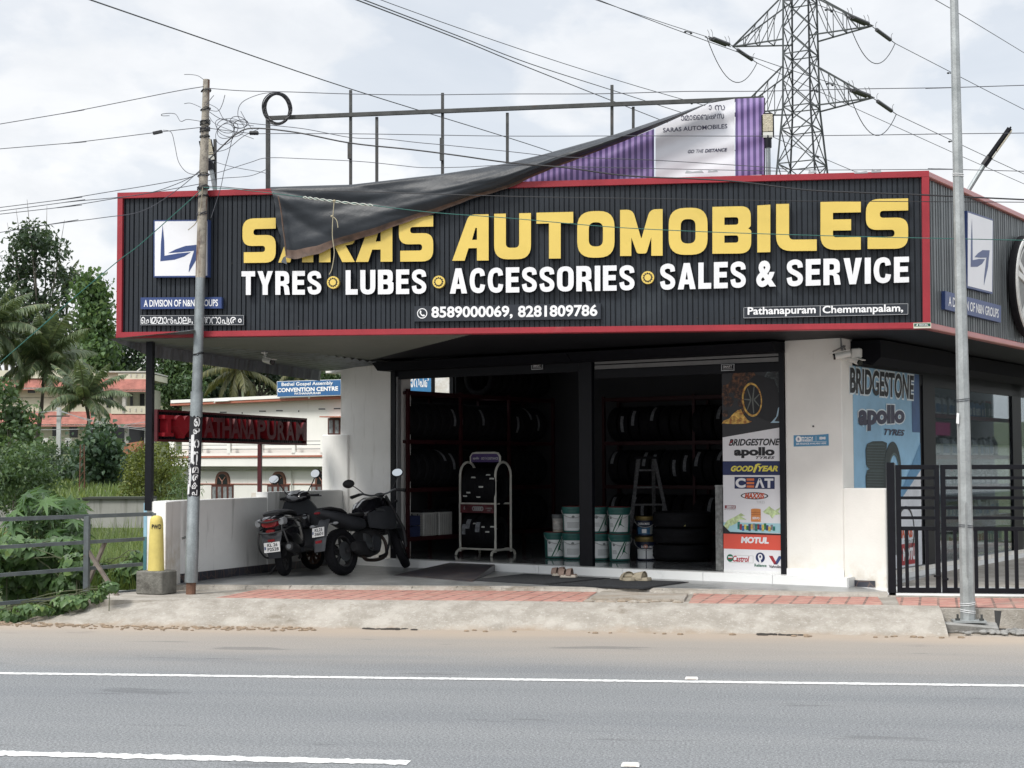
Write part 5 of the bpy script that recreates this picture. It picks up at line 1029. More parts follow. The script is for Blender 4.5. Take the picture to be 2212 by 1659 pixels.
for ch, u0, u1 in lets:
    x0, x1 = hx(u0), hx(u1); a0, a1 = zz(x0, 0) + .07, zz(x0, 1) - .075; g = MB()
    if ch == 'I': g.poly(F_H, [(x0, a0), (x1, a0), (x1, a0 + .05), (x1 - (x1 - x0) * .3, a0 + .05), (x1 - (x1 - x0) * .3, a1 - .05), (x1, a1 - .05), (x1, a1), (x0, a1), (x0, a1 - .05), (x0 + (x1 - x0) * .3, a1 - .05), (x0 + (x1 - x0) * .3, a0 + .05), (x0, a0 + .05)], -.02, .10)
    else: g.textr(F_H, ch, x0, x1, a0, a1, -.02, .10, bold=.035)
    e = g.build('letter', m_hred if ch != 'I' else m_hredlit, heart)
    if ch != 'I': g = MB(); g.textr(F_H, ch, x0, x1, a0, a1, .102, bold=.035); g.build('letter_face', m_hface, e)
x0, x1 = hx(364), hx(400); cx, w2 = (x0 + x1) / 2, (x1 - x0) / 2; a0, a1 = zz(x0, 0) + .05, zz(x0, 1) - .07; hh = a1 - a0
hp = []
for i in range(40):
    t = 2 * math.pi * i / 40; hp.append((cx + w2 * (math.sin(t) ** 3), a0 + hh * .6 + hh * .4 / 12 * .98 * (13 * math.cos(t) - 5 * math.cos(2 * t) - 2 * math.cos(3 * t) - math.cos(4 * t)) * (1.0)))
ymin, ymax = min(p[1] for p in hp), max(p[1] for p in hp); hp = [(p[0], a0 + (p[1] - ymin) / (ymax - ymin) * hh) for p in hp][::-1]
g = MB(); g.poly(F_H, hp, -.02, .12); g.build('heart', m_hredlit, heart)
g = MB(); pb = PD(569, 1088, 23.6); x = F_H.px(569, 960)[0]; f0 = F_H.p(x, 1.3, -.06); g.bar(f0, f0 + UP * (zz(x, 0) - 1.3), .058, .058, (0, 1, 0)); g.build('post', M('red_post', (.07, .008, .011), .45, nz=(4, .2)), heart)
g = MB(); g.box(f0 + UP * .12, (.2, .2, .12)); g.build('post_base', m_white, heart)
# ---------------------------------------------------------------- boundary stone and rail
g0 = G(287, 1287, .25); bl = thing('concrete_block', 'rough grey concrete block under the yellow bollard', 'concrete block', g0)
b = MB(); rr = random.Random(8); c = G(318, 1284, .25) + Vector((.06, .16, .145)); R = Matrix.Rotation(math.radians(-14), 3, 'Z')
b.box(c, (.40, .34, .30), R); b.build('block', M('rough_dark_concrete', (.17, .165, .145), .95, nz=(7, .3), stain=(4, (.065, .06, .052), .48, .7), bump=(30, .9)), bl, bevel=.015)
bo = thing('boundary_stone', 'yellow painted bollard stencilled PWD standing on the concrete block', 'bollard', c + UP * .15)
cb = c + UP * .15 + Vector((-.0, -.02, 0)); b = MB(); b.lathe([(.105, 0), (.10, .1), (.094, .35), (.086, .60), (.080, .655), (.066, .69), (.04, .705), (0.005, .71)], cb, UP, 24)
m_by = M('yellow_bollard_paint', (.58, .475, .145), .75, nz=(5, .1), stain=(7, (.36, .27, .10), .62, .74), bump=(28, .35)); b.build('shaft', m_by, bo, smooth=True)
tvx, tf, _ = text_mesh('PWD', bold=.03, spacing=1.1); g = MB(); rz = lambda z: .0945 - .0275 * (z - .1)
g.add([cb + Vector((math.sin(a) * r, -math.cos(a) * r, z)) for a, z, r in [(-.33 + 1.42 * x, .535 + .062 * y, .0915) for x, y, _ in tvx]], tf); g.build('stencil', m_ink, bo)
m_rail = M('grey_rail_paint', (.11, .125, .13), .6, metal=.2, nz=(6, .25), stain=(5, (.13, .085, .06), .64, .75))
pe = PD(330, 1110, 20.3); pl_ = PD(0, 1122, 18.75); rd = (pe - pl_); rd.z = 0; RLn = rd.length; rd.normalize(); F_R = Fr((pl_.x, pl_.y, 0), rd, UP, (rd.y, -rd.x, 0))
rail = thing('guard_rail', 'grey four bar guard rail running along the overgrown ditch to the wall', 'railing', F_R.p(0.9, .1))
for (v0, v1, u1, wd) in ((1122, 1110.2, 330, .05), (1182, 1164, 311, .045), (1242.5, 1218.6, 307, .045), (1303.6, 1277, 296, .045)):
    a = F_R.p(*F_R.px(0, v0)); c2 = F_R.p(*F_R.px(u1, v1)); b = MB(); b.bar(a - (c2 - a) * 1.2, c2, .035, wd); b.build('rail', m_rail, rail)
xx, zz0 = F_R.px(183.5, 1312); b = MB(); zt1 = F_R.px(183.5, 1115)[1]; b.bar(F_R.p(xx, zz0 - .5, .03), F_R.p(xx, zz0, .03), .07, .07, (0, 1, 0)); b.bar(F_R.p(xx, zz0, .03), F_R.p(xx, zt1, .03), .065, .065, (0, 1, 0)); b.build('post', m_rail, rail)
for u, v0, v1 in ((-190, 1340, 1128), (331, 1146, 1108)):
    x, z = F_R.px(u, v0); z2 = F_R.px(u, v1)[1]; b = MB(); b.bar(F_R.p(x, z, .03), F_R.p(x, z2, .03), .06, .06, (0, 1, 0)); b.build('post', m_rail, rail)
m_wood = M('weathered_brace', (.20, .17, .145), .85, nz=(7, .3), stain=(6, (.09, .06, .045), .55, .7))
b = MB(); b.bar(F_R.p(*F_R.px(186, 1186), .02), F_R.p(*F_R.px(227, 1300), .42), .055, .04); b.build('brace', m_wood, rail)
b = MB(); b.bar(F_R.p(*F_R.px(229, 1171), -.02), F_R.p(*F_R.px(212, 1262), -.25), .05, .04); b.build('brace', m_wood, rail)
b = MB(); b.box(G(262, 1288, .2) + Vector((-.05, .4, -.05)), (.75, .4, .16), Matrix.Rotation(.2, 3, 'Z')); tag(b.build('drain_slab', m_conc, base=G(262, 1288, .2)), 'low grey concrete slab in the weeds left of the bollard block', 'slab')
# ---------------------------------------------------------------- gate on the right
p0, p1 = G(1918, 1284, .27), G(2212, 1285, .27); gy0 = p0.y; F_G = Fr((0, gy0, 0), (1, 0, 0), UP, (0, -1, 0))
gx = lambda u: F_G.px(u, 1150)[0]; gz = lambda v, u=2050: F_G.px(u, v)[1]
gp = thing('gate_post', 'thick black steel gate post against the white low wall', 'gate post', (gx(1926), gy0, .27))
b = MB(); b.rect(F_G, gx(1917.5), gx(1934), .2, gz(999, 1926), -.1, .0); b.build('post', m_black, gp, bevel=.004)
b = MB(); b.rect(F_G, gx(1934.3), gx(1937), gz(1200), gz(1000), -.05, -.03); b.build('latch_bar', m_galv, gp)
_gz = gz
def leaf2(u0, u1, label, bars):
    g = thing('gate_leaf', label, 'gate', (gx(u0), gy0, .3), 'leaves of the black steel gate')
    zt_, zb_ = _gz(1004.6), _gz(1282.5); fwid = (gx(1947.5) - gx(1937)); mid0, mid1 = _gz(1080.5), _gz(1073)
    def row(c): return _gz((1800 + c * .4219) / 1.823)
    zt_, zb_ = row(72), row(1268)
    b = MB(); b.rect(F_G, gx(u0), gx(u0) + fwid, zb_, zt_, -.05, .0); b.rect(F_G, gx(u1) - fwid, gx(u1), zb_, zt_, -.05, .0)
    b.rect(F_G, gx(u0) + fwid, gx(u1) - fwid, row(115), zt_, -.048, -.002); b.rect(F_G, gx(u0) + fwid, gx(u1) - fwid, zb_, row(1222), -.048, -.002); b.rect(F_G, gx(u0) + fwid, gx(u1) - fwid, row(687), row(650), -.048, -.002); b.build('frame', m_black, g, bevel=.003)
    for c in (195, 288, 381, 474, 568): 
        b = MB(); b.rect(F_G, gx(u0) + fwid - .01, gx(u1) - fwid + .01, row(c + 14), row(c - 14), -.04, -.008); b.build('slat', m_black, g)
    for u in bars:
        b = MB(); b.rect(F_G, gx(u) - .021, gx(u) + .021, row(1225), row(685), -.042, -.006); b.build('upright', m_black, g)
    b = MB(); b.rect(F_G, gx(u1) - fwid * 1.5, gx(u1) + .0, row(1120), row(1102), .002, .02) if u1 < 2100 else b.rect(F_G, gx(u0), gx(u0) + fwid * 1.2, row(1150), row(1128), .002, .02); b.build('latch', m_black, g)
    return g
leaf2(1937, 2031, 'narrow left leaf of the black steel gate beside the gate post', [1958.5, 1980, 2002])
leaf2(2034, 2330, 'wide right leaf of the black steel gate running out of the picture', [2063, 2086, 2108, 2130, 2152, 2174, 2195, 2217, 2239, 2261, 2283, 2305])
b = MB(); b.box((gx(2120), gy0 + .5, .27), (3.2, .9, .05)); b.box((gx(2180), gy0 + .06, .262), (4.2, .12, .05)); structure(b.build('gate_threshold', m_tile))
b = MB(); b.poly(fg, [(1.2, 19.6), (7, 19.45), (12, 30), (6, 32), (1.9, 21)], .22, .26); structure(b.build('side_passage', m_apron))
# ---------------------------------------------------------------- printed panels on the shop front
pan = thing('brand_panel', 'tall printed panel with a burning wheel and brand names in the right doorway', 'poster panel', S(-1.3, .05, .41))
ba0, ba1 = SWa(1561.5, 1000, .03), -.887; bz1, bz0 = SWz(1625, 795, .03), SWz(1625, 1239, .03)
F_P = Fr(S(ba0, .03, 0), dS, UP, -nS); PWd = ba1 - ba0; PHt = bz1 - bz0
def pp(x, y): return (x * PWd, bz1 - y * PHt)                        # x, y fractions from the top left
m_pw = M('panel_white', (.70, .70, .72), .4, nz=(1, .02)); m_pdark = M('panel_black', (.014, .013, .016), .35, nz=(4, .3))
b = MB(); b.poly(F_P, [pp(0, 1), pp(1, 1), pp(1, 0), pp(0, 0)], -.03, 0); b.build('board', m_pw, pan)
b = MB(); b.poly(F_P, [pp(0, .337), pp(1, .292), pp(1, 0), pp(0, 0)], .002); b.build('dark_print', m_pdark, pan)
m_smoke = M('print_orange_smoke', (.13, .055, .025), .5, nz=(26, .8), stain=(18, (.02, .014, .014), .40, .56)); m_smokeg = M('print_grey_smoke', (.07, .085, .09), .5, nz=(22, .7), stain=(16, (.016, .018, .02), .42, .6)); m_flame = M('print_flame', (.62, .40, .10), .5, nz=(24, .6), stain=(20, (.30, .11, .03), .45, .62))
rr = random.Random(31)
def puffs(b, lst, d):
    for x, y, r in lst:
        c = pp(x, y); n = 18; b.poly(F_P, [(c[0] + r * PWd * (1 + .18 * rr.uniform(-1, 1)) * math.cos(2 * math.pi * i / n), c[1] + r * PWd * (1 + .18 * rr.uniform(-1, 1)) * math.sin(2 * math.pi * i / n)) for i in range(n)], d); d += .00025
    return b
puffs(MB(), [(.08, .10, .08), (.10, .16, .09), (.2, .085, .1), (.28, .05, .11), (.30, .12, .1), (.42, .03, .1), (.36, .07, .09), (.05, .13, .06), (.5, .035, .08), (.33, .17, .06), (.36, .21, .05), (.05, .22, .05)], .003).build('smoke_print', m_smoke, pan)
puffs(MB(), [(.82, .05, .09), (.9, .08, .09), (.95, .12, .08), (.88, .14, .06), (.96, .045, .06)], .003).build('smoke_print', m_smokeg, pan)
def ellip(cx, cy, rx, ry, n=36, tilt=0): 
    o_ = pp(cx, cy); return [(o_[0] + rx * math.cos(t) * math.cos(tilt) - ry * math.sin(t) * math.sin(tilt), o_[1] + rx * math.cos(t) * math.sin(tilt) + ry * math.sin(t) * math.cos(tilt)) for t in [2 * math.pi * i / n for i in range(n)]]
b = MB(); b.poly(F_P, ellip(.66, .148, .165 * 1.2, .225 * 1.22, tilt=.12), .0095); b.poly(F_P, [pp(.5, .05), pp(.62, .035), pp(.9, .06), pp(.99, .14), pp(.98, .24), pp(.8, .262), pp(.6, .24)], .0098); b.build('tyre_print', m_ink, pan)
b = MB(); e_o = ellip(.52, .155, .150, .235, tilt=.10); e_i = ellip(.525, .155, .128, .205, tilt=.10); b.poly(F_P, e_o, .0102, None, [e_i]); b.build('rim_print', m_flame, pan)
b = MB()
for k in range(7):
    a = 2 * math.pi * k / 7 + .4; c0_ = pp(.525, .155); c1 = (c0_[0] + .12 * math.cos(a), c0_[1] + .19 * math.sin(a)); nx_, ny_ = -math.sin(a) * .011, math.cos(a) * .011
    b.poly(F_P, [(c0_[0] + nx_ + .03 * math.cos(a), c0_[1] + ny_), (c0_[0] - nx_ + .03 * math.cos(a), c0_[1] - ny_), (c1[0] - nx_ * .6, c1[1] - ny_ * .6), (c1[0] + nx_ * .6, c1[1] + ny_ * .6)], .0104)
b.build('spoke_print', M('print_grey', (.12, .13, .12), .4), pan)
b = MB(); b.poly(F_P, [pp(.0, .268), pp(.02, .255), pp(.12, .245), pp(.2, .22), pp(.27, .205), pp(.33, .2), pp(.38, .23), pp(.45, .255), pp(.52, .262), pp(.4, .272), pp(.2, .272)], .0106); b.build('flame_print', m_flame, pan)
b = MB(); b.poly(F_P, [pp(.83, .27), pp(1, .27), pp(1, .265), pp(.9, .262), pp(.96, .235), pp(.985, .19), pp(.96, .2), pp(.93, .24), pp(.86, .262)], .0106); b.build('spark_print', M('print_pale_blue', (.35, .5, .6), .4), pan)
yf = lambda v: (v - 195) / 1380.0; xf = lambda u, v: (u - (168 + (v - 195) / 1380 * 8)) / (402 + (v - 195) / 1380 * 16)
def prect(b, u0, u1, v0, v1, d): b.poly(F_P, [pp(xf(u0, v1), yf(v1)), pp(xf(u1, v1), yf(v1)), pp(xf(u1, v0), yf(v0)), pp(xf(u0, v0), yf(v0))], d)
def ptext(txt, u0, u1, v0, v1, mat, d=.004, b=None, **k):
    g = b or MB(); P = [(xf(u0, v1), yf(v1)), (xf(u1, v1), yf(v1)), (xf(u1, v0), yf(v0)), (xf(u0, v0), yf(v0))]; g.text(F_P, txt, [pp(*p) for p in P], d, None, **k)
    if not b: g.build('brand_lettering', mat, pan)
ptext('BRIDGESTONE', 216, 572, 672, 718, m_ink, shear=.28, bold=.03)
b = MB(); b.poly(F_P, [pp(xf(212, 715), yf(715)), pp(xf(228, 690), yf(690)), pp(xf(246, 674), yf(674)), pp(xf(240, 690), yf(690))], .0045); b.build('brand_mark', m_red, pan)
ptext('apollo', 252, 535, 728, 802, m_ink, bold=.05); ptext('TYRES', 405, 535, 790, 808, m_ink, shear=.3, bold=.03, spacing=1.15)
b = MB(); prect(b, 172, 578, 822, 916, .002); b.build('navy_band', m_navy, pan)
m_gy = M('print_yellow', (.68, .60, .08), .4); ptext('GOOD', 230, 388, 853, 892, m_gy, shear=.3, bold=.05); ptext('YEAR', 420, 558, 853, 891, m_gy, shear=.3, bold=.05)
b = MB(); b.poly(F_P, [pp(xf(u, v), yf(v)) for u, v in ((384, 896), (397, 862), (402, 846), (420, 838), (446, 842), (420, 850), (412, 870), (398, 900))], .0045); b.build('brand_mark', m_gy, pan)
b = MB(); prect(b, 255, 536, 928, 1008, .002); b.build('navy_box', m_navy, pan)
ptext('C', 262, 334, 936, 1002, m_pw, bold=.05); ptext('Λ', 400, 466, 938, 1001, m_pw, bold=.045); ptext('T', 466, 528, 938, 1001, m_pw, bold=.05)
b = MB()
for v in (938, 962, 985): prect(b, 341, 394, v, v + 15, .0045)
b.build('brand_mark', M('print_orange', (.62, .16, .05), .4), pan)
b = MB(); b.poly(F_P, ellip(xf(395, 1055), yf(1055), .205, .048), .002); b.build('brand_oval', m_ink, pan); b = MB(); b.poly(F_P, ellip(xf(395, 1055), yf(1055), .185, .036), .0035); b.build('brand_oval', m_pw, pan)
ptext('MAXXIS', 327, 466, 1036, 1074, M('print_redorange', (.50, .08, .03), .4), .005, shear=.2, bold=.05); ptext('TIRES', 410, 468, 1088, 1105, M('print_palegrey', (.42, .42, .42), .5), spacing=1.2)
b = MB(); prect(b, 184, 263, 1121, 1142, .002); b.build('brand_box', M('print_maroon', (.22, .03, .04), .4), pan); ptext('SERVO', 198, 259, 1124, 1139, m_pw, shear=.2, bold=.04)
ptext('100% pure performance', 180, 262, 1145, 1154, M('print_grey2', (.2, .12, .12), .5))
b = MB(); prect(b, 174, 586, 1236, 1300, .002); b.build('sky_print', M('print_lightblue', (.34, .56, .62), .4, nz=(3, .15)), pan)
b = MB()
for P in ([(176, 1262), (200, 1225), (240, 1205), (262, 1195), (300, 1172), (330, 1190), (300, 1195), (340, 1215), (290, 1215), (270, 1240), (222, 1262), (230, 1240), (205, 1285)], [(455, 1160), (480, 1140), (500, 1122), (512, 1134), (540, 1150), (578, 1128), (560, 1160), (580, 1175), (540, 1180), (520, 1205), (500, 1180), (470, 1172)]): b.poly(F_P, [pp(xf(u, v), yf(v)) for u, v in P], .003)
b.build('oil_print', M('print_oil', (.46, .56, .30), .3, nz=(16, .5)), pan)
m_po = M('print_barrel', (.58, .22, .06), .4, nz=(8, .2)); b = MB(); prect(b, 372, 440, 1145, 1228, .0042); b.poly(F_P, ellip(xf(406, 1146), yf(1146), .072, .012), .0043); b.build('barrel_print', m_po, pan); ptext('SERVO', 382, 432, 1196, 1212, m_pw, .005, bold=.04)
b = MB(); 
for v in (1165, 1178): prect(b, 372, 440, v, v + 4, .0046)
b.build('barrel_print', M('print_barrel_dark', (.32, .10, .03), .4), pan)
cols = [(.02, .16, .14), (.25, .03, .03), (.03, .10, .30), (.52, .42, .10), (.02, .15, .06), (.04, .05, .12), (.45, .30, .06), (.2, .2, .22)]
for k in range(17):
    u = 276 + k * 15.5; h_ = rr.uniform(24, 46); b = MB(); prect(b, u, u + 17, 1276 - h_ + (k % 3) * 5, 1280 + (k % 3) * 5, .0048 + .0003 * (k % 3)); b.build('can_print', M('print_can%d' % (k % 8), cols[k % 8], .4, nz=(30, .6)), pan)
b = MB(); b.poly(F_P, [pp(xf(u, v), yf(v)) for u, v in ((174, 1312), (586, 1314), (586, 1304), (222, 1300), (174, 1256))], .0062); b.build('black_band', m_ink, pan)
b = MB(); prect(b, 174, 592, 1312, 1414, .0025); b.build('red_band', M('print_red', (.62, .085, .055), .4, nz=(2, .05)), pan); ptext('MOTUL', 300, 497, 1330, 1373, m_pw, bold=.06, shear=.1)
b = MB(); prect(b, 216, 388, 1455, 1506, .002); b.build('castrol_box', M('print_silver', (.48, .50, .48), .4), pan); b = MB(); prect(b, 219, 385, 1458, 1503, .003); b.build('castrol_box', m_pw, pan)
m_pg = M('print_green', (.015, .12, .07), .4); m_pr = M('print_crimson', (.34, .02, .03), .4)
b = MB(); b.poly(F_P, ellip(xf(222, 1476), yf(1476), .05, .052), .0045); b.build('brand_mark', m_pg, pan); b = MB(); prect(b, 208, 240, 1466, 1474, .005); b.build('brand_mark', m_pw, pan); b = MB(); prect(b, 208, 236, 1476, 1482, .005); b.build('brand_mark', m_pr, pan)
ptext('Castrol', 240, 360, 1459, 1500, m_pr, shear=.25, bold=.03)
b = MB(); b.poly(F_P, ellip(xf(437, 1466), yf(1466), .068, .068), .003); b.build('brand_mark', m_navy, pan); b = MB(); b.poly(F_P, ellip(xf(437, 1462), yf(1462), .034, .04), .0045); b.poly(F_P, [pp(xf(u, v), yf(v)) for u, v in ((424, 1472), (440, 1472), (444, 1500), (432, 1504))], .0046); b.build('brand_mark', m_pw, pan); b = MB(); b.poly(F_P, ellip(xf(437, 1460), yf(1460), .014, .018), .0055); b.build('brand_mark', m_navy, pan)
ptext('Reliance', 396, 481, 1508, 1528, m_pg, bold=.02)
for P, mt in (([(497, 1452), (524, 1452), (556, 1508), (534, 1508)], m_red), ([(556, 1508), (534, 1508), (566, 1452), (592, 1452)], m_blue)):
    b = MB(); b.poly(F_P, [pp(xf(u, v), yf(v)) for u, v in P][::-1], .003); b.build('brand_mark', mt, pan)
ptext('Valvoline', 498, 594, 1513, 1532, m_ink, bold=.02)
b = MB(); b.poly(F_P, [pp(0, 1), pp(1, 1), pp(1, .985), pp(0, .985)], .001, .006); b.build('foot_strip', m_tile, pan)
# blue poster on the flank
sp_ = thing('wall_poster', 'blue wall poster with stacked tyres on the flank behind the gate', 'poster', S(0, 1.7, 1))
F_Q = Fr(S(-.004, 0, 0), nS, UP, dS)
def sx(u, v): return F_Q.px(1755.3 + u * .2149, 685.7 + v * .2149)
m_bp = M('poster_blue', (.25, .46, .64), .45, nz=(.9, .25), coord='Object'); m_bpw = M('poster_white_foot', (.60, .62, .66), .45)
qL, qR = SB0 + .005, SB1; qt, qb = SDz(1912, 797), PZ + .02; qm = SDz(2187 * .2314 / .2314 if False else 1960, 1015)
b = MB(); b.rect(F_Q, qL, qR, qb, qt); b.build('blue_ground', m_bp, sp_)
b = MB(); ym = 1.45; b.poly(F_Q, [(qL, qb), (qR, qb), (qR, ym + .35), (qR - .8, ym - .05), (qL + .9, ym - .42), (qL, ym - .45)], .003); b.build('white_foot', m_bpw, sp_)
b = MB(); b.poly(F_Q, [(qR, ym + .35), (qR, ym + .75), (qR - .7, ym + .15), (qL + 1, ym - .30), (qL + .9, ym - .42), (qR - .8, ym - .05)], .005); b.build('blue_swoosh', M('poster_mid_blue', (.10, .26, .44), .45), sp_)
b = MB(); b.rect(F_Q, qR - .33, qR, ym + .9, qt - .02, .0035); b.build('dark_edge', M('poster_dark_blue', (.035, .09, .22), .45, nz=(1.5, .3)), sp_)
def stext(txt, P, mat, d, **k):
    g = MB(); g.text(F_Q, txt, [sx(*p) for p in P], d, None, **k); g.build('poster_lettering', mat, sp_)
m_glow = M('poster_halo', (.62, .70, .74), .4)
def shalo(txt, P, mt, bo_, ex_):
    w_, h_ = TXW.get((txt, bo_, 0, 1.0)) or (text_mesh(txt, bo_), TXW[(txt, bo_, 0, 1.0)])[1]; fx_, fy_ = ex_ / w_, ex_ / h_; Q = [Vector((*p, 0)) for p in P]; at = lambda x, y: tuple(((Q[0] * (1 - x) + Q[1] * x) * (1 - y) + (Q[3] * (1 - x) + Q[2] * x) * y)[:2])
    stext(txt, [at(-fx_, -fy_), at(1 + fx_, -fy_), at(1 + fx_, 1 + fy_), at(-fx_, 1 + fy_)], m_glow, .006, bold=bo_ + ex_); stext(txt, P, mt, .009, bold=bo_)
shalo('BRIDGESTONE', [(372, 760), (1008, 828), (1014, 585), (372, 500)], m_ink, .03, .05)
shalo('apollo', [(455, 1150), (920, 1110), (920, 885), (455, 868)], M('poster_navy', (.02, .018, .05), .4), .05, .05)
stext('TYRES', [(710, 1182), (918, 1192), (920, 1130), (716, 1118)], M('poster_navy', (.02, .018, .05), .4), .009, bold=.03, shear=.25)
m_td = M('print_tyre_dark', (.018, .03, .032), .5, nz=(5, .3)); m_tg = M('print_tyre_groove', (.075, .115, .115), .5)
def spoly(P, mat, d, nm='tyre_print'):
    g = MB(); g.poly(F_Q, [sx(*p) for p in P], d); g.build(nm, mat, sp_)
tyreside = [(530, 1330), (545, 1270), (600, 1245), (700, 1243), (745, 1262), (730, 1500), (690, 1530), (560, 1520), (535, 1480)]
spoly(tyreside[::-1], m_td, .006); spoly([(u, v + 265) for u, v in tyreside][::-1], m_td, .0063)
ring = [(800 + 90 * math.cos(t), 1600 + 352 * math.sin(t)) for t in [2 * math.pi * i / 40 for i in range(40)]]; hole = [(815 + 50 * math.cos(t), 1600 + 215 * math.sin(t)) for t in [2 * math.pi * i / 40 for i in range(40)]]
g = MB(); g.poly(F_Q, [sx(*p) for p in ring], .0085, None, [[sx(*p) for p in hole]]); g.build('tyre_print', m_td, sp_)
g = MB(); h2 = [(815 + 58 * math.cos(t), 1600 + 240 * math.sin(t)) for t in [2 * math.pi * i / 40 for i in range(40)]]; g.poly(F_Q, [sx(*p) for p in h2], .0088, None, [[sx(*p) for p in hole]]); g.build('rim_print', m_tg, sp_)
g = MB()
for base in (0, 265):
    for k in range(9):
        v = 1275 + base + k * 28; g.poly(F_Q, [sx(*p) for p in [(540, v + 6), (720, v + 9), (722, v + 4), (540, v)][::1]], .0075)
    for k in range(14): u = 580 + k * 9.5; g.poly(F_Q, [sx(*p) for p in [(u, 1285 + base), (u + 3, 1285 + base), (u + 3, 1262 + base), (u, 1262 + base)]], .0077)
g.build('tread_print', m_tg, sp_)
# roundel and band near the poster's foot, seen between the gate bars
def cx8(u, v): return F_Q.px(1755.3 + u * .2314, 987.4 + v * .2314)
o_ = cx8(868, 690); g = MB(); g.poly(F_Q, disc(o_[0], o_[1], .36, 36), .006, None, [disc(o_[0], o_[1], .32, 36)]); g.build('roundel', m_ink, sp_)
g = MB(); g.textr(F_Q, 'MAXXIS', o_[0] - .27, o_[0] + .27, o_[1] - .1, o_[1] + .06, .006, bold=.05); g.build('poster_lettering', M('print_redorange', (.50, .08, .03), .4), sp_)
g = MB(); y_ = cx8(920, 805)[1]; x_ = cx8(920, 800); g.textr(F_Q, 'TIRES', x_[0] - .3, x_[0] + .18, y_ - .06, y_ + .06, .006); g.build('poster_lettering', M('print_grey3', (.3, .3, .3), .4), sp_)
x_ = cx8(922, 900); g = MB(); g.rect(F_Q, x_[0] - .42, x_[0] + .27, x_[1] - .15, x_[1] + .15, .006); g.build('poster_band', m_pr, sp_); g = MB(); g.textr(F_Q, 'MOTUL', x_[0] - .36, x_[0] + .24, x_[1] - .09, x_[1] + .09, .009, bold=.06); g.build('poster_lettering', m_pw, sp_)
# finance sticker on the column
F_C = F_SHOP.off(.003); st = thing('finance_sticker', 'small blue finance sticker pasted on the white right column', 'sticker', F_C.p(*F_C.px(1752, 950)))
def c6(u, v): return F_C.px((2750 + u * .5725) / 1.823, (1350 + v * .5725) / 1.823)
def stp(P, d, mat, nm): g = MB(); g.poly(F_C, [c6(*p) for p in P][::-1] if False else [c6(*p) for p in P], d); g.build(nm, mat, st)
stp([(656, 714), (898, 707), (896, 626), (870, 629), (800, 634), (655, 636)], .0, M('sticker_blue', (.075, .24, .40), .5, nz=(4, .1)), 'backing')
g = MB(); o_ = c6(690, 662); g.poly(F_C, disc(o_[0], o_[1], .042), .002); g.text(F_C, 'BAJAJ', [c6(*p) for p in ((710, 661), (788, 660), (788, 646), (710, 647))], .002, bold=.05); g.text(F_C, 'FINSERV', [c6(*p) for p in ((710, 678), (790, 676), (790, 662), (710, 664))], .002, bold=.04); g.text(F_C, 'EMI', [c6(*p) for p in ((834, 665), (875, 664), (875, 646), (834, 647))], .002, bold=.05); g.text(F_C, 'EMI FINANCE AVAILABLE HERE', [c6(*p) for p in ((674, 702), (880, 696), (880, 685), (674, 690))], .002, bold=.02)
g.poly(F_C, [c6(*p) for p in ((674, 683), (882, 679), (882, 677), (674, 681))], .002); g.poly(F_C, [c6(*p) for p in ((809, 675), (811, 675), (811, 642), (809, 642))], .002); g.build('sticker_lettering', m_txt, st)
g = MB(); g.text(F_C, 'B', [c6(*p) for p in ((684, 671), (697, 671), (697, 653), (684, 653))], .004, bold=.03); g.build('sticker_mark', m_blue, st)
b = MB(); b.lathe([(.012, 0), (.012, .01)], F_C.p(*c6(791, 574)), -nS, 10); b.build('wall_hole', m_ink, shop)
# ---------------------------------------------------------------- cameras
m_camw = M('camera_white', (.60, .60, .57), .4, nz=(4, .08)); m_camb = M('camera_black', (.012, .012, .014), .2)
def cctv(label, p, d, up=UP, group='security cameras', box=True, mount=None):
    t = thing('security_camera', label, 'security camera', p, group); d = Vector(d).normalized(); s_ = d.cross(UP).normalized(); u_ = s_.cross(d); R = Matrix((s_, d, u_)).transposed()
    mount = Vector(mount); b = MB(); b.box(mount, (.12, .10, .12) if box else (.08, .08, .03), Matrix.Rotation(-SA_, 3, 'Z')); b.build('junction_box', m_camw, t, bevel=.012)
    b = MB(); b.tube([mount, mount.lerp(p, .5) - UP * .01, p], .016, 7); b.build('bracket', m_camw, t)
    b = MB(); b.tube([p - d * .07, p + d * .13], .042, 14); b.build('body', m_camw, t, smooth=True)
    b = MB(); b.tube([p + d * .131, p + d * .155], .041, 14); b.build('lens_hood', m_camb, t); b = MB(); b.box(p + d * .06 + u_ * .046, (.08, .26, .012), R); b.build('sun_shield', m_camw, t); return t
k = S(-.03, -.05, 3.02); kz = SWz(1838, 765); kz2 = kz
cctv('white bullet camera pointing left, fixed at the top corner of the right column', F_SHOP.p(*F_SHOP.px(1833, 767), .12), tuple(-dS * .85 - nS * .45 - UP * .18), mount=F_SHOP.p(*F_SHOP.px(1853, 763), .04))
cctv('white bullet camera pointing right, fixed at the top corner of the right column', S(.16, -.02, SWz(1868, 775)), tuple(dS * .8 - nS * .3 - UP * .32), mount=S(.06, .04, SWz(1868, 765)))
cp = PP(577, 742, (0, 21.4, 0), (0, 1, 0)); cctv('small white bullet camera hanging under the pale soffit on the left', Vector((cp.x, cp.y, 3.42)), (.75, -.6, -.22), mount=Vector((cp.x - .04, cp.y, ZS - .02)), box=False)
b = MB(); b.tube(smooth_path([S(.05, .05, SWz(1868, 760)), S(.04, -.02, SWz(1868, 745)), S(.02, -.03, 3.4), S(.01, -.03, 3.55)], 5), .012, 6); b.tube(smooth_path([S(-.1, -.04, SWz(1845, 758)), S(.0, -.06, SWz(1850, 752)), S(.05, .02, SWz(1868, 745))], 5), .01, 6); b.build('camera_cable', M('grey_conduit', (.2, .2, .2), .6), shop)
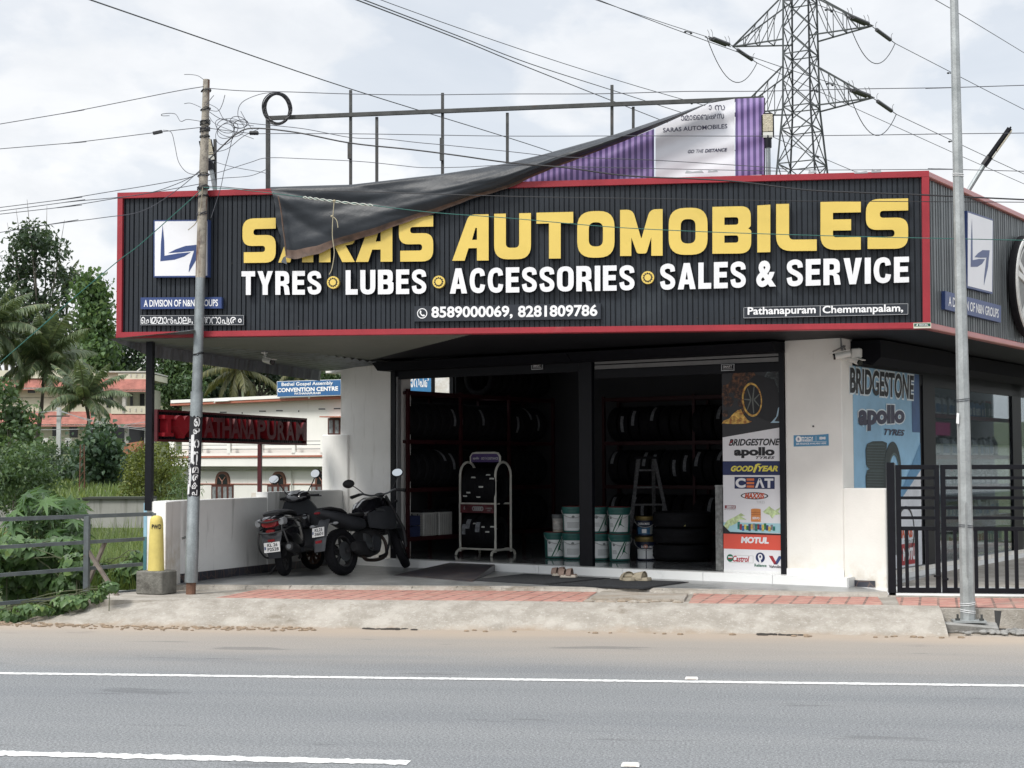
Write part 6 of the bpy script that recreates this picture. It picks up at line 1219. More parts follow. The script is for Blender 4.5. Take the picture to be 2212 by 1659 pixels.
# ---------------------------------------------------------------- ramp, mats, sandals, studs
r0, r1, r2, r3 = G(850, 1243, .3), G(1020, 1257, .3), G(1073, 1213.5, .405), G(975, 1204, .405)
r3 = Vector((*S(SWa(975, 1204, -.2), -.225, 0)[:2], .405)); r2 = Vector((*S(-5.44, -.225, 0)[:2], .405)); r0.z = r1.z = .304
b = MB(); b.hexa([Vector((p.x, p.y, .3)) for p in (r0, r1, r2, r3)], [r0, r1, r2, r3]); tag(b.build('entry_ramp', m_ramp, base=r0), 'short wedge ramp of dark crazy paving up to the left doorway', 'ramp')
m_mat = M('charcoal_doormat', (.028, .030, .034), .95, nz=(40, .4), bump=(90, .9)); m_matb = M('mat_border', (.016, .017, .02), .8)
def mat_(label, P, z=.3):
    t = thing('door_mat', label, 'door mat', G(*P[0], z), 'charcoal door mats by the step'); q_ = [G(u, v, z) for u, v in P]; b = MB(); b.hexa(q_, [p + UP * .008 for p in q_]); b.build('rubber_border', m_matb, t)
    c = sum(q_, Vector()) / 4; q2 = [c + (p - c) * .93 for p in q_]; b = MB(); b.hexa([p + UP * .008 for p in q2], [p + UP * .013 for p in q2]); b.build('pile', m_mat, t)
mat_('left charcoal door mat lying on the forecourt below the brown sandals', [(1010, 1254), (1180, 1264), (1318, 1250), (1135, 1240)])
mat_('right charcoal door mat lying below the beige clogs', [(1185, 1265), (1392, 1273), (1488, 1258), (1322, 1251)])
def shoe(label, p, rz, kind, grp):
    t = thing('sandal' if kind == 0 else 'clog', label, 'sandal' if kind == 0 else 'clog', p, grp); R = Matrix.Rotation(rz, 4, 'Z')
    def ringz(z0, z1, k=1.0):
        o_ = [(-.5, 0, 0), (-.44, .30, 0), (-.2, .34, 0), (.1, .36, 0), (.35, .42, 0), (.47, .28, 0), (.52, 0, 0), (.47, -.26, 0), (.35, -.38, 0), (.1, -.32, 0), (-.2, -.30, 0), (-.44, -.26, 0)]
        return [p + R @ Vector((x * .25 * k, y * .24 * k, z)) for z in (z0, z1) for x, y, _ in o_]
    m1, m2 = (M('sandal_sole_cream', (.50, .45, .38), .7), M('sandal_strap_brown', (.23, .165, .135), .8)) if kind == 0 else (M('clog_beige', (.33, .29, .215), .8), M('clog_beige_top', (.30, .265, .20), .8))
    v = ringz(.0, .035); b = MB(); b.loft([v[:12], v[12:]]); b.build('sole', m1, t, bevel=.005)
    v = ringz(.036, .045, .93); b = MB(); b.loft([v[:12], v[12:]]); b.build('footbed', m2, t)
    arcs = ((.18, .075, .09), (-.02, .07, .10)) if kind == 0 else ((.10, .16, .10),)
    for x0, wd, ht in arcs:
        b = MB(); rg = []
        for i in range(9):
            a = math.pi * i / 8; y = -math.cos(a) * .095; z = .03 + math.sin(a) * ht
            rg.append([p + R @ Vector((x0 * .5 + dx, y * k2, z2)) for dx, k2, z2 in ((-wd / 2, 1, z), (wd / 2, .92 if kind == 0 else .9, z * (.92 if kind == 0 else .75)), (wd / 2, .86, z * .9 - .004 if kind == 0 else z * .7), (-wd / 2, .93, z - .006))])
        b.loft(rg); b.build('strap' if kind == 0 else 'upper', m2, t, smooth=True)
    if kind == 0:
        b = MB(); b.lathe([(.012, 0), (.012, .006)], p + R @ Vector((.02, -.095, .075)), R @ Vector((0, -1, .3)), 8); b.build('buckle', m_ink, t)
    else:
        b = MB(); b.loft([[p + R @ Vector((x, y, z)) for x, z in ((-.02, .04), (.13, .03), (.12, .06), (.06, .10), (-.01, .115))] for y in (-.07, .07)]); b.build('toe_cap', m1, t, bevel=.02)
shoe('brown strap sandal with a cream sole, nearer of the pair by the step', G(1229, 1247, .313), 3.0, 0, 'pair of brown sandals'); shoe('brown strap sandal with a cream sole, half hidden behind its mate by the step', G(1212, 1243.5, .313), 3.0, 0, 'pair of brown sandals')
shoe('beige clog facing the step, left one of its pair', G(1357, 1254, .313), 1.9, 1, 'pair of beige clogs'); shoe('beige clog pointing sideways, right one of its pair', G(1388, 1254, .313), 2.7, 1, 'pair of beige clogs')
m_stud = M('road_stud_white', (.62, .60, .57), .5, nz=(20, .15))
for (u, v), lab in (((1494, 1467.5), 'white reflective road stud on the edge line in front of the shop'), ((1362, 1655), 'white reflective road stud at the bottom edge near the lane middle')):
    p = G(u, v, 0); t = thing('road_stud', lab, 'road stud', p, 'road studs'); lo = [p + Vector(q) for q in ((-.06, -.05, .004), (.06, -.05, .004), (.06, .05, .004), (-.06, .05, .004))]; hi = [p + Vector(q) for q in ((-.05, -.02, .022), (.05, -.02, .022), (.05, .02, .022), (-.05, .02, .022))]
    b = MB(); b.hexa(lo, hi); b.build('body', m_stud, t, bevel=.003); b = MB(); b.add([p + Vector(q) for q in ((-.04, -.047, .0075), (.04, -.047, .0075), (.036, -.026, .021), (-.036, -.026, .021))], [(0, 1, 2, 3)]); b.build('reflector', M('reflector_face', (.5, .42, .38), .2), t)
# ---------------------------------------------------------------- inside the shop: racks, tyres, display stand, oil drums
ZSH = [.70, 1.49, 2.27, 3.06]
def rack(label, a0, a1, b0, b1, along):
    t = thing('tyre_rack', label, 'rack', S((a0 + a1) / 2, (b0 + b1) / 2, .41), 'dark red steel tyre racks')
    n = 4; L0, L1 = (b0, b1) if along == 'b' else (a0, a1); D0, D1 = (a0, a1) if along == 'b' else (b0, b1)
    def P(l, d, z): return S(d, l, z) if along == 'b' else S(l, d, z)
    for i in range(n):
        l = L0 + (L1 - L0) * i / (n - 1)
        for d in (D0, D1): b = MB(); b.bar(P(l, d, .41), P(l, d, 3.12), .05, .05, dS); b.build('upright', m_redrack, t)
    for z in ZSH:
        b = MB()
        for d in (D0, D1): b.bar(P(L0, d, z), P(L1, d, z), .04, .065)
        for i in range(n): l = L0 + (L1 - L0) * i / (n - 1); b.bar(P(l, D0, z), P(l, D1, z), .04, .05)
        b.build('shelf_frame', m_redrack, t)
    return t
LA0, LA1 = LW + .36, LW + 1.02
rack('dark red rack along the left inside wall of the shop', LA0, LA1, .30, 4.6, 'b'); rack('dark red rack along the back inside wall of the shop', -6.5, -1.0, 4.72, 5.25, 'a')
m_paper = M('tyre_label_paper', (.20, .21, .225), .7, nz=(30, .5)); m_band = M('white_tyre_band', (.62, .63, .6), .6); m_sticker = M('tyre_sticker', (.16, .22, .34), .6, nz=(40, .8))
def make_tyre(R, wd, lab, n=30):
    h = wd / 2; prof = [(-.0, -h * .55), (R * .08, -h * .92), (R * .20, -h), (R * .31, -h * .86), (R * .345, -h * .62), (R * .35, 0), (R * .345, h * .62), (R * .31, h * .86), (R * .20, h), (R * .08, h * .92), (0, h * .55), (R * .16, h * .6), (R * .16, -h * .6)]
    b = MB(); b.ring((0, 0, 0), (1, 0, 0), R * .65, prof, n); rib = []
    for g_ in (-.45, 0, .45): b.ring((g_ * h, 0, 0), (1, 0, 0), R, [(.0035, -h * .12), (.0035, h * .12), (-.01, h * .12), (-.01, -h * .12)], n)
    o = b.build('tyre', m_tyre, smooth=35)
    if lab:
        b = MB(); k = 7; a0 = lab[0]; ww_ = lab[2] if len(lab) > 2 else .5
        b.v = [Vector((s * h * ww_, math.cos(a) * (R + .006), math.sin(a) * (R + .006))) for a in [a0 + lab[1] * i / k for i in range(k + 1)] for s in (-1, 1)]; b.f = [(2 * i, 2 * i + 1, 2 * i + 3, 2 * i + 2) for i in range(k)]
        b.build('paper_label', m_paper if ww_ < .8 else m_band, o)
        if ww_ >= .8:
            b = MB(); b.ring((0, 0, 0), (1, 0, 0), R * .65, [], 3) if False else None
    return Proto(o)
AX_A = math.atan2(dS.y, dS.x); AX_B = math.atan2(nS.y, nS.x)
pr_car = make_tyre(.315, .20, None); pr_carl = make_tyre(.315, .20, (math.pi + .1, -.95, .32))
rr = random.Random(15)
def row(zi, L0, L1, d, along, label, group, kind, step=.212, lab=.35, R=.315):
    l = L0
    while l < L1:
        p = S(d, l, ZSH[zi] + .034 + R) if along == 'b' else S(l, d, ZSH[zi] + .034 + R)
        pr_ = pr_carl if rr.random() < lab else pr_car
        pr_.put(TR(p + Vector((0, 0, 0)), (AX_B if along == 'b' else AX_A) + rr.uniform(-.06, .06), (rr.uniform(-.5, .5) if pr_ is pr_carl else rr.uniform(0, 6)), sc=rr.uniform(.96, 1.0)), label, group, 'tyre'); l += step * rr.choice((1, 1, 1, 1.04))
for zi, nm in ((0, 'bottom'), (1, 'second'), (2, 'third')):
    row(zi, 2.0 if zi == 0 else .48, 4.5, (LA0 + LA1) / 2 + .02, 'b', 'black car tyre standing in the %s shelf row of the left wall rack' % nm, '%s row of tyres on the left wall rack' % nm, 0, lab=.15)
    row(zi, -6.3, -1.1, 4.96, 'a', 'black car tyre standing in the %s shelf row of the back wall rack' % nm, '%s row of tyres on the back wall rack' % nm, 0, lab=.55)
row(3, 2.75, 4.5, (LA0 + LA1) / 2 + .02, 'b', 'black car tyre standing on top of the left wall rack', 'tyres on top of the left wall rack', 0); row(3, -3.9, -2.2, 4.96, 'a', 'black car tyre standing on top of the back wall rack', 'tyres on top of the back wall rack', 0)
BX = F_SHOP.off(-2.0).px(1474, 1160)[0]; pr_big = make_tyre(.46, .24, None, 36)
for k in range(3): pr_big.put(Matrix.Translation(S(BX + .02 * k, 2.0 - .03 * k, .42 + .13 + .25 * k)) @ Matrix.Rotation(math.pi / 2, 4, 'Y'), 'large tyre lying flat in the floor pile behind the oil drums, %s' % ('lowest', 'middle', 'topmost')[k], 'flat tyre pile', 'tyre')
b = MB(); b.bar(S(BX + .20, 1.545, 1.0), S(BX + .29, 1.56, 1.0), .006, .09); tag(b.build('yellow_tag', M('tag_yellow', (.45, .42, .16), .6), base=S(BX + .2, 1.545, 1.0)), 'small yellow tag on the flat tyre pile behind the oil drums', 'tag')
# two wheeler tyre stand by the left doorway
ra0, ra1, rb0, rb1 = -7.21, -6.50, 1.30, 1.74
zt_r = SWz(1030, 978.5, 1.5); zh = SWz(1085, 998, 1.5); zm = SWz(1030, 1088, 1.3)
ds = thing('tyre_stand', 'white tubular display stand with a purple header holding two rows of motorcycle tyres', 'display stand', S((ra0 + ra1) / 2, (rb0 + rb1) / 2, .41)); m_tubew = M('cream_tube_paint', (.60, .59, .53), .4, nz=(8, .08))
for a in (ra0, ra1):
    rad = (rb1 - rb0) / 2; P = [S(a, rb0, .47)] + [S(a, rb0, z) for z in (1.0, zh - rad)] + [S(a, (rb0 + rb1) / 2 - rad * math.cos(t), zh - rad + rad * math.sin(t)) for t in [math.pi * i / 10 for i in range(1, 10)]] + [S(a, rb1, zh - rad), S(a, rb1, .47)]
    b = MB(); b.tube(P, .021, 8); b.build('side_hoop', m_tubew, ds, smooth=True)
    b = MB(); b.tube([S(a, rb0 - .12, .418), S(a, rb0 - .10, .47), S(a, rb0 - .03, .505), S(a, (rb0 + rb1) / 2, .51), S(a, rb1 + .03, .505), S(a, rb1 + .10, .47), S(a, rb1 + .12, .418)], .022, 8); b.build('foot', m_tubew, ds, smooth=True)
bm_ = (rb0 + rb1) / 2; b = MB(); P = [S(ra0 + .06, bm_, zh - .02), S(ra0 + .06, bm_, zt_r - .06), S(ra0 + .10, bm_, zt_r - .01), S(ra0 + .16, bm_, zt_r), S(ra1 - .16, bm_, zt_r), S(ra1 - .10, bm_, zt_r - .01), S(ra1 - .06, bm_, zt_r - .06), S(ra1 - .06, bm_, zh - .02)]; b.tube(P, .02, 8); b.build('header_hoop', m_tubew, ds, smooth=True)
F_D = Fr(S(ra0, bm_ - .012, 0), dS, UP, -nS); b = MB(); b.rect(F_D, .075, ra1 - ra0 - .075, zh + .0, zt_r - .015, -.01, .004); b.build('header_board', M('header_purple', (.085, .055, .17), .4), ds)
b = MB(); wW = ra1 - ra0; hz = zh + .02; b.textr(F_D, 'apollo', wW * .16, wW * .34, hz + .015, hz + .065, .007, bold=.04); b.textr(F_D, 'GO', wW * .40, wW * .49, hz + .02, hz + .06, .007, bold=.03, shear=.2); b.textr(F_D, 'THE', wW * .50, wW * .59, hz + .02, hz + .06, .007, shear=.2); b.textr(F_D, 'DISTANCE', wW * .60, wW * .88, hz + .02, hz + .06, .007, bold=.03, shear=.2); b.build('header_lettering', M('pale_lettering', (.55, .55, .56), .5), ds)
for z in (zm, .52):
    b = MB()
    for bb in (rb0, rb1): b.tube([S(ra0, bb, z), S(ra1, bb, z)], .016, 7)
    for bb in (rb0 + .12, rb1 - .12): b.tube([S(ra0, bb, z + .0), S(ra1, bb, z)], .012, 6)
    b.build('shelf_bars', m_tubew, ds)
F_D2 = Fr(S(ra0, rb0 - .024, 0), dS, UP, -nS); b = MB(); b.rect(F_D2, .02, wW - .02, zm - .15, zm - .01, -.005, .0); b.build('price_strip', M('strip_maroon', (.10, .025, .03), .4, nz=(9, .5)), ds)
b = MB()
for k in range(5): b.poly(F_D2, disc(wW * (.42 + .055 * k), zm - .08, .038, 14), .003 + .0004 * k, None, [disc(wW * (.42 + .055 * k), zm - .08, .02, 14)])
b.textr(F_D2, '6', wW * .13, wW * .17, zm - .10, zm - .04, .004, bold=.03); b.textr(F_D2, '2 WHEELER', wW * .75, wW * .93, zm - .085, zm - .06, .004, bold=.02); b.textr(F_D2, 'TYRES', wW * .79, wW * .89, zm - .12, zm - .1, .004, bold=.02); b.build('strip_print', M('strip_grey', (.32, .32, .32), .5), ds)
def moto_tyre(R, wd, mat_lab):
    pr_ = make_tyre(R, wd, None, 32); o = pr_.root
    b = MB(); k = 10; b.ring((0, 0, 0), (1, 0, 0), 1, [], 3) if False else None
    a0 = .9; h = wd / 2
    for s0 in (0,):     # a paper band wrapped across the tread
        v = []
        for da in (0, .085):
            for x, dr in ((-h * 1.02, -.09), (-h * 1.0, -.03), (-h * .6, .004), (0, .008), (h * .6, .004), (h * 1.0, -.03), (h * 1.02, -.09)): v.append(Vector((x, math.cos(a0 + da) * (R + dr), math.sin(a0 + da) * (R + dr))))
        b.add(v, [(i, i + 1, i + 8, i + 7) for i in range(6)])
    b.build('paper_band', mat_lab, o); return pr_
pr_m = moto_tyre(.30, .115, m_band); pr_m2 = moto_tyre(.27, .105, m_band); pr_ms = make_tyre(.30, .13, (2.2, .55, .62), 32)
for rowz, nm, n_, pz in ((zm, 'upper', 7, pr_m), (.52, 'lower', 7, pr_m2)):
    for k in range(n_):
        a = ra0 + .09 + (wW - .16) * k / (n_ - 1) * .98; q_ = pr_ms if (rowz < 1 and k in (0, 1, 3)) else pz; R_ = .27 if q_ is pr_m2 else .30
        q_.put(TR(S(a, bm_, rowz + R_ * .93), AX_A + .12 + rr.uniform(-.05, .05), 2.24 + rr.uniform(-.75, .6) if q_ is not pr_ms else .55 + rr.uniform(-.5, .3)), 'black motorcycle tyre in the %s row of the white display stand' % nm, '%s row of tyres on the display stand' % nm, 'tyre')
# oil drums and pails
m_dgreen = M('drum_green', (.028, .125, .11), .4, nz=(5, .12)); m_dlid = M('drum_lid_red', (.20, .03, .035), .5); m_dw = M('drum_label', (.76, .78, .78), .45, nz=(3, .04)); m_dg = M('drum_label_green', (.018, .13, .07), .45); m_gold = M('pail_gold', (.20, .15, .055), .4, metal=.5); m_dtx = M('label_grey_print', (.22, .24, .24), .6)
def cylpatch(b, pts, R, z0, taper=0):
    """outline in (angle, height) laid on a cylinder"""
    tri = tessellate_polygon([[Vector((x, y, 0)) for x, y in pts]]); 
    tri = [t if (Vector((*pts[t[1]], 0)) - Vector((*pts[t[0]], 0))).cross(Vector((*pts[t[2]], 0)) - Vector((*pts[t[0]], 0))).z > 0 else t[::-1] for t in tri]
    return b.add([Vector((math.sin(a) * (R + taper * y), -math.cos(a) * (R + taper * y), z0 + y)) for a, y in pts], tri)
def grid_patch(b, a0, a1, y0, y1, R, taper=0, n=12):
    b.add([Vector((math.sin(a) * (R + taper * y), -math.cos(a) * (R + taper * y), y)) for a in [a0 + (a1 - a0) * i / n for i in range(n + 1)] for y in (y0, y1)], [(2 * i, 2 * i + 2, 2 * i + 3, 2 * i + 1) for i in range(n)])
def drum(kind):
    t = thing('oil_drum', None, 'oil drum'); tp_ = .035
    b = MB(); b.lathe([(.0, 0), (.152, 0), (.156, .01), (.168, .33), (.176, .332), (.176, .345), (.170, .347), (.172, .395), (.165, .402)], (0, 0, 0), UP, 26, cap=False); b.lathe([(.178, .36), (.180, .37), (.178, .40), (.168, .404), (.0, .404)], (0, 0, 0), UP, 26, cap=False); b.build('body', m_dgreen, t, smooth=True)
    b = MB(); b.lathe([(.166, .405), (.160, .412), (0, .412)], (0, 0, 0), UP, 24, cap=False); b.build('lid', m_dlid, t)
    b = MB(); grid_patch(b, -1.05, 1.05, .03, .29, .158, tp_); b.build('label', m_dw, t)
    b = MB(); Rr = .1605
    def seg(P, n=4): 
        Q = []
        for i in range(len(P)):
            for j in range(n): k = j / n; Q.append((P[i][0] * (1 - k) + P[(i + 1) % len(P)][0] * k, P[i][1] * (1 - k) + P[(i + 1) % len(P)][1] * k))
        return Q
    if kind == 0:
        for P in ([(-.62, .03), (-.50, .03), (.30, .29), (.16, .29)], [(-.3, .03), (1.05, .03), (1.05, .09), (.55, .11), (.25, .15), (.42, .29), (.36, .29), (.05, .16), (-.02, .1)]): cylpatch(b, seg(P), Rr, 0, tp_)
    else:
        cylpatch(b, seg([(.55, .03), (.68, .03), (1.04, .12), (1.04, .17)]), Rr, 0, tp_)
    b.build('label_swoosh', m_dg, t)
    b = MB(); ox = -.8 if kind == 0 else 0
    cylpatch(b, [(ox + .14 * math.cos(a), .245 + .022 * math.sin(a)) for a in [2 * math.pi * i / 14 for i in range(14)]], .161, 0, tp_)
    for k in range(6 if kind else 4): y = .155 - k * .016; grid_patch(b, (-.6 if kind else -.95), (.6 if kind else -.55 + .03 * k), y, y + .005, .161, tp_, 6)
    b.build('label_print', m_dtx, t)
    b = MB(); b.tube([Vector((-.18, -.02, .35))] + [Vector((-.185 * math.cos(s), -.03 - .16 * math.sin(s), .35 - .12 * math.sin(s))) for s in [math.pi * i / 12 for i in range(1, 12)]] + [Vector((.18, -.02, .35))], .005, 5); b.build('wire_handle', M('handle_wire', (.42, .43, .43), .4), t)
    return Proto(t)
pd0, pd1 = drum(0), drum(1)
def floorp(u, v, back=.17): p = G(u, v, .418); d = Vector((p.x, p.y, 0)).normalized(); return p + d * back
face = lambda p: math.atan2(p.x, p.y) * -1
dr_ = [(pd0, 1199, 1206, 0, .25, 'green oil drum with a white label, lower left of the group by the pillar'), (pd1, 1238.5, 1208, 0, -.05, 'green oil drum with a plain text label, lower one against the left of the pillar'), (pd1, 1238.5, 1208, 1, .0, 'green oil drum with a plain text label, upper one against the left of the pillar'), (pd1, 1294, 1210, 0, .5, 'green oil drum, lower one half hidden behind the right of the pillar'), (pd0, 1290, 1210, 1, .75, 'green oil drum, upper one half hidden behind the right of the pillar'), (pd0, 1338.5, 1212, 0, .25, 'green oil drum, lower one in the stack between pillar and gold lidded pails'), (pd0, 1338.5, 1212, 1, -.1, 'green oil drum, upper one in the stack between pillar and gold lidded pails')]
for pr_, u, v, lv_, rz, lab in dr_:
    p = floorp(u, v); p.z += lv_ * .413; pr_.put(TR(p, face(p) + rz, sc=1.0), lab, 'green oil drums by the black pillar')
p = floorp(1206, 1206) + UP * .413; t = thing('grease_pail', 'small grey lidded pail with an orange and white print on the lower left green drum', 'pail', p)
b = MB(); b.lathe([(.085, .0), (.085, .02), (.0, .021)], p, UP, 18); b.build('base_ring', M('cream_base', (.5, .46, .36), .5), t); b = MB(); b.lathe([(.0, .03), (.084, .03), (.092, .215)], p, UP, 20, cap=False); b.build('body', M('pail_print_white', (.42, .40, .38), .4, nz=(14, .35), stain=(12, (.5, .19, .07), .6, .7)), t, smooth=True); b = MB(); b.lathe([(.098, .21), (.10, .225), (.10, .27), (.094, .275), (0, .275)], p, UP, 20, cap=False); b.build('lid', M('pail_lid_grey', (.12, .13, .135), .4), t, smooth=True)
for u, v, dz, R_, hh, lab, k in ((1396, 1210, 0, .168, .36, 'dark engine oil pail with a gold lid, lower one right of the green drums', 0), (1394, 1210, .375, .148, .30, 'dark engine oil pail with a gold lid, upper one with a tractor picture', 1)):
    p = floorp(u, v) + UP * dz; t = thing('oil_pail', lab, 'pail', p, 'gold lidded oil pails'); b = MB(); b.lathe([(.0, 0), (R_ * .9, 0), (R_, hh * .8)], p, UP, 24, cap=False); b.build('body', M('pail_navy', (.014, .02, .045), .35, nz=(4, .2)), t, smooth=True)
    b = MB(); b.lathe([(R_ * 1.04, hh * .78), (R_ * 1.08, hh * .82), (R_ * 1.08, hh * .97), (R_ * 1.0, hh), (0, hh)], p, UP, 24, cap=False); b.build('lid', m_gold, t, smooth=True)
    rz_ = face(p); Mx = TR(p, rz_)
    def lp(nm, mat, a0, a1, y0, y1, e=.004):
        g = MB(); grid_patch(g, a0, a1, y0, y1, R_ * .9 + e, .1 * R_ / (hh * .8)); g.v = [Mx @ q_ for q_ in g.v]; g.build(nm, mat, t)
    if k == 0: lp('label', m_dw, -1.0, -.05, .02, .17); lp('label', m_dw, .05, .95, .02, .17)
    else: lp('label', M('pail_blue', (.05, .14, .26), .4, nz=(18, .5)), -.9, .9, .02, .13); lp('label_picture', m_dw, -.35, .15, .04, .10, .006); lp('label_picture', m_dtx, .55, .95, .02, .15, .006)
    g = MB(); tvx, tf, _ = text_mesh('DURA MAX', bold=.03); zz_ = .185 if k == 0 else .165; g.add([Mx @ Vector((math.sin(a) * (R_ * .99 + .004), -math.cos(a) * (R_ * .99 + .004), zz_ + .035 * y)) for a, y in [(-.8 + 1.3 * x + (.35 if k == 0 else 0), y) for x, y, _ in tvx]], tf); g.build('label_lettering', m_txt, t)
    if k == 0:
        g = MB(); g.v = []; cylpatch(g, [(-.05 + .2 * math.cos(a), .21 + .03 * math.sin(a)) for a in [2 * math.pi * i / 16 for i in range(16)]], R_ * .985 + .007, 0); g.v = [Mx @ q_ for q_ in g.v]; g.build('label_disc', M('orange_disc', (.45, .17, .1), .5), t)
    g = MB(); g.tube([Mx @ q_ for q_ in [Vector((-R_ * 1.1, -.01, hh * .85))] + [Vector((-R_ * 1.13 * math.cos(s), -.03 - R_ * math.sin(s), hh * .85 - hh * .42 * math.sin(s))) for s in [math.pi * i / 12 for i in range(1, 12)]] + [Vector((R_ * 1.1, -.01, hh * .85))]], .005, 5); g.build('wire_handle', M('handle_wire', (.42, .43, .43), .4), t)
# step ladder, counter slab, battery crates
lp_ = S(F_SHOP.off(-3.1).px(1396, 1100)[0], 3.1, .418); lt = thing('step_ladder', 'spattered aluminium A frame step ladder standing open inside the right doorway', 'step ladder', lp_); m_lad = M('spattered_aluminium', (.13, .13, .135), .55, metal=.4, nz=(30, .5))
tz_ = PP(1405, 990, lp_, nS).z - .418; U_ = Vector((math.cos(YAW + .12), math.sin(YAW + .12), 0)); Vv = Vector((-U_.y, U_.x, 0))
for nm, s_, wb, d0 in (('rail', -1, .40, -.35), ('rail', 1, .40, -.35), ('rear_leg', -1, .22, .42), ('rear_leg', 1, .22, .42)):
    b = MB(); b.bar(lp_ + U_ * s_ * wb + Vv * d0, lp_ + U_ * s_ * .13 + Vv * (.02 if d0 > 0 else -.05) + UP * tz_, .055, .03, Vv); b.build(nm, m_lad, lt)
for k in range(5):
    z = (k + .9) / 5.6; hw = .40 - .27 * z; b = MB(); c2 = lp_ + Vv * (-.35 + .30 * z) + UP * tz_ * z; b.bar(c2 - U_ * hw, c2 + U_ * hw, .08, .028); b.build('step', m_lad, lt)
b = MB(); c2 = lp_ + UP * (tz_ + .01); b.bar(c2 - U_ * .17, c2 + U_ * .17, .2, .04); b.build('top_tray', m_dkceil, lt)
ca0, ca1 = SWa(1545, 1100, .12), SWa(1561, 1100, .12); t = thing('counter', 'grey granite counter end standing beside the printed brand panel', 'counter', S(ca0, .2, .41)); m_gran = M('grey_granite', (.17, .175, .17), .3, nz=(16, .45), stain=(9, (.38, .38, .36), .60, .70)); cz = SWz(1550, 1048, .12)
b = MB(); b.sbox(ca0, ca1, .12, .62, .418, cz - .03); b.build('side_slab', m_gran, t, bevel=.003); b = MB(); b.sbox(ca0, -.95, .115, .66, cz - .03, cz); b.build('top_slab', m_gran, t)
m_batw = M('crate_white', (.42, .42, .40), .5, nz=(6, .1)); m_batb = M('battery_blue', (.03, .04, .10), .4)
for k, (u0, u1, lab) in enumerate(((904, 924, 'white ribbed battery crate on the lowest left shelf, left one of two'), (925, 945, 'white ribbed battery crate on the lowest left shelf, right one of two'))):
    p = S(LA1 - .22, .95 + .42 * k, ZSH[0] + .034); t = thing('battery_crate', lab, 'battery crate', p, 'white battery crates'); b = MB(); R = Matrix.Rotation(-SA_, 3, 'Z'); b.box(p + UP * .19, (.36, .36, .38), R); b.build('case', m_batw, t, bevel=.01)
    b = MB()
    for j in range(7): b.box(p + R @ Vector((-.15 + .05 * j, -.183, .18)), (.012, .01, .34), R); b.box(p + R @ Vector((.183, -.15 + .05 * j, .18)), (.01, .012, .34), R)
    for j in range(9): b.box(p + R @ Vector((0, -.182, .03 + .04 * j)), (.34, .006, .008), R)
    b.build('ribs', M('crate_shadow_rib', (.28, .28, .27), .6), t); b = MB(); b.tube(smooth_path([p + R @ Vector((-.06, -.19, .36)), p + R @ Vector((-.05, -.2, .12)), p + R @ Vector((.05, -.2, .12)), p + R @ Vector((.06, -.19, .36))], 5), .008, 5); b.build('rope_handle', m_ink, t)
    b = MB(); b.box(p + UP * .4, (.30, .3, .04), R); b.build('terminals', m_ink, t)
p = S(LA1 - .20, .52, ZSH[0] + .034); R = Matrix.Rotation(-SA_, 3, 'Z')
for k, (dz, hh, lab) in enumerate(((0, .17, 'dark blue battery on the lowest left shelf beside the white crates'), (.18, .16, 'dark blue battery box stacked on another beside the white crates'))):
    q_ = p + UP * dz; t = thing('battery', lab, 'battery', q_, 'dark blue batteries'); b = MB(); b.box(q_ + UP * hh / 2, (.34, .30, hh), R); b.build('case', m_batb, t, bevel=.008); b = MB(); b.box(q_ + UP * hh * .65 + R @ Vector((0, -.152, 0)), (.26, .005, .03), R); b.build('label_strip', m_batw, t)
# board seen through the clerestory window
bp_ = PD(903, 824, 33); t = thing('outdoor_board', 'blue outdoor board with white Malayalam letters seen through the high window inside the shop', 'signboard', bp_); n_ = (CO - bp_); n_.z = 0; n_.normalize(); F_O = Fr(bp_, UP.cross(n_), UP, n_)
b = MB(); b.rect(F_O, -.5, .28, -.32, .25, -.05, 0); b.build('board', M('board_blue', (.05, .20, .40), .5), t); b = MB(); b.rect(F_O, -.62, 1.1, -.6, .3, -.12, -.06); b.build('frame_board', m_white, t)
b = MB(); 
for ch, x0, x1 in (('േ', -.40, -.32), ('ഗ', -.31, -.17), ('ാ', -.16, -.10), ('സ', -.09, .03), ('പ', .04, .12), ('ൽ', .13, .24)): b.textr(F_O, ch, x0, x1, -.13, .08, .004, bold=.04)
b.build('board_lettering', m_txt, t); b = MB(); b.bar(bp_ + UP * -4, bp_ + UP * -.3 - n_ * .1, .1, .1); b.build('post', m_galv, t)
# goods behind the flank window
gsz = [SDz(2150, 1172, -.3), SDz(2150, 1112, -.3), SDz(2150, 1046, -.3), SDz(2150, 985, -.3), SDz(2150, 905, -.3)]
sh = thing('display_shelf', 'red edged display shelving filled with oil bottles behind the flank window', 'shelf', S(-.5, 5, .41))
for z in gsz:
    b = MB(); b.sbox(-.78, -.24, SB1 + .2, 8.4, z - .03, z); b.build('shelf_board', M('shelf_grey', (.22, .22, .22), .5), sh); b = MB(); b.sbox(-.238, -.225, SB1 + .2, 8.4, z - .055, z + .01); b.build('shelf_edge', M('shelf_edge_red', (.16, .02, .025), .5), sh)
def goods(nm, parts):
    t = thing(nm, None, nm.replace('_', ' '))
    for pn, fn, mt in parts: b = MB(); fn(b); b.build(pn, mt, t, smooth=35)
    return Proto(t)
cw = M('goods_white', (.55, .55, .54), .4); cg = M('goods_green', (.02, .12, .08), .4); cb_ = M('goods_blue', (.06, .16, .30), .4); ck = M('goods_dark', (.04, .04, .045), .4); cr_ = M('goods_redcap', (.3, .04, .04), .4)
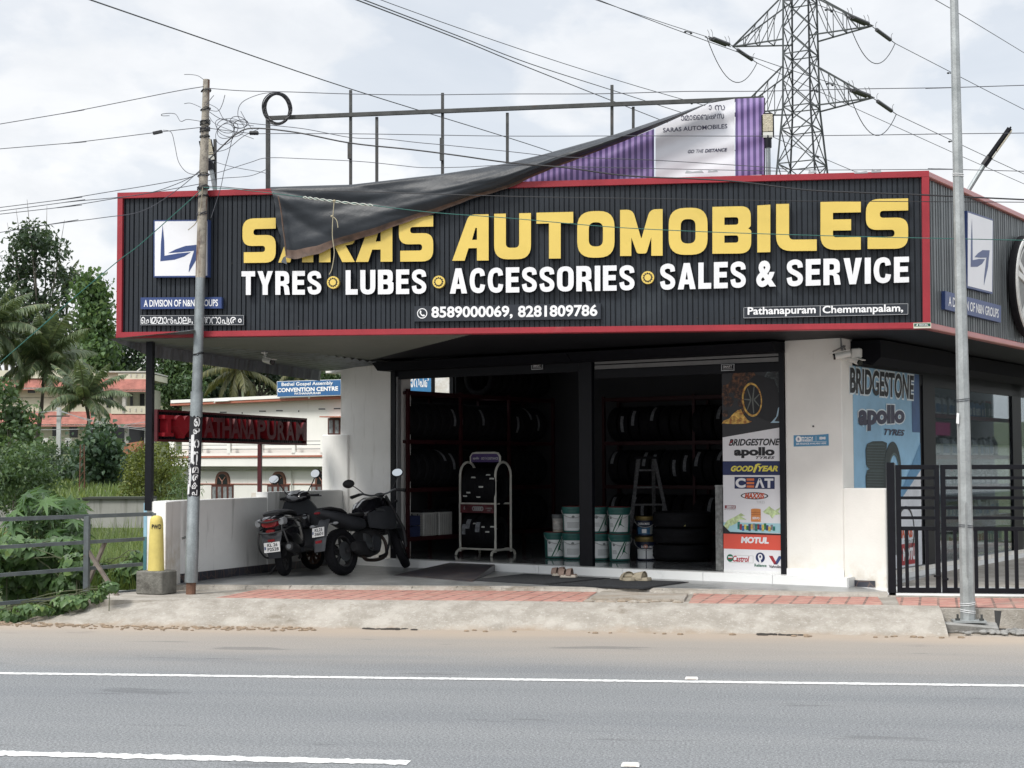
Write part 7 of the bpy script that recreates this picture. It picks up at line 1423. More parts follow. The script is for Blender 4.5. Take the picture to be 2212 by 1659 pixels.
def bottle(bc, lc, cc): return goods('oil_bottle', [('bottle', lambda b: b.loft([[Vector((x * k, y * k2, z)) for x, y in ((-.05, -.035), (.05, -.035), (.055, 0), (.05, .035), (-.05, .035), (-.055, 0))] for z, k, k2 in ((0, 1, 1), (.17, 1, 1), (.215, .55, .7), (.23, .4, .6))]), bc), ('cap', lambda b: b.lathe([(.02, .23), (.02, .265)], (0, 0, 0), UP, 10), cc), ('label', lambda b: b.box((0, -.0365, .09), (.085, .004, .11)), lc)])
def carton(c1, c2): return goods('carton', [('box', lambda b: b.box((0, 0, .1), (.13, .10, .2)), c1), ('label', lambda b: b.box((0, -.0515, .11), (.09, .004, .1)), c2)])
gl = [bottle(cw, cb_, ck), bottle(cg, cw, cr_), bottle(ck, cw, cw), bottle(cb_, cw, ck), carton(cw, cb_), carton(cb_, cw), carton(cw, cr_)]
gn = ['white oil bottle with a blue label', 'green oil bottle with a white label', 'black oil bottle with a white label', 'blue oil bottle with a white label', 'white carton with a blue label', 'blue carton with a white label', 'white carton with a red label']
sn = ('lowest', 'second', 'third', 'fourth', 'highest')
for zi, z in enumerate(gsz):
    l = SB1 + .3
    while l < 7.6:
        k = rr.choice((0, 1, 0, 3, 0, 2)) if zi in (2, 3, 4) else rr.choice((4, 5, 6, 0, 4, 6)); run = rr.randint(2, 4)
        for _ in range(run):
            gl[k].put(TR(S(-.33 + rr.uniform(-.02, .02), l, z + .001), math.pi / 2 - SA_ + rr.uniform(-.15, .15), sc=rr.uniform(.98, 1.25)), '%s on the %s shelf behind the flank window' % (gn[k], sn[zi]), '%s on the %s window shelf' % (gn[k], sn[zi])); l += .145 if k < 4 else .17
# ---------------------------------------------------------------- scooter and motorcycle, built along +X and then parked
def sec(x, w, h, z, y=0, n=12, p=2.6, flat=0):
    out = []
    for i in range(n):
        a = 2 * math.pi * i / n + math.pi / n; c, s = math.cos(a), math.sin(a); out.append(Vector((x, y + w * math.copysign(abs(c) ** (2 / p), c), z + h * math.copysign(abs(s) ** (2 / p), s) * (1 if s > 0 or not flat else flat))))
    return out
m_bk = M('bike_gloss_black', (.010, .010, .013), .18, nz=(3, .1), coat=.6); m_bm = M('bike_matt_grey', (.038, .041, .047), .5, nz=(5, .15)); m_pl = M('bike_black_plastic', (.016, .016, .018), .6, nz=(14, .2)); m_eng = M('engine_metal', (.055, .055, .058), .5, metal=.5, nz=(9, .35)); m_seat = M('seat_vinyl', (.012, .012, .014), .65, bump=(50, .1))
m_rlens = M('red_lamp_lens', (.19, .008, .015), .15, coat=.5); m_clens = M('clear_lamp_lens', (.24, .25, .26), .12, coat=.5); m_mir = M('mirror_glass', (.6, .62, .64), .03, metal=1, nz=(3, .01)); m_np = M('number_plate', (.66, .66, .65), .5, nz=(5, .05)); m_silver = M('silver_tube', (.20, .21, .22), .35, metal=.8)
def wheel(t, name, c, R, wd, steer=0, spokes=6, disc_=True, rim=m_eng, lean=0):
    """tyre, rim and spokes as one part with sub-parts; steer turns it about its own upright"""
    c = Vector(c); ax_ = Vector((math.sin(-steer), math.cos(steer), lean)).normalized(); h = wd / 2; k = .30 * R
    prof = [(0, -h * .6), (k * .35, -h), (k * .75, -h * .95), (k, -h * .45), (k * 1.06, 0), (k, h * .45), (k * .75, h * .95), (k * .35, h), (0, h * .6)]
    b = MB(); b.ring(c, ax_, R - k * 1.06, prof, 36); w_ = b.build(name, m_tyre, t, smooth=40)
    b = MB(); f_ = ax_.cross(UP).normalized(); UQ = f_.cross(ax_).normalized(); nb = 44
    for i in range(nb):
        a = 2 * math.pi * i / nb; e = f_ * math.cos(a) + UQ * math.sin(a); g_ = f_ * -math.sin(a) + UQ * math.cos(a)
        for s in (-1, 1): b.bar(c + e * (R - .002) + ax_ * (s * h * .12) + g_ * .0, c + e * (R - .012) + ax_ * (s * h * .72) + g_ * (.012), .010, .008, up=e)
    b.build('tread_blocks', m_tyre, w_)
    b = MB(); b.ring(c, ax_, R - k * 1.06, [(.012, -h * .62), (.012, h * .62), (-.018, h * .5), (-.018, -h * .5)], 36); b.lathe([(R * .16, -h * .7), (R * .16, h * .7)], c, ax_, 14)
    for i in range(spokes):
        a = 2 * math.pi * i / spokes + .3; e = f_ * math.cos(a) + UQ * math.sin(a); b.bar(c + e * R * .12, c + e * (R - k * 1.1), .022, .035, up=ax_)
    b.build('rim', rim, w_, smooth=30)
    if disc_: b = MB(); b.lathe([(R * .42, h * .75 + .005), (R * .42, h * .75 + .010)], c, ax_ * -1, 22); b.build('brake_disc', m_silver, w_)
    return w_
def numplate(t, c, n_, l1, l2, wd=.24, ht=.145):
    n_ = Vector(n_).normalized(); u_ = UP.cross(n_).normalized(); v_ = n_.cross(u_); F_ = Fr(Vector(c) - u_ * wd / 2 - v_ * ht / 2, u_, v_, n_)
    b = MB(); b.rect(F_, 0, wd, 0, ht, -.006, 0); e = b.build('number_plate', m_np, t); b = MB(); b.textr(F_, l1, wd * .22, wd * .86, ht * .56, ht * .90, .003, bold=.02); b.textr(F_, l2, wd * .22, wd * .92, ht * .12, ht * .46, .003, bold=.02); b.build('plate_lettering', m_ink, e)
    b = MB(); b.rect(F_, wd * .03, wd * .12, ht * .3, ht * .6, .003); b.build('plate_strip', m_blue, e); return e
def mirror(t, a, c, d, R_=.075):
    """stem from the bar, oval glass facing d"""
    a, c, d = Vector(a), Vector(c), Vector(d).normalized(); m_ = c.lerp(a, .35) + Vector((.03, 0, 0)); b = MB(); b.tube(smooth_path([a, m_, c], 5), .007, 6); s = b.build('mirror', m_pl, t)
    u_ = d.cross(UP).normalized(); v_ = u_.cross(d); R = Matrix((u_, v_, d)).transposed(); b = MB(); b.ell(c - d * .012, (R_ * 1.0, R_ * .72, .026), R, 18, 8); b.build('mirror_shell', m_pl, s, smooth=True)
    b = MB(); b.add([c + d * .0145 + u_ * (R_ * .86 * math.cos(q)) + v_ * (R_ * .6 * math.sin(q)) for q in [2 * math.pi * i / 20 for i in range(20)]], [tuple(range(20))]); b.build('mirror_glass', m_mir, s)
# -- scooter
sc_ = thing('scooter', 'black scooter with a silver rear guard and plate KL 26 parked beside the boundary wall', 'scooter')
wheel(sc_, 'rear_wheel', (0, 0, .215), .215, .10, spokes=8, disc_=False); stf = -.45; fc = Vector((1.20, 0, .215)); wheel(sc_, 'front_wheel', fc, .215, .09, stf, 8, False, M('bronze_rim', (.10, .06, .04), .5, metal=.4))
b = MB(); b.loft([sec(-.37, .09, .06, .69), sec(-.32, .16, .10, .675), sec(-.18, .215, .16, .64), sec(.02, .235, .20, .60), sec(.22, .22, .22, .56), sec(.42, .18, .20, .51), sec(.58, .13, .15, .45)]); b.build('rear_body', m_bk, sc_, smooth=50)
b = MB(); b.loft([sec(-.27, .11, .025, .79, flat=.5), sec(-.18, .15, .045, .795, flat=.5), sec(.02, .155, .055, .80, flat=.5), sec(.22, .15, .055, .785, flat=.5), sec(.40, .115, .05, .765, flat=.5), sec(.50, .06, .03, .74, flat=.5)]); b.build('seat', m_seat, sc_, smooth=50)
b = MB(); b.loft([sec(-.10, .10, .10, .34), sec(.05, .12, .12, .33), sec(.3, .11, .10, .33), sec(.5, .10, .07, .30)]); b.build('engine_cover', m_pl, sc_, smooth=50)
b = MB(); b.loft([sec(.40, .17, .035, .30, p=5), sec(.70, .17, .03, .285, p=5), sec(.92, .16, .04, .30, p=5)]); b.build('floorboard', m_bm, sc_)
b = MB(); b.loft([[Vector((x, y, z)) for x, y in ((xx - .05, -w_), (xx + .05 - .04, -w_ * .98), (xx + .085, -w_ * .5), (xx + .10, 0), (xx + .085, w_ * .5), (xx + .01, w_ * .98), (xx - .05, w_), (xx - .015, w_ * .5), (xx, 0), (xx - .015, -w_ * .5))] for z, w_, xx in ((.26, .20, .92), (.40, .27, .95), (.60, .29, .93), (.80, .26, .88), (.95, .17, .84))]); b.build('leg_shield', m_bm, sc_, smooth=50)
b = MB(); b.box((.86, -.02, .66), (.05, .22, .2)); b.build('glove_box', m_bk, sc_, bevel=.02); b = MB(); b.lathe([(.03, 0), (.032, .02)], (.855, -.07, .72), (-1, 0, .1), 14); b.build('ignition_lock', m_silver, sc_)
b = MB(); R = Matrix.Rotation(stf, 3, 'Z'); b.loft([[fc + R @ Vector((math.cos(a) * (.255 if q_ else .24) , y, math.sin(a) * (.255 if q_ else .24) + .01)) for q_, y in ((0, -.06), (1, -.045), (1, .045), (0, .06), (0, .04), (0, -.04))] for a in [.35 + 1.75 * i / 8 for i in range(9)]]); b.build('front_fender', m_bk, sc_, smooth=50)
b = MB(); b.tube([fc + R @ Vector((0, .07, 0)), Vector((1.03, .06, .62))], .022, 8); b.tube([fc + R @ Vector((0, -.07, 0)), Vector((1.03, -.06, .62))], .022, 8); b.build('fork', m_eng, sc_)
hc_ = Vector((.86, 0, 1.0)); RH = Matrix.Rotation(-.25, 3, 'Z'); Hp = lambda x, y, z: hc_ + RH @ Vector((x, y, z))
b = MB(); b.loft([[Hp(p.y * 0 + xx_ + .0, p.y, p.z) for p in sec(0, wy, hz_, zz_, n=14)] for xx_, wy, hz_, zz_ in ((-.12, .07, .02, -.04), (-.09, .15, .055, -.02), (.0, .19, .075, .0), (.10, .15, .085, -.03), (.17, .08, .06, -.05))]); b.build('handlebar_cover', m_bk, sc_, smooth=50)
b = MB(); b.add([Hp(-.105, -.06, .035), Hp(-.105, .06, .035), Hp(-.04, .085, .085), Hp(-.04, -.085, .085)], [(0, 3, 2, 1)]); b.build('instrument_glass', m_clens, sc_)
for s in (-1, 1):
    b = MB(); b.tube([Hp(-.02, s * .16, .0), Hp(-.06, s * .36, -.015)], .017, 10); b.build('grip', m_pl, sc_); b = MB(); b.tube(smooth_path([Hp(.02, s * .17, -.01), Hp(.03, s * .24, -.02), Hp(-.01, s * .37, -.03)], 4), .008, 6); b.build('brake_lever', m_pl, sc_); mirror(sc_, Hp(.0, s * .17, .05), Hp(-.02, s * .33, .27), RH @ Vector((-1, s * -.12, .15)), .085)
b = MB(); P = [Vector((.30, .19, .66)), Vector((.10, .225, .70)), Vector((-.15, .215, .72)), Vector((-.36, .15, .72)), Vector((-.42, .0, .70)), Vector((-.36, -.15, .72)), Vector((-.15, -.215, .72)), Vector((.10, -.225, .70)), Vector((.30, -.19, .66))]; b.tube(smooth_path(P, 4), .011, 7); b.tube(smooth_path([p + Vector((0, 0, -.14 if abs(p.y) < .18 else -.1)) for p in P[1:-1]], 4), .011, 7)
for s in (-1, 1): b.tube([Vector((-.35, s * .155, .72)), Vector((-.36, s * .15, .58))], .010, 6); b.tube(smooth_path([Vector((-.34, s * .16, .6)), Vector((-.30, s * .20, .40)), Vector((-.12, s * .20, .27)), Vector((.05, s * .18, .25))], 5), .012, 7)
b.build('rear_guard', M('dark_steel_guard', (.07, .072, .075), .35, metal=.6), sc_, smooth=True)
b = MB(); b.loft([sec(-.345, .125, .062, .685), sec(-.395, .10, .05, .685)]); b.loft([sec(-.36, .06, .026, .585), sec(-.385, .055, .022, .585)]); b.build('tail_lamp', m_rlens, sc_, smooth=50)
for s in (-1, 1): b = MB(); b.loft([sec(-.30, .05, .05, .70, s * .165), sec(-.372, .035, .042, .695, s * .155)]); b.build('indicator', m_clens, sc_, smooth=50)
b = MB(); b.loft([[Vector((x, y, z)) for x, y in ((xx - .02, -w_), (xx - .03, 0), (xx - .02, w_), (xx, w_), (xx - .01, 0), (xx, -w_))] for z, w_, xx in ((.58, .14, -.30), (.46, .12, -.34), (.34, .09, -.33), (.24, .075, -.28))]); b.build('rear_mudguard', m_bm, sc_, smooth=50); b = MB(); b.box((-.372, 0, .47), (.012, .09, .03)); b.build('reflector', m_rlens, sc_)
numplate(sc_, (-.375, .0, .385), (-1, 0, .12), 'KL 26', 'P2528', .21, .125)
b = MB(); b.tube([Vector((-.30, -.20, .37)), Vector((-.26, -.20, .365)), Vector((.0, -.19, .32)), Vector((.1, -.18, .30))], [.05, .066, .06, .03], 14); b.tube(smooth_path([Vector((.1, -.18, .30)), Vector((.28, -.14, .22)), Vector((.4, -.08, .2))], 4), .02, 8); b.build('exhaust', m_pl, sc_, smooth=50); b = MB(); b.lathe([(.03, 0), (.03, .012)], (-.30, -.20, .37), (-1, 0, 0), 12); b.build('exhaust_tip', m_silver, sc_)
b = MB(); b.tube(smooth_path([Vector((.9, -.2, .85)), Vector((1.0, -.24, .7)), Vector((1.02, -.24, .45)), Vector((.95, -.2, .3))], 5), .011, 7); b.tube(smooth_path([Vector((.9, .2, .85)), Vector((1.0, .24, .7)), Vector((1.02, .24, .45)), Vector((.95, .2, .3))], 5), .011, 7); b.build('leg_guard', m_pl, sc_)
b = MB(); b.tube([Vector((.30, .12, .22)), Vector((.22, .30, .02))], .012, 7); b.build('side_stand', m_eng, sc_)
pA, pB = G(616, 1244, .30), G(675, 1231, .30); hd_ = math.atan2(pB.y - pA.y, pB.x - pA.x)
sc_.matrix_world = Matrix.Translation(Vector((pA.x, pA.y, .302))) @ Matrix.Rotation(hd_, 4, 'Z') @ Matrix.Rotation(math.radians(-7), 4, 'X') @ Matrix.Scale(1.13, 4)
# -- motorcycle
mo = thing('motorcycle', 'matt black motorcycle with a fat rear tyre leaning on its side stand', 'motorcycle')
wheel(mo, 'rear_wheel', (0, 0, .315), .315, .155, spokes=5); stm = .50; fw_ = Vector((1.40, -.02, .30)); wheel(mo, 'front_wheel', fw_, .305, .115, stm, 6, lean=-.26)
b = MB(); b.loft([sec(.02, .12, .02, .795, flat=.5), sec(.20, .135, .035, .79, flat=.6), sec(.40, .125, .04, .785, flat=.6), sec(.56, .10, .05, .80, flat=.6)]); b.loft([sec(-.36, .07, .02, .90, flat=.5), sec(-.20, .10, .035, .895, flat=.6), sec(.0, .12, .04, .86, flat=.6), sec(.10, .11, .03, .82, flat=.6)]); b.build('seat', m_seat, mo, smooth=50)
b = MB(); b.loft([sec(-.42, .05, .025, .86), sec(-.34, .09, .05, .845), sec(-.10, .13, .075, .79), sec(.15, .145, .10, .72), sec(.38, .14, .10, .68), sec(.52, .11, .08, .67)]); b.build('tail_body', m_bm, mo, smooth=50)
b = MB(); b.loft([sec(.50, .10, .10, .80), sec(.62, .17, .15, .84), sec(.80, .20, .165, .88), sec(.97, .17, .14, .91), sec(1.06, .10, .09, .90)]); b.build('fuel_tank', m_bk, mo, smooth=50)
for s in (-1, 1):
    b = MB(); b.loft([sec(.55, .03, .10, .70, s * .15), sec(.78, .04, .16, .72, s * .20), sec(1.0, .045, .17, .72, s * .215), sec(1.12, .03, .10, .70, s * .19)]); b.build('tank_shroud', m_bm, mo, smooth=50)
    b = MB(); b.add([Vector((.62, s * .225, .86)), Vector((.80, s * .245, .84)), Vector((.82, s * .245, .81)), Vector((.63, s * .225, .82))], [(0, 1, 2, 3) if s < 0 else (3, 2, 1, 0)]); b.build('shroud_badge', m_silver, mo)
b = MB(); b.loft([sec(.44, .13, .17, .40, p=3), sec(.58, .15, .20, .40, p=3), sec(.76, .15, .18, .41, p=3), sec(.86, .10, .12, .44, p=3)])
for k in range(6): b.box((.80, 0, .50 + .028 * k), (.22, .22, .012))
b.build('engine', m_eng, mo, smooth=40)
b = MB(); b.lathe([(.10, 0), (.115, .02), (.10, .045)], (.60, -.15, .38), (0, -1, 0), 20); b.build('clutch_cover', m_bm, mo, smooth=40)
b = MB(); b.bar((0, -.10, .315), (.46, -.10, .40), .03, .06); b.bar((0, .10, .315), (.46, .10, .40), .03, .06); b.build('swing_arm', m_eng, mo)
b = MB(); b.tube(smooth_path([Vector((.86, -.06, .52)), Vector((.95, -.09, .40)), Vector((.90, -.12, .22)), Vector((.68, -.13, .16)), Vector((.36, -.15, .17)), Vector((.26, -.16, .24))], 6), .024, 10); b.build('exhaust_pipe', M('burnt_pipe', (.06, .045, .04), .5, metal=.6), mo, smooth=True)
b = MB(); b.loft([sec(.04, .05, .06, .36, -.19, p=3), sec(.10, .065, .095, .35, -.195, p=3), sec(.26, .06, .10, .33, -.19, p=3), sec(.34, .05, .06, .28, -.17, p=3)]); b.build('muffler', m_pl, mo, smooth=50); b = MB(); b.loft([sec(.30, .02, .09, .44, -.20, p=3), sec(.42, .025, .10, .40, -.20, p=3), sec(.48, .02, .05, .33, -.19, p=3)]); b.build('heat_shield', m_silver, mo, smooth=50)
RF = Matrix.Rotation(stm, 3, 'Z'); hd2 = Vector((1.08, 0, .98))
for s in (-1, 1): b = MB(); b.tube([fw_ + RF @ Vector((0, s * .095, 0)), fw_ + RF @ Vector((-.03, s * .095, .25)), hd2 + RF @ Vector((.02, s * .095, .06))], [.03, .03, .022], 10); b.build('fork_leg', m_eng, mo, smooth=True)
b = MB(); b.loft([[fw_ + RF @ Vector((math.cos(a) * (.345 if q_ else .33), y, math.sin(a) * (.345 if q_ else .33))) for q_, y in ((0, -.075), (1, -.06), (1, .06), (0, .075), (0, .05), (0, -.05))] for a in [.3 + 1.9 * i / 9 for i in range(10)]]); b.build('front_fender', m_bm, mo, smooth=50)
b = MB(); b.ell(hd2 + RF @ Vector((.17, 0, -.06)), (.10, .12, .13)); b.build('headlamp', m_pl, mo, smooth=True); b = MB(); b.ell(hd2 + RF @ Vector((.06, 0, .08)), (.06, .09, .04)); b.build('instrument', m_pl, mo, smooth=True)
Hm = lambda x, y, z: hd2 + RF @ Vector((x, y, z))
b = MB(); b.tube(smooth_path([Hm(-.10, .37, .10), Hm(-.05, .24, .13), Hm(.0, .1, .09), Hm(.0, -.1, .09), Hm(-.05, -.24, .13), Hm(-.10, -.37, .10)], 5), .013, 8); b.build('handlebar', m_silver, mo, smooth=True)
for s in (-1, 1):
    b = MB(); b.tube([Hm(-.065, s * .26, .125), Hm(-.105, s * .39, .098)], .019, 9); b.build('grip', m_pl, mo); b = MB(); b.tube(smooth_path([Hm(-.02, s * .22, .12), Hm(.0, s * .28, .11), Hm(-.05, s * .38, .08)], 4), .007, 6); b.build('lever', m_eng, mo)
    mirror(mo, Hm(-.03, s * .2, .13), Hm(-.06 if s < 0 else .0, s * (.31 if s < 0 else .40), .36 if s < 0 else .30), (-.9, -.35, .02) if s < 0 else (.85, .5, .1), .085)
    b = MB(); b.tube([Hm(.08, s * .10, -.03), Hm(.08, s * .20, -.03)], .008, 6); b.ell(Hm(.08, s * .23, -.03), (.045, .022, .022), RF); b.build('indicator', m_pl, mo, smooth=True)
    b = MB(); b.tube([Vector((-.30, s * .06, .70)), Vector((-.31, s * .15, .69))], .007, 6); b.ell((-.31, s * .19, .69), (.025, .045, .022)); b.build('indicator', m_clens, mo, smooth=True)
    b = MB(); b.tube([Vector((.40, s * .12, .33)), Vector((.40, s * .25, .32))], .013, 7); b.build('foot_peg', m_eng, mo)
b = MB(); b.tube([Vector((.5, 0, .68)), Vector((.62, 0, .40))], .035, 8); b.tube([Vector((.95, .0, .88)), Vector((.98, 0, .62)), Vector((.86, 0, .3))], .03, 8); b.tube(smooth_path([Vector((.95, -.12, .62)), Vector((1.0, -.14, .45)), Vector((.9, -.13, .25)), Vector((.72, -.12, .2))], 5), .015, 8); b.build('frame_tubes', m_pl, mo)
b = MB(); b.box((.99, 0, .60), (.05, .24, .22)); b.build('radiator', m_pl, mo, bevel=.01)
b = MB(); b.loft([sec(-.425, .05, .018, .85), sec(-.44, .045, .014, .85)]); b.build('tail_lamp', m_rlens, mo)
b = MB(); b.loft([[Vector((x, y, z)) for x, y in ((xx, -w_), (xx - .025, -w_ * .6), (xx - .025, w_ * .6), (xx, w_))] for z, w_, xx in ((.76, .09, -.28), (.62, .10, -.38), (.44, .10, -.46), (.34, .085, -.48))]); b.build('plate_holder', m_bm, mo); b = MB(); b.box((-.475, 0, .47), (.012, .10, .035)); b.build('reflector', m_rlens, mo)
numplate(mo, (-.46, 0, .60), (-1, -.12, .25), 'KL25', '3601', .18, .125)
b = MB(); b.tube([Vector((.50, .13, .28)), Vector((.40, .30, .03))], .012, 7); b.box((.40, .30, .02), (.05, .04, .01)); b.build('side_stand', m_eng, mo)
b = MB(); b.box((.0, .085, .315), (.06, .03, .07)); b.ring((0, .09, .315), (0, 1, 0), .09, [(.012, -.004), (.012, .004), (-.02, .004), (-.02, -.004)], 20); b.tube([Vector((0, .09, .42)), Vector((.5, .09, .44))], .008, 5); b.tube([Vector((0, .09, .21)), Vector((.5, .09, .36))], .008, 5); b.build('chain', m_eng, mo)
pA, pB = G(743, 1243, .30), G(867, 1229, .30); hd_ = math.atan2(pB.y - pA.y, pB.x - pA.x)
mo.matrix_world = Matrix.Translation(Vector((pA.x, pA.y, .302))) @ Matrix.Rotation(hd_, 4, 'Z') @ Matrix.Rotation(math.radians(-9), 4, 'X') @ Matrix.Scale(1.08, 4)
# ---------------------------------------------------------------- buildings behind
CX = Vector((math.cos(YAW), math.sin(YAW), 0)); CN = Vector((math.sin(YAW), -math.cos(YAW), 0))     # camera right, towards the camera
m_ccw = M('hall_white', (.74, .735, .69), .8, nz=(.6, .04), streak=(.5, (.55, .54, .48), .62, .85)); m_ccr = M('hall_terracotta', (.36, .13, .085), .7); m_win = M('dark_pane', (.02, .022, .025), .15); m_brown = M('brown_window_wood', (.075, .026, .02), .6)
ca = math.radians(31.3); F_CC = Fr(PD(550, 1000, 90), (math.cos(ca), -math.sin(ca), 0), UP, (-math.sin(ca), -math.cos(ca), 0)); F_CC.o.z = 0
hall = thing('convention_hall', 'white two storey convention hall with a balcony and brown pointed arch windows', 'building', F_CC.p(*F_CC.px(560, 1090)))
def cc(nm, mat, x0, x1, y0l, y1l, d0, d1, y0r=None, y1r=None, par=hall, F=None):
    f = (F or F_CC).off(max(d0, d1)); y0r, y1r = (y0l if y0r is None else y0r), (y1l if y1r is None else y1r); b = MB(); b.polypx(f, [(x0, y1l), (x1, y1r), (x1, y0r), (x0, y0l)], -abs(d1 - d0), 0); return b.build(nm, mat, par)
ex = 900
def ln(y0, y1, x0=369, x1=732): return lambda x: y0 + (y1 - y0) * (x - x0) / (x1 - x0)
def cband(nm, mat, xa, top, bot, d0, d1): cc(nm, mat, xa, ex, top(xa), bot(xa), d0, d1, top(ex), bot(ex))
cband('wall', m_ccw, 393, ln(874, 858), ln(1180, 1180), -8, 0)
cband('roof_slab', m_ccw, 368.5, ln(864.4, 848), ln(871, 854.8), -8, .75); cband('roof_edge', m_ccr, 368, ln(871.3, 855), ln(876.5, 860), -8, .7)
cband('balcony_slab', m_ccw, 370, ln(989.5, 987), ln(1007, 1007.6), -.5, .85); cband('balcony_trim', m_ccr, 363.5, ln(985.5, 983), ln(989.3, 986.6), -.5, .93); cband('balcony_plinth', m_ccw, 364, ln(980, 977), ln(985.3, 982.8), .7, .85); cband('balcony_parapet', m_ccw, 440, ln(968, 965), ln(980, 977), .1, .2)
for x in (364, 428, 490, 560, 630, 692): cc('balcony_post', m_ccw, x, x + (12 if x == 364 else 7), 951, 982, .7, .85)
for y in (954, 962, 971): b = MB(); f = F_CC.off(.78); b.tube([f.p(*f.px(368, y)), f.p(*f.px(ex, y - 2.5))], .02, 5); b.build('balcony_rail', M('rail_grey', (.12, .13, .13), .5), hall)
for x, y in ((482, 890.6), (566.6, 888.2), (603.3, 887.2), (695, 883.5), (728, 882.7)): cc('wall_vent', m_win, x - 7, x + 7, y - 1.2, y + 1.2, 0, .02)
for x, y in ((523.4, 892.1), (645.5, 888.2)): b = MB(); o_ = F_CC.px(x, y); b.poly(F_CC, disc(o_[0], o_[1], .055, 14), .01); b.build('wall_vent', m_win, hall)
cband('string_course', m_ccr, 393, ln(1044.3, 1045), ln(1046, 1046.7), 0, .06)
def framewin(x0, x1, y0, y1, n_, d=.06):
    w_ = cc('window', m_brown, x0, x1, y0, y1, 0, d); s = (x1 - x0) / n_
    for i in range(n_): cc('pane', M('curtained_pane', (.20, .215, .22), .2, nz=(3, .5)), x0 + s * i + s * .2, x0 + s * (i + 1) - s * .2, y0 + 5, y1 - 3, d, d + .012, par=w_)
framewin(708, 734, 903, 939, 2); cc('window_shade', m_ccr, 690, 760, 899, 901.5, 0, .8)
for x in (479.8, 600.5, 695.6, 795):
    framewin(x - 23.5, x + 23.5, 1046.5, 1078 + 16, 4)
    def arch(r, h, b0): return [(x - r, b0)] + [(x - r * math.cos(t) ** .75 if math.cos(t) > 0 else x, b0 - h * math.sin(t) ** .85) for t in [math.pi / 2 * i / 8 for i in range(1, 9)]] + [(x + r * math.cos(t) ** .75 if math.cos(t) > 1e-6 else x, b0 - h * math.sin(t) ** .85) for t in [math.pi / 2 * i / 8 for i in range(7, 0, -1)]] + [(x + r, b0)]
    b = MB(); b.polypx(F_CC.off(.10), arch(15.5, 28, 1046.5), -.1, 0); e = b.build('arch', M('arch_brown', (.17, .075, .05), .6), hall)
    b = MB(); b.polypx(F_CC.off(.105), arch(11.5, 22, 1046), 0); b.build('pane', m_win, e)
    b = MB(); f = F_CC.off(.115); p_ = lambda u, v: f.p(*f.px(u, v)); b.tube([p_(x, 1046), p_(x, 1040), p_(x - 7, 1030)], .03, 4); b.tube([p_(x, 1040), p_(x + 7, 1030)], .03, 4); b.build('tracery', M('arch_pink', (.40, .20, .15), .6), e)
b = MB(); f = F_CC.off(.15); b.tube([f.p(*f.px(400, 1015)), f.p(*f.px(ex, 1013))], .05, 6); b.tube([f.p(*f.px(630, 1013)), f.p(*f.px(630, 1078))], .05, 6); b.build('pipes', M('pipe_grey', (.42, .42, .38), .5), hall)
b = MB(); f = F_CC.off(.8); b.tube([f.p(*f.px(463, 870)), f.p(*f.px(466, 866.5)), f.p(*f.px(496, 865))], .05, 6); b.tube([f.p(*f.px(667, 860)), f.p(*f.px(670, 856)), f.p(*f.px(692, 855))], .05, 6); b.build('rain_spout', m_ccw, hall)
F_CS = F_CC.off(.95); hs2 = thing('hall_signboard', 'blue roof signboard reading Bethel Gospel Assembly Convention Centre', 'signboard', F_CS.p(*F_CS.px(665, 858)))
b = MB(); b.polypx(F_CS, [(598.5, 858), (736, 854.2), (736, 819.4), (598, 823.6)], -.12, 0); b.build('board', M('board_edge_white', (.6, .62, .64), .5), hs2); b = MB(); b.polypx(F_CS, [(599.6, 856.6), (736, 853), (736, 820.6), (599.2, 824.7)], .012); b.build('board_face', M('hall_blue', (.03, .115, .27), .5), hs2)
b = MB(); b.textpx(F_CS, 'Bethel Gospel Assembly', (609, 836.5), (720, 833), (720, 823.2), (609, 826.5), .025, bold=.02); b.textpx(F_CS, 'CONVENTION CENTRE', (600, 847.5), (731, 844), (731, 834.3), (600, 838.6), .025, bold=.04); b.textpx(F_CS, 'PATHANAPURAM', (637, 852.6), (693, 851.2), (693, 846.6), (637, 848.2), .025, bold=.03); b.build('board_lettering', m_txt, hs2)
# house on the slope
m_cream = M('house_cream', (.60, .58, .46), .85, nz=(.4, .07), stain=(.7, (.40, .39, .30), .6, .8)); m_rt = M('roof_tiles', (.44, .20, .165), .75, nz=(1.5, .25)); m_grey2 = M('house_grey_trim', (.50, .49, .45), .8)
m_rt.node_tree.nodes['Principled BSDF'].inputs['Roughness'].default_value = .8
F_HA = Fr(PD(100, 1000, 158), CX, UP, CN); F_HB = Fr(PD(260, 1000, 149), CX, UP, CN); F_HA.o.z = F_HB.o.z = 0
house = thing('hillside_house', 'cream two storey house with red tiled skirt roofs on the slope behind the palms', 'house', F_HA.p(*F_HA.px(150, 985)))
def hb(nm, mat, F, x0, x1, y0, y1, d0, d1): return cc(nm, mat, x0, x1, y0, y1, d0, d1, par=house, F=F)
def skirt(F, x0, x1, y0, y1, d0, d1):
    """tiled lean-to: high edge at the wall, low edge in front"""
    f0, f1 = F.off(d0), F.off(d1); b = MB(); n = 9
    for i in range(n):
        t0, t1 = i / n, (i + 1) / n; A = lambda u, t: f0.p(*f0.px(u, y0)).lerp(f1.p(*f1.px(u, y1)), t)
        b.hexa([A(x0, t1) - UP * .2, A(x1, t1) - UP * .2, A(x1, t0) - UP * .2, A(x0, t0) - UP * .2], [A(x0, t1) + UP * .10, A(x1, t1) + UP * .10, A(x1, t0), A(x0, t0)])
    b.build('tiled_roof', m_rt, house); hb('eave', m_grey2, F, x0, x1, y1 - .5, y1 + 2, d1 - .1, d1)
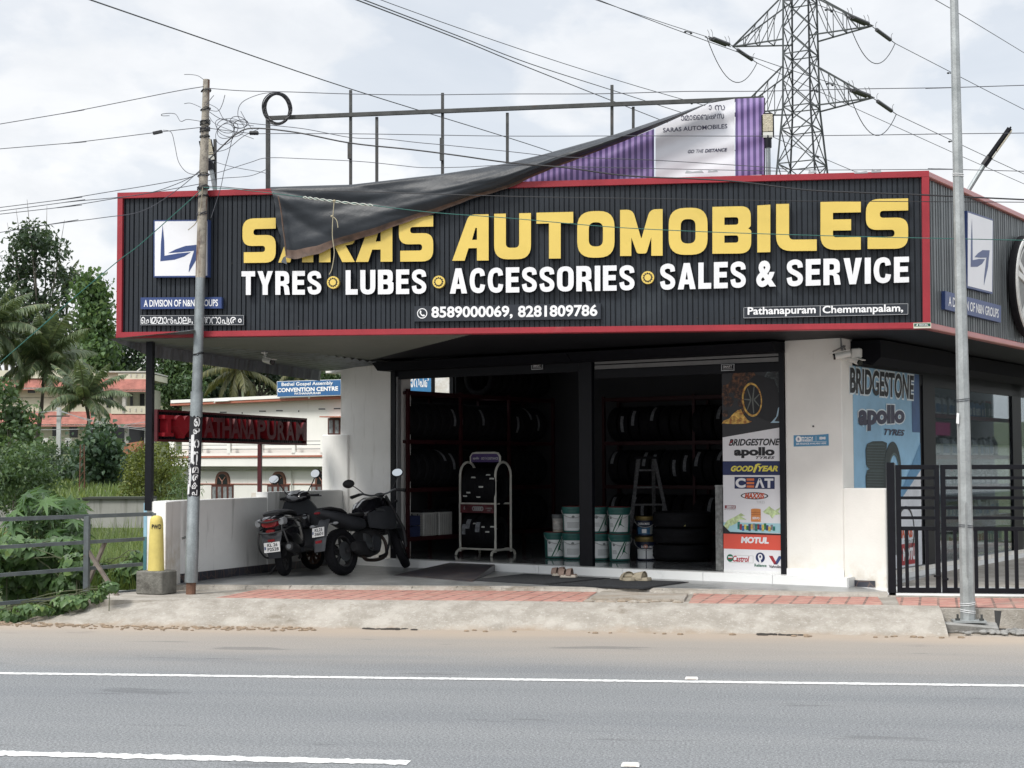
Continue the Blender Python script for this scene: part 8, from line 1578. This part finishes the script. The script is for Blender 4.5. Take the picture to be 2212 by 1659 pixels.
hb('wall', m_cream, F_HA, -80, 262, 858, 1000, -9, 0); hb('wall', m_cream, F_HA, -80, 180, 815, 860, -9, 0); hb('parapet', m_cream, F_HA, -80, 205, 800, 817, -9, .4); skirt(F_HA, -80, 230, 889, 917, 0, 1.4); skirt(F_HA, -80, 205, 818, 838, 0, 1.2)
for x0, x1, y0, y1 in ((60, 76, 842, 849), (113, 130, 922, 942), (150, 168, 922, 945), (18, 30, 922, 942), (186, 208, 922, 965)): hb('window', m_win, F_HA, x0, x1, y0, y1, 0, .05)
for x0, x1, y in ((12, 26, 861), (50, 62, 872), (46, 47.5, 860)): hb('downpipe', m_grey2, F_HA, x0, x1, y, y + 1.5 if x1 - x0 > 5 else y + 26, 0, .08)
hb('parapet', m_cream, F_HB, 203, 256, 803, 818, -8, -.3); hb('parapet', m_cream, F_HB, 255, 322, 806, 819, -8, .0); hb('parapet_cap', m_grey2, F_HB, 203, 323, 801.5, 804.5, -8, .1); skirt(F_HB, 208, 262, 818, 840, -.4, 1.0); skirt(F_HB, 258, 326, 819, 842, 0, 1.3)
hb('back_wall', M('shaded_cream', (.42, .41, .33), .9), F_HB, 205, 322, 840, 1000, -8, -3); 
for x0, x1 in ((281, 287), (302, 312), (230, 244)): hb('door', m_win, F_HB, x0, x1, 850, 880, -3, -2.95)
for x in (264, 314): hb('column', m_grey2, F_HB, x, x + 7, 842, 893, .0, .5)
for x in (269, 312): hb('column', m_grey2, F_HB, x, x + 7, 917, 1003, .4, .9)
hb('balcony_wall', m_cream, F_HB, 240, 322, 877, 894, .2, .5); hb('ground_recess_shade', m_win, F_HB, 240, 330, 922, 1010, -3, -2.5); skirt(F_HB, 236, 328, 893, 918, .2, 1.6)  # near-black slab stands in for the shade inside the open ground floor
for x in (268, 281, 293, 306): hb('parapet_slot', m_grey2, F_HB, x, x + 2.2, 808, 814, 0, .06); hb('parapet_slot', m_grey2, F_HB, x + 11, x + 13, 882, 889, .5, .56)
b = MB(); p = F_HB.p(*F_HB.px(285, 805), -1); q_ = F_HB.p(*F_HB.px(300, 793), -1); b.tube([p, q_], .06, 5); b.build('antenna', m_grey2, house)
gw = thing('garden_wall', 'low stained cream garden wall with a pierced gate pier below the hillside house', 'wall', F_HA.p(*F_HA.px(150, 975), 12)); f = F_HA.off(14)
for x0, x1, y0 in ((86, 118, 953), (118, 205, 957), (205, 250, 975)): b = MB(); b.polypx(f, [(x0, 1000), (x1, 1000), (x1, y0), (x0, y0)], -.4, 0); b.build('wall_section', m_cream, gw)
for x in (96, 146): b = MB(); b.polypx(f, [(x - 5, 990), (x + 5, 990), (x + 5, 946), (x - 5, 946)], -.5, .1); e = b.build('pier', m_ccw, gw); b = MB(); b.polypx(f, [(x - 1.5, 968), (x + 2, 968), (x + 2, 952), (x - 1.5, 952)], .12); b.build('pier_slot', m_win, e)
rw = thing('retaining_wall', 'long grey stained concrete retaining wall across the field on the left', 'wall', PD(250, 1110, 50)); f = Fr(PD(250, 1090, 50), CX, UP, CN); b = MB(); b.polypx(f, [(-90, 1140), (330, 1140), (330, 1077), (170, 1078), (-90, 1084)], -.5, 0); b.build('wall_face', M('grey_stained_wall', (.30, .30, .275), .9, nz=(.8, .15), streak=(.8, (.13, .13, .11), .5, .75)), rw); b = MB(); b.polypx(f, [(150, 1078.5), (330, 1077.5), (330, 1073), (190, 1073.5)], -.6, .1); b.build('wall_cap', M('dark_mossy_cap', (.05, .055, .045), .9), rw)
ep = PD(125, 1075, 105); ep.z = land(ep.x, ep.y) - .3; et = thing('electric_pole', 'grey concrete electric pole in the grass below the hillside house', 'pole', ep); tp_ = PD(125.5, 880, 105); b = MB(); b.bar(ep, Vector((ep.x, ep.y, tp_.z)), .2, .26, CX); b.build('shaft', M('pole_concrete', (.42, .43, .42), .85, nz=(1, .1)), et); b = MB(); b.bar(tp_ - CX * .7 - UP * .6, tp_ + CX * .8 - UP * .6, .08, .08); b.build('cross_bar', m_dkgalv, et)
for lab, pts in (('thin wires running right from the concrete pole, steepest', ((128, 888), (180, 903), (250, 918), (330, 927))), ('thin wires running right from the concrete pole, second', ((128, 886), (190, 908), (250, 921), (330, 931))), ('thin wires leaving left from the concrete pole', ((124, 887), (60, 893), (-30, 901))), ('thin level wire low in front of the hillside house', ((-30, 928), (120, 928), (220, 924), (330, 909)))): b = MB(); b.tube(smooth_path([PD(u, v, 104) for u, v in pts], 5), .03, 4); tag(b.build('house_wire', M('pale_wire', (.3, .31, .31), .6), base=PD(*pts[0], 104)), lab, 'wire', 'wires of the concrete pole')
fp = PD(176, 1072, 70); fp.z = land(fp.x, fp.y); t = thing('fence_posts', 'thin rusty lattice post standing in the grass left of the bollard', 'post', fp); b = MB()
for dx in (-.1, .14): b.tube([fp + CX * dx, fp + CX * dx * .7 + UP * 2.2], .03, 5)
for k in range(6): b.tube([fp + CX * -.1 + UP * .35 * k, fp + CX * .13 + UP * .35 * (k + 1)], .015, 4)
b.build('lattice', M('rusty_iron', (.10, .05, .03), .8), t)
nb_ = thing('side_street_shop', 'white shop with a dark upper front, seen reflected in the flank window', 'shop', S(8, 26, 0)); b = MB(); b.sbox(8, 14, 12, 44, -.5, 2.5); b.build('wall', m_white, nb_); b = MB(); b.sbox(7.9, 14, 12, 44, 2.5, 4.9); b.build('upper_front', m_slate, nb_); b = MB(); b.sbox(7.2, 8, 12, 44, .75, .95); b.build('awning', m_roof, nb_); b = MB(); b.sbox(7.86, 7.9, 24, 28, 2.75, 3.15); b.build('sign_strip', M('sign_magenta', (.28, .03, .12), .5), nb_); b = MB(); b.sbox(7.86, 7.9, 21, 23.5, 3.2, 3.6); b.build('sign_strip', M('sign_green2', (.05, .30, .12), .5), nb_)
# ---------------------------------------------------------------- vegetation
def nrm(a): return a / np.maximum(np.linalg.norm(a, axis=1, keepdims=True), 1e-9)
def leaf_tris(P, N, L, W, fold=.12, Dv=None):
    n = len(P); D = RNG.normal(size=(n, 3)) if Dv is None else Dv + RNG.normal(size=(n, 3)) * .35
    D = nrm(D - N * (D * N).sum(1, keepdims=True)); Sd = np.cross(N, D); L = np.broadcast_to(L, n)[:, None]; W = np.broadcast_to(W, n)[:, None]
    a, t = P - D * L * .5, P + D * L * .5 - N * L * .12; m1 = P - D * L * .12 + Sd * W * .5 + N * W * fold; m2 = P - D * L * .12 - Sd * W * .5 + N * W * fold
    V = np.stack([a, m1, t, m2], 1).reshape(-1, 3); i = np.arange(n)[:, None] * 4; T = np.concatenate([i + [0, 1, 2], i + [0, 2, 3]], 1).reshape(-1, 3); return V, T
def cloud(blobs, n, size, asp=.5, inner=.45, droop=.35, up=.4):
    """leaves in clumps through the blobs' volume: (centre, radii)"""
    B = np.array([[*c, *r] for c, r in blobs], float); vol = B[:, 3] * B[:, 4] * B[:, 5]; pr = vol ** .7; pick = RNG.choice(len(B), size=n // 9 + 1, p=pr / pr.sum())
    d = nrm(RNG.normal(size=(len(pick), 3))); rad = RNG.uniform(inner, 1.05, len(pick)) ** .6; cc_ = B[pick, :3] + d * B[pick, 3:] * rad[:, None]
    k = np.repeat(np.arange(len(pick)), 9)[:n]; P = cc_[k] + RNG.normal(size=(len(k), 3)) * size * 1.1; N = nrm(d[k] * .6 + RNG.normal(size=(len(k), 3)) * .55 + np.array([0, 0, up])); sz = size * RNG.uniform(.6, 1.25, len(k))
    return leaf_tris(P, N, sz, sz * asp, Dv=np.tile([0, 0, -droop], (len(k), 1)))
def limbs(base, blobs, r0, trunk_top=.5, n=10, seed=1):
    rr_ = random.Random(seed); b = MB(); base = Vector(base); top = sum((Vector(c) for c, r in blobs), Vector()) / len(blobs); fork = base.lerp(Vector((top.x, top.y, top.z)), trunk_top); mid = base.lerp(fork, .5) + Vector((rr_.uniform(-.2, .2), rr_.uniform(-.2, .2), 0)); b.tube([base - UP * .3, mid, fork], [r0, r0 * .8, r0 * .6], 8)
    for c, r in blobs[:n]:
        c = Vector(c); m_ = fork.lerp(c, .5) + Vector((rr_.uniform(-.3, .3), rr_.uniform(-.3, .3), rr_.uniform(-.1, .5))); b.tube([fork - UP * .1, m_, c, c + (c - m_) * .5], [r0 * .42, r0 * .25, r0 * .12, r0 * .04], 6)
    return b
m_bark = M('grey_bark', (.10, .09, .075), .9, nz=(3, .3)); m_palmbark = M('palm_bark', (.07, .06, .05), .9, nz=(4, .35))
L_dark = leaf_mat('dark_tree_leaves', (.046, .078, .045)); L_mid = leaf_mat('mid_green_leaves', (.070, .122, .054)); L_bright = leaf_mat('bright_leaves', (.065, .125, .045)); L_yel = leaf_mat('yellow_green_leaves', (.10, .13, .028)); L_palm = leaf_mat('palm_leaflets', (.105, .148, .080), .4); L_palmy = leaf_mat('yellowing_palm_leaflets', (.10, .11, .045), .45); L_vine = leaf_mat('vine_leaves', (.085, .155, .058), .4); L_grass = leaf_mat('grass_blades', (.115, .17, .055), .5)
def blob_px(lst, D, dj=2.0, seed=0):
    rr_ = random.Random(seed); return [(tuple(PD(u, v, D + rr_.uniform(-dj, dj))), (ru * D / FOC, ru * D / FOC * .9, rv * D / FOC)) for u, v, ru, rv in lst]
def tree(name, label, D, foot, lst, n, size, mat, asp=.5, r0=.25, group=None, dj=2.0, cat='tree', tt=.5, trunk=True, **k):
    bl_2 = blob_px(lst, D, dj, len(label)); base = PD(foot[0], foot[1], D); base.z = min(base.z, land(base.x, base.y) + .1) if trunk != 'px' else base.z; t = thing(name, label, cat, base, group)
    V, T = cloud(bl_2, n, size, asp, **k); np_build('crown' if cat == 'tree' else 'foliage', V, T, mat, t)
    if trunk: limbs(base, bl_2, r0, tt, seed=len(label)).build('trunk' if cat == 'tree' else 'stems', m_bark, t)
    return t
def spread_px(x0, x1, y0, y1, n, ru, rv, seed):
    rr_ = random.Random(seed); return [(rr_.uniform(x0, x1), rr_.uniform(y0, y1), ru * rr_.uniform(.6, 1.2), rv * rr_.uniform(.6, 1.2)) for _ in range(n)]
tree('tall_tree', 'tall airy dark green tree rising highest at the left edge of the picture', 170, (90, 960), [(66, 510, 26, 20), (45, 525, 22, 18), (100, 520, 22, 18), (128, 545, 18, 14), (30, 548, 16, 12), (75, 545, 30, 22), (40, 590, 30, 22), (18, 610, 16, 14), (70, 585, 24, 16), (115, 590, 22, 14), (140, 612, 22, 14), (165, 625, 16, 12), (55, 630, 24, 18), (90, 650, 30, 20), (25, 655, 20, 20), (130, 650, 22, 18), (60, 690, 34, 24), (110, 695, 30, 26)], 3900, .62, L_dark, .55, .4, tt=.35, inner=.1)
tree('broad_tree', 'dense dark tree filling the left edge under the tall airy one', 165, (10, 960), [(-10, 640, 26, 24), (10, 680, 36, 30), (-20, 730, 40, 40), (40, 740, 40, 34), (90, 760, 46, 40)], 3600, .62, L_dark, .55, .35)
tree('vine_covered_tree', 'narrow tree trunk smothered in large leaved bright climbing vine left of the sign', 163, (222, 940), [(200, 612, 22, 12), (190, 640, 20, 18), (212, 650, 20, 18), (200, 690, 24, 22), (216, 720, 20, 22), (205, 760, 26, 26), (222, 800, 22, 24), (210, 835, 26, 24), (228, 760, 16, 20), (196, 725, 12, 18), (232, 690, 8, 10)], 5200, .56, leaf_mat('climber_leaves', (.085, .15, .06)), .8, .3, tt=.8, droop=1.2, inner=.7, up=.1)
for k, (lab, foot, lst, n, mat) in enumerate((
    ('dark evergreen tree behind the house left of the black canopy post', (285, 940), spread_px(235, 325, 748, 850, 12, 24, 22, 1), 6500, L_dark),
    ('mid green tree right of the black canopy post above the hall roof', (375, 930), spread_px(335, 420, 752, 860, 14, 24, 22, 2), 7000, L_mid),
    ('dark tree filling the gap behind the poster covered pole', (455, 930), spread_px(410, 500, 742, 850, 13, 26, 24, 3), 6500, L_dark),
    ('dark tree behind the yellowing palm above the hall roof', (560, 920), spread_px(500, 620, 745, 850, 15, 28, 24, 4), 6500, L_dark),
    ('olive tree at the far right above the blue hall signboard', (680, 900), spread_px(620, 760, 752, 835, 15, 26, 20, 5), 6000, L_mid),
    ('dark tree between the vine covered trunk and the house roof', (160, 930), spread_px(90, 250, 700, 800, 14, 30, 26, 6), 6000, L_dark))):
    tree('forest_tree', lab, (176, 162, 168, 174, 180, 182)[k], foot, lst, n, .55, mat, .55, .35, 'trees on the wooded slope', 4)
def frond(V, T, hub, az, el, L, droop, wd, n=26, twist=0, rib=None, phase=0):
    s = np.linspace(0, 1, n); d0 = np.array([math.cos(az), math.sin(az), 0]); ang = el - droop * s ** 1.5
    stp = np.stack([np.cos(ang) * d0[0], np.cos(ang) * d0[1], np.sin(ang)], 1) * (L / n); P = np.cumsum(stp, 0) + np.array(hub); side = np.array([-d0[1], d0[0], 0]); tdir = nrm(stp)
    up_ = np.cross(np.tile(side, (n, 1)), tdir) * -1
    lw = wd * np.sin(np.pi * np.clip(s * .92 + .10, 0, 1)) ** .6
    for sg in (-1, 1):
        for j in range(2, n):
            for h in (0, .4):
                p = P[j] - stp[j] * h; dirn = side * sg * .75 + tdir[j] * .55 + np.array([0, 0, -1]) * (.28 + .5 * RNG.random()) ; dirn /= np.linalg.norm(dirn); l_ = lw[j] * RNG.uniform(.8, 1.1); w_ = .085 * l_ + .03; wv = tdir[j] * w_
                k = len(V); m_ = p + dirn * l_ * .55; tip = m_ + (dirn * .5 + np.array([0, 0, -.55])) * l_ * .5; V += [p - wv * .5, p + wv * .5, m_ + wv * .6, m_ - wv * .6, tip]; T += [(k, k + 1, k + 2), (k, k + 2, k + 3), (k + 3, k + 2, k + 4)]
    if rib is not None: rib.tube([Vector(p) for p in P[::3]] + [Vector(P[-1])], [.05 * (1 - q / (n / 3 + 2)) + .008 for q in range(len(P[::3]) + 1)], 5)
def palm(label, hub, foot, D, L, nf, mat, seed, el0=(-.45, 1.45), old=0):
    h = PD(*hub, D); f = PD(*foot, D); f.z = min(f.z, land(f.x, f.y)); t = thing('coconut_palm', label, 'palm tree', f, 'coconut palms'); V, T = [], []; rib = MB(); rr_ = random.Random(seed)
    for i in range(nf):
        q = i / nf; el = el0[1] - (el0[1] - el0[0]) * q; frond(V, T, h, i * 2.399 + rr_.uniform(-.25, .25), el + rr_.uniform(-.1, .1), L * rr_.uniform(.8, 1.08) * (.75 + .25 * math.sin(math.pi * (q * .8 + .15))), .55 + .75 * q, L * .23, rib=rib)
    np_build('crown', np.array(V), np.array(T), mat, t); rib.build('frond_ribs', M('palm_rib', (.10, .10, .05), .6), t)
    b = MB(); mid = f.lerp(h, .55) + CX * rr_.uniform(-.3, .3); b.tube(smooth_path([f - UP * .4, mid, h], 6), [.2] * 6 + [.14] * 6 + [.16], 9); b.build('trunk', m_palmbark, t)
    b = MB()
    for k in range(9): b.ell(h + Vector((rr_.uniform(-.35, .35), rr_.uniform(-.35, .35), rr_.uniform(-.55, -.1))), (.13, .13, .17), n=8, m=6)
    b.build('coconuts', M('coconut_husk', (.10, .085, .03), .6), t)
palm('large coconut palm with a full drooping crown before the cream house', (95, 780), (77, 960), 138, 6.3, 32, L_palm, 1)
palm('smaller coconut palm right of the largest one, over the garden wall', (183, 862), (189, 965), 130, 4.6, 22, L_palm, 2, (-.3, 1.4))
palm('yellowing coconut palm with hanging fronds behind the hall roof', (514, 795), (516, 930), 132, 4.6, 17, L_palmy, 3, (-1.2, .9))
palm('half hidden coconut palm above the blue hall signboard', (655, 792), (655, 930), 140, 3.4, 18, L_palmy, 4, (-.9, 1.1))
palm('slim coconut palm standing against the sky beside the tall airy tree', (146, 602), (142, 930), 175, 3.0, 18, L_palm, 5, (-1.2, 1.2))
palm('coconut palm cut by the left edge of the picture', (-22, 705), (-15, 930), 135, 6.0, 26, L_palm, 6, (-.8, 1.2))
tree('large_leaved_shrub', 'shrub of big heart shaped dark leaves in the middle of the left slope', 78, (221, 1070), [(221, 945, 22, 22), (200, 975, 26, 22), (240, 980, 26, 24), (185, 995, 18, 18), (222, 1010, 34, 24), (250, 1020, 20, 22), (205, 1040, 26, 20), (240, 1050, 26, 18)], 2600, .30, leaf_mat('large_dark_leaves', (.045, .085, .05)), .85, .06, cat='shrub', droop=1.0, inner=.75, up=.5)
tree('yellow_green_bush', 'rounded yellow green bush behind the black canopy post', 60, (335, 1095), [(350, 975, 26, 20), (310, 985, 24, 20), (290, 1010, 24, 22), (330, 1010, 36, 24), (375, 1000, 28, 24), (285, 1045, 24, 24), (330, 1050, 40, 26), (380, 1045, 30, 26), (310, 1075, 36, 16), (370, 1075, 34, 14)], 5200, .15, L_yel, .5, .05, cat='bush', inner=.6)
tree('roadside_bush', 'dense mid green bush with pointed leaves at the far left of the field', 44, (40, 1110), [(20, 985, 34, 22), (60, 1000, 34, 22), (10, 1030, 36, 26), (50, 1040, 42, 28), (92, 1035, 26, 20), (30, 1075, 44, 24), (85, 1075, 30, 20)], 4600, .17, L_mid, .45, .05, cat='bush', inner=.6)
tree('small_garden_tree', 'small broad leaved tree at the left edge below the house wall', 72, (20, 1010), [(12, 895, 26, 16), (45, 905, 28, 18), (20, 935, 34, 20), (58, 935, 18, 16), (5, 850, 20, 16)], 1800, .26, L_mid, .75, .08, tt=.4, inner=.5)
tree('slope_shrub', 'tangled dark shrubbery over the red earth bank left of the big leaved shrub', 86, (150, 1060), spread_px(95, 175, 985, 1050, 14, 20, 14, 8), 3600, .24, L_dark, .5, .05, cat='shrub')
tree('slope_shrub', 'low green shrubs along the foot of the garden wall', 112, (170, 1000), spread_px(80, 270, 968, 990, 14, 16, 9, 9), 3600, .26, L_mid, .5, .05, cat='shrub')
tree('slope_shrub', 'dark shrub in the shade beneath the big leaved shrub and the bush', 82, (265, 1060), spread_px(225, 290, 1000, 1060, 10, 18, 16, 10), 2400, .22, L_dark, .5, .05, cat='shrub')
tree('spindly_shrub', 'spindly feathery shrub between the bush and the poster covered pole', 52, (395, 1100), [(392, 1040, 10, 16), (398, 1060, 14, 14), (385, 1075, 14, 10)], 420, .22, L_mid, .16, .03, cat='shrub')
b = MB(); g_ = [PD(u, v, 92) for u, v in ((272, 958), (310, 952), (318, 985), (300, 1010), (272, 1002), (262, 980))]; c_ = sum(g_, Vector()) / 6; b.add([*g_, c_ + CN * .6], [(i, (i + 1) % 6, 6) for i in range(6)]); tag(b.build('earth_bank', M('red_earth', (.20, .085, .045), 1, nz=(.8, .3), stain=(1.2, (.07, .06, .03), .5, .7), bump=(4, .8)), base=c_), 'bare red earth cutting in the slope above the field', 'earth bank')
# castor plant, vines over the ditch, tall grass
def palmate(V, T, p, N, R_, lobes=8):
    N = N / np.linalg.norm(N); a = np.cross(N, [.3, .2, 1]); a /= np.linalg.norm(a); c = np.cross(N, a); k = len(V); V.append(p); m = lobes * 2
    for i in range(m):
        t = 2 * math.pi * i / m; r_ = R_ * (1.0 if i % 2 == 0 else .30) * (1 - .25 * math.cos(t)); V.append(p + (a * math.cos(t) + c * math.sin(t)) * r_ - N * (.18 * r_ if i % 2 == 0 else -.02))
    T += [(k, k + 1 + i, k + 1 + (i + 1) % m) for i in range(m)]
cp_ = PD(95, 1190, 22.2); cp_.z = land(cp_.x, cp_.y); cas = thing('castor_plant', 'large castor plant with star shaped leaves spreading above the guard rail', 'plant', cp_); V, T = [], []; st_ = MB(); rr_ = random.Random(17)
for k in range(120):
    u = 95 + 88 * math.cos(k * 2.4) * math.sqrt(rr_.random()) ; v = 1062 + 95 * rr_.random() ** .9 + ((u - 95) / 95) ** 2 * 38; p = PD(u, v, 22.2 + rr_.uniform(-.9, .9)); N = np.array([(u - 95) / 130 + rr_.uniform(-.5, .5), -.55 + rr_.uniform(-.4, .4), .9]); palmate(V, T, np.array(p), N, rr_.uniform(.12, .27)); 
    if k % 2 == 0: st_.tube([cp_ + UP * rr_.uniform(.5, 1.1) + CX * rr_.uniform(-.1, .1), p.lerp(cp_, .3) + UP * .15, p], [.015, .01, .005], 4)
np_build('foliage', np.array(V), np.array(T), leaf_mat('castor_leaves', (.075, .145, .055), .4), cas)
for k in range(5): st_.tube([cp_ - UP * .2 + CX * (k - 2) * .12, cp_ + UP * 1.0 + CX * (k - 2) * .25, cp_ + UP * 2.0 + CX * (k - 2) * .34], [.03, .02, .012], 5)
st_.build('stems', M('green_stem', (.08, .11, .05), .6), cas)
def hearts(P, N, sz):
    n = len(P); D = nrm(np.tile([0., -.15, -1.], (n, 1)) + RNG.normal(size=(n, 3)) * .45); D = nrm(D - N * (D * N).sum(1, keepdims=True)); Sd = np.cross(N, D); s = sz[:, None]
    pts = [P - D * s * .38, P - D * s * .5 + Sd * s * .26 + N * s * .05, P - D * s * .2 + Sd * s * .48 + N * s * .08, P + D * s * .2 + Sd * s * .3 + N * s * .02, P + D * s * .6 - N * s * .12, P + D * s * .2 - Sd * s * .3 + N * s * .02, P - D * s * .2 - Sd * s * .48 + N * s * .08, P - D * s * .5 - Sd * s * .26 + N * s * .05]
    V = np.stack(pts, 1).reshape(-1, 3); i = np.arange(n)[:, None] * 8; return V, np.concatenate([i + [0, 1, 2], i + [0, 2, 3], i + [0, 3, 4], i + [0, 4, 5], i + [0, 5, 6], i + [0, 6, 7]], 1).reshape(-1, 3)
def mound(name, label, D, lst, n, sz, mat, kind=None, dj=.5, shape=None):
    bl_2 = blob_px(lst, D, dj, 3); B = np.array([[*c, *r] for c, r in bl_2]); pk = RNG.choice(len(B), n, p=(B[:, 3] * B[:, 5]) / (B[:, 3] * B[:, 5]).sum()); d = nrm(RNG.normal(size=(n, 3))); P = B[pk, :3] + d * B[pk, 3:] * RNG.uniform(.7, 1.05, n)[:, None]; N = nrm(d * .7 + np.array([0, -.35, .55]) + RNG.normal(size=(n, 3)) * .35)
    s = sz * RNG.uniform(.55, 1.3, n); V, T = hearts(P, N, s); base = PD(*lst[0][:2], D); base.z = land(base.x, base.y); t = thing(name, label, 'vine' if not kind else kind, base); np_build('foliage', V, T, mat, t)
    b = MB(); rr_ = random.Random(n)
    for k in range(22): c = Vector(B[rr_.randrange(len(B)), :3]); c2 = Vector(B[rr_.randrange(len(B)), :3]); b.tube(smooth_path([Vector((c.x, c.y, base.z)), c, c.lerp(c2, .5) + UP * .1, c2], 4), .006, 4)
    b.build('tendrils', M('tendril', (.10, .11, .06), .7), t)
mound('creeping_vine', 'creeping heart leaved vine smothering the bank behind the guard rail', 20.4, [(20, 1190, 60, 30), (80, 1195, 55, 30), (140, 1185, 40, 24), (40, 1235, 70, 34), (110, 1240, 60, 30), (165, 1225, 34, 30), (-40, 1220, 50, 50), (30, 1275, 60, 20), (150, 1265, 40, 18)], 1900, .115, L_vine)
mound('ditch_creeper', 'low bright creeper in the ditch at the end of the kerb', 18.9, [(150, 1302, 40, 14), (200, 1290, 30, 12), (125, 1325, 24, 12), (20, 1335, 34, 14), (-20, 1330, 40, 18), (235, 1270, 24, 10), (70, 1318, 40, 10)], 900, .075, L_vine, dj=.3)
mound('field_creeper', 'broad leaved weeds along the foot of the end pillar of the wall', 21.6, [(280, 1235, 30, 20), (240, 1250, 34, 16), (295, 1205, 16, 14), (215, 1235, 24, 16)], 420, .10, L_vine, 'weed', dj=.5)
def blades(n, fx, h0, h1, wd, mat, name, lean=.35):
    xy = np.array([fx() for _ in range(n)]); z = np.array([land(x, y) for x, y in xy]); h = RNG.uniform(h0, h1, n); az = RNG.uniform(0, 6.28, n); D = np.stack([np.cos(az), np.sin(az)], 1); ln_ = RNG.uniform(.1, 1, n) * lean; V = np.zeros((n, 5, 3)); sd = np.stack([-D[:, 1], D[:, 0]], 1) * wd
    for i, (t, w_) in enumerate(((0, 1), (0, -1), (.55, .8), (.55, -.8), (1, 0))): V[:, i, :2] = xy + D * (h * ln_ * t ** 2)[:, None] + sd * w_ * .5; V[:, i, 2] = z + h * (t - .25 * ln_ * t ** 2) - .03
    i = np.arange(n)[:, None] * 5; T = np.concatenate([i + [0, 1, 3], i + [0, 3, 2], i + [2, 3, 4]], 1).reshape(-1, 3); o = np_build(name, V.reshape(-1, 3), T, mat); o['kind'] = 'stuff'; return o
def fld():
    while True:
        d = 21.5 + 28 * random.random() ** 1.9; u = random.uniform(60, 330) if d > 26 else random.uniform(165, 318); p = PD(u, 1000, d)
        if land(p.x, p.y) < -.5: return (p.x, p.y)
blades(17000, fld, .7, 1.7, .028, L_grass, 'field_grass', .8)
def lawn():
    d = random.uniform(51, 100); p = PD(random.uniform(-60, 420), 1000, d); return (p.x, p.y)
blades(9000, lawn, .15, .5, .06, L_grass, 'slope_grass', .6)
def tuft():
    p = G(random.gauss(95, 34), 1345, -.25); return (p.x + random.gauss(0, .08), p.y + random.uniform(.05, .5))
blades(150, tuft, .35, .75, .028, L_bright, 'verge_grass', 1.0)
def edge(): x = -8.4 - random.random() ** 1.3 * 4; return (x, 17.6 + random.random() ** 1.5 * 1.2)
blades(1400, edge, .08, .28, .012, L_bright, 'verge_grass', 1.0)
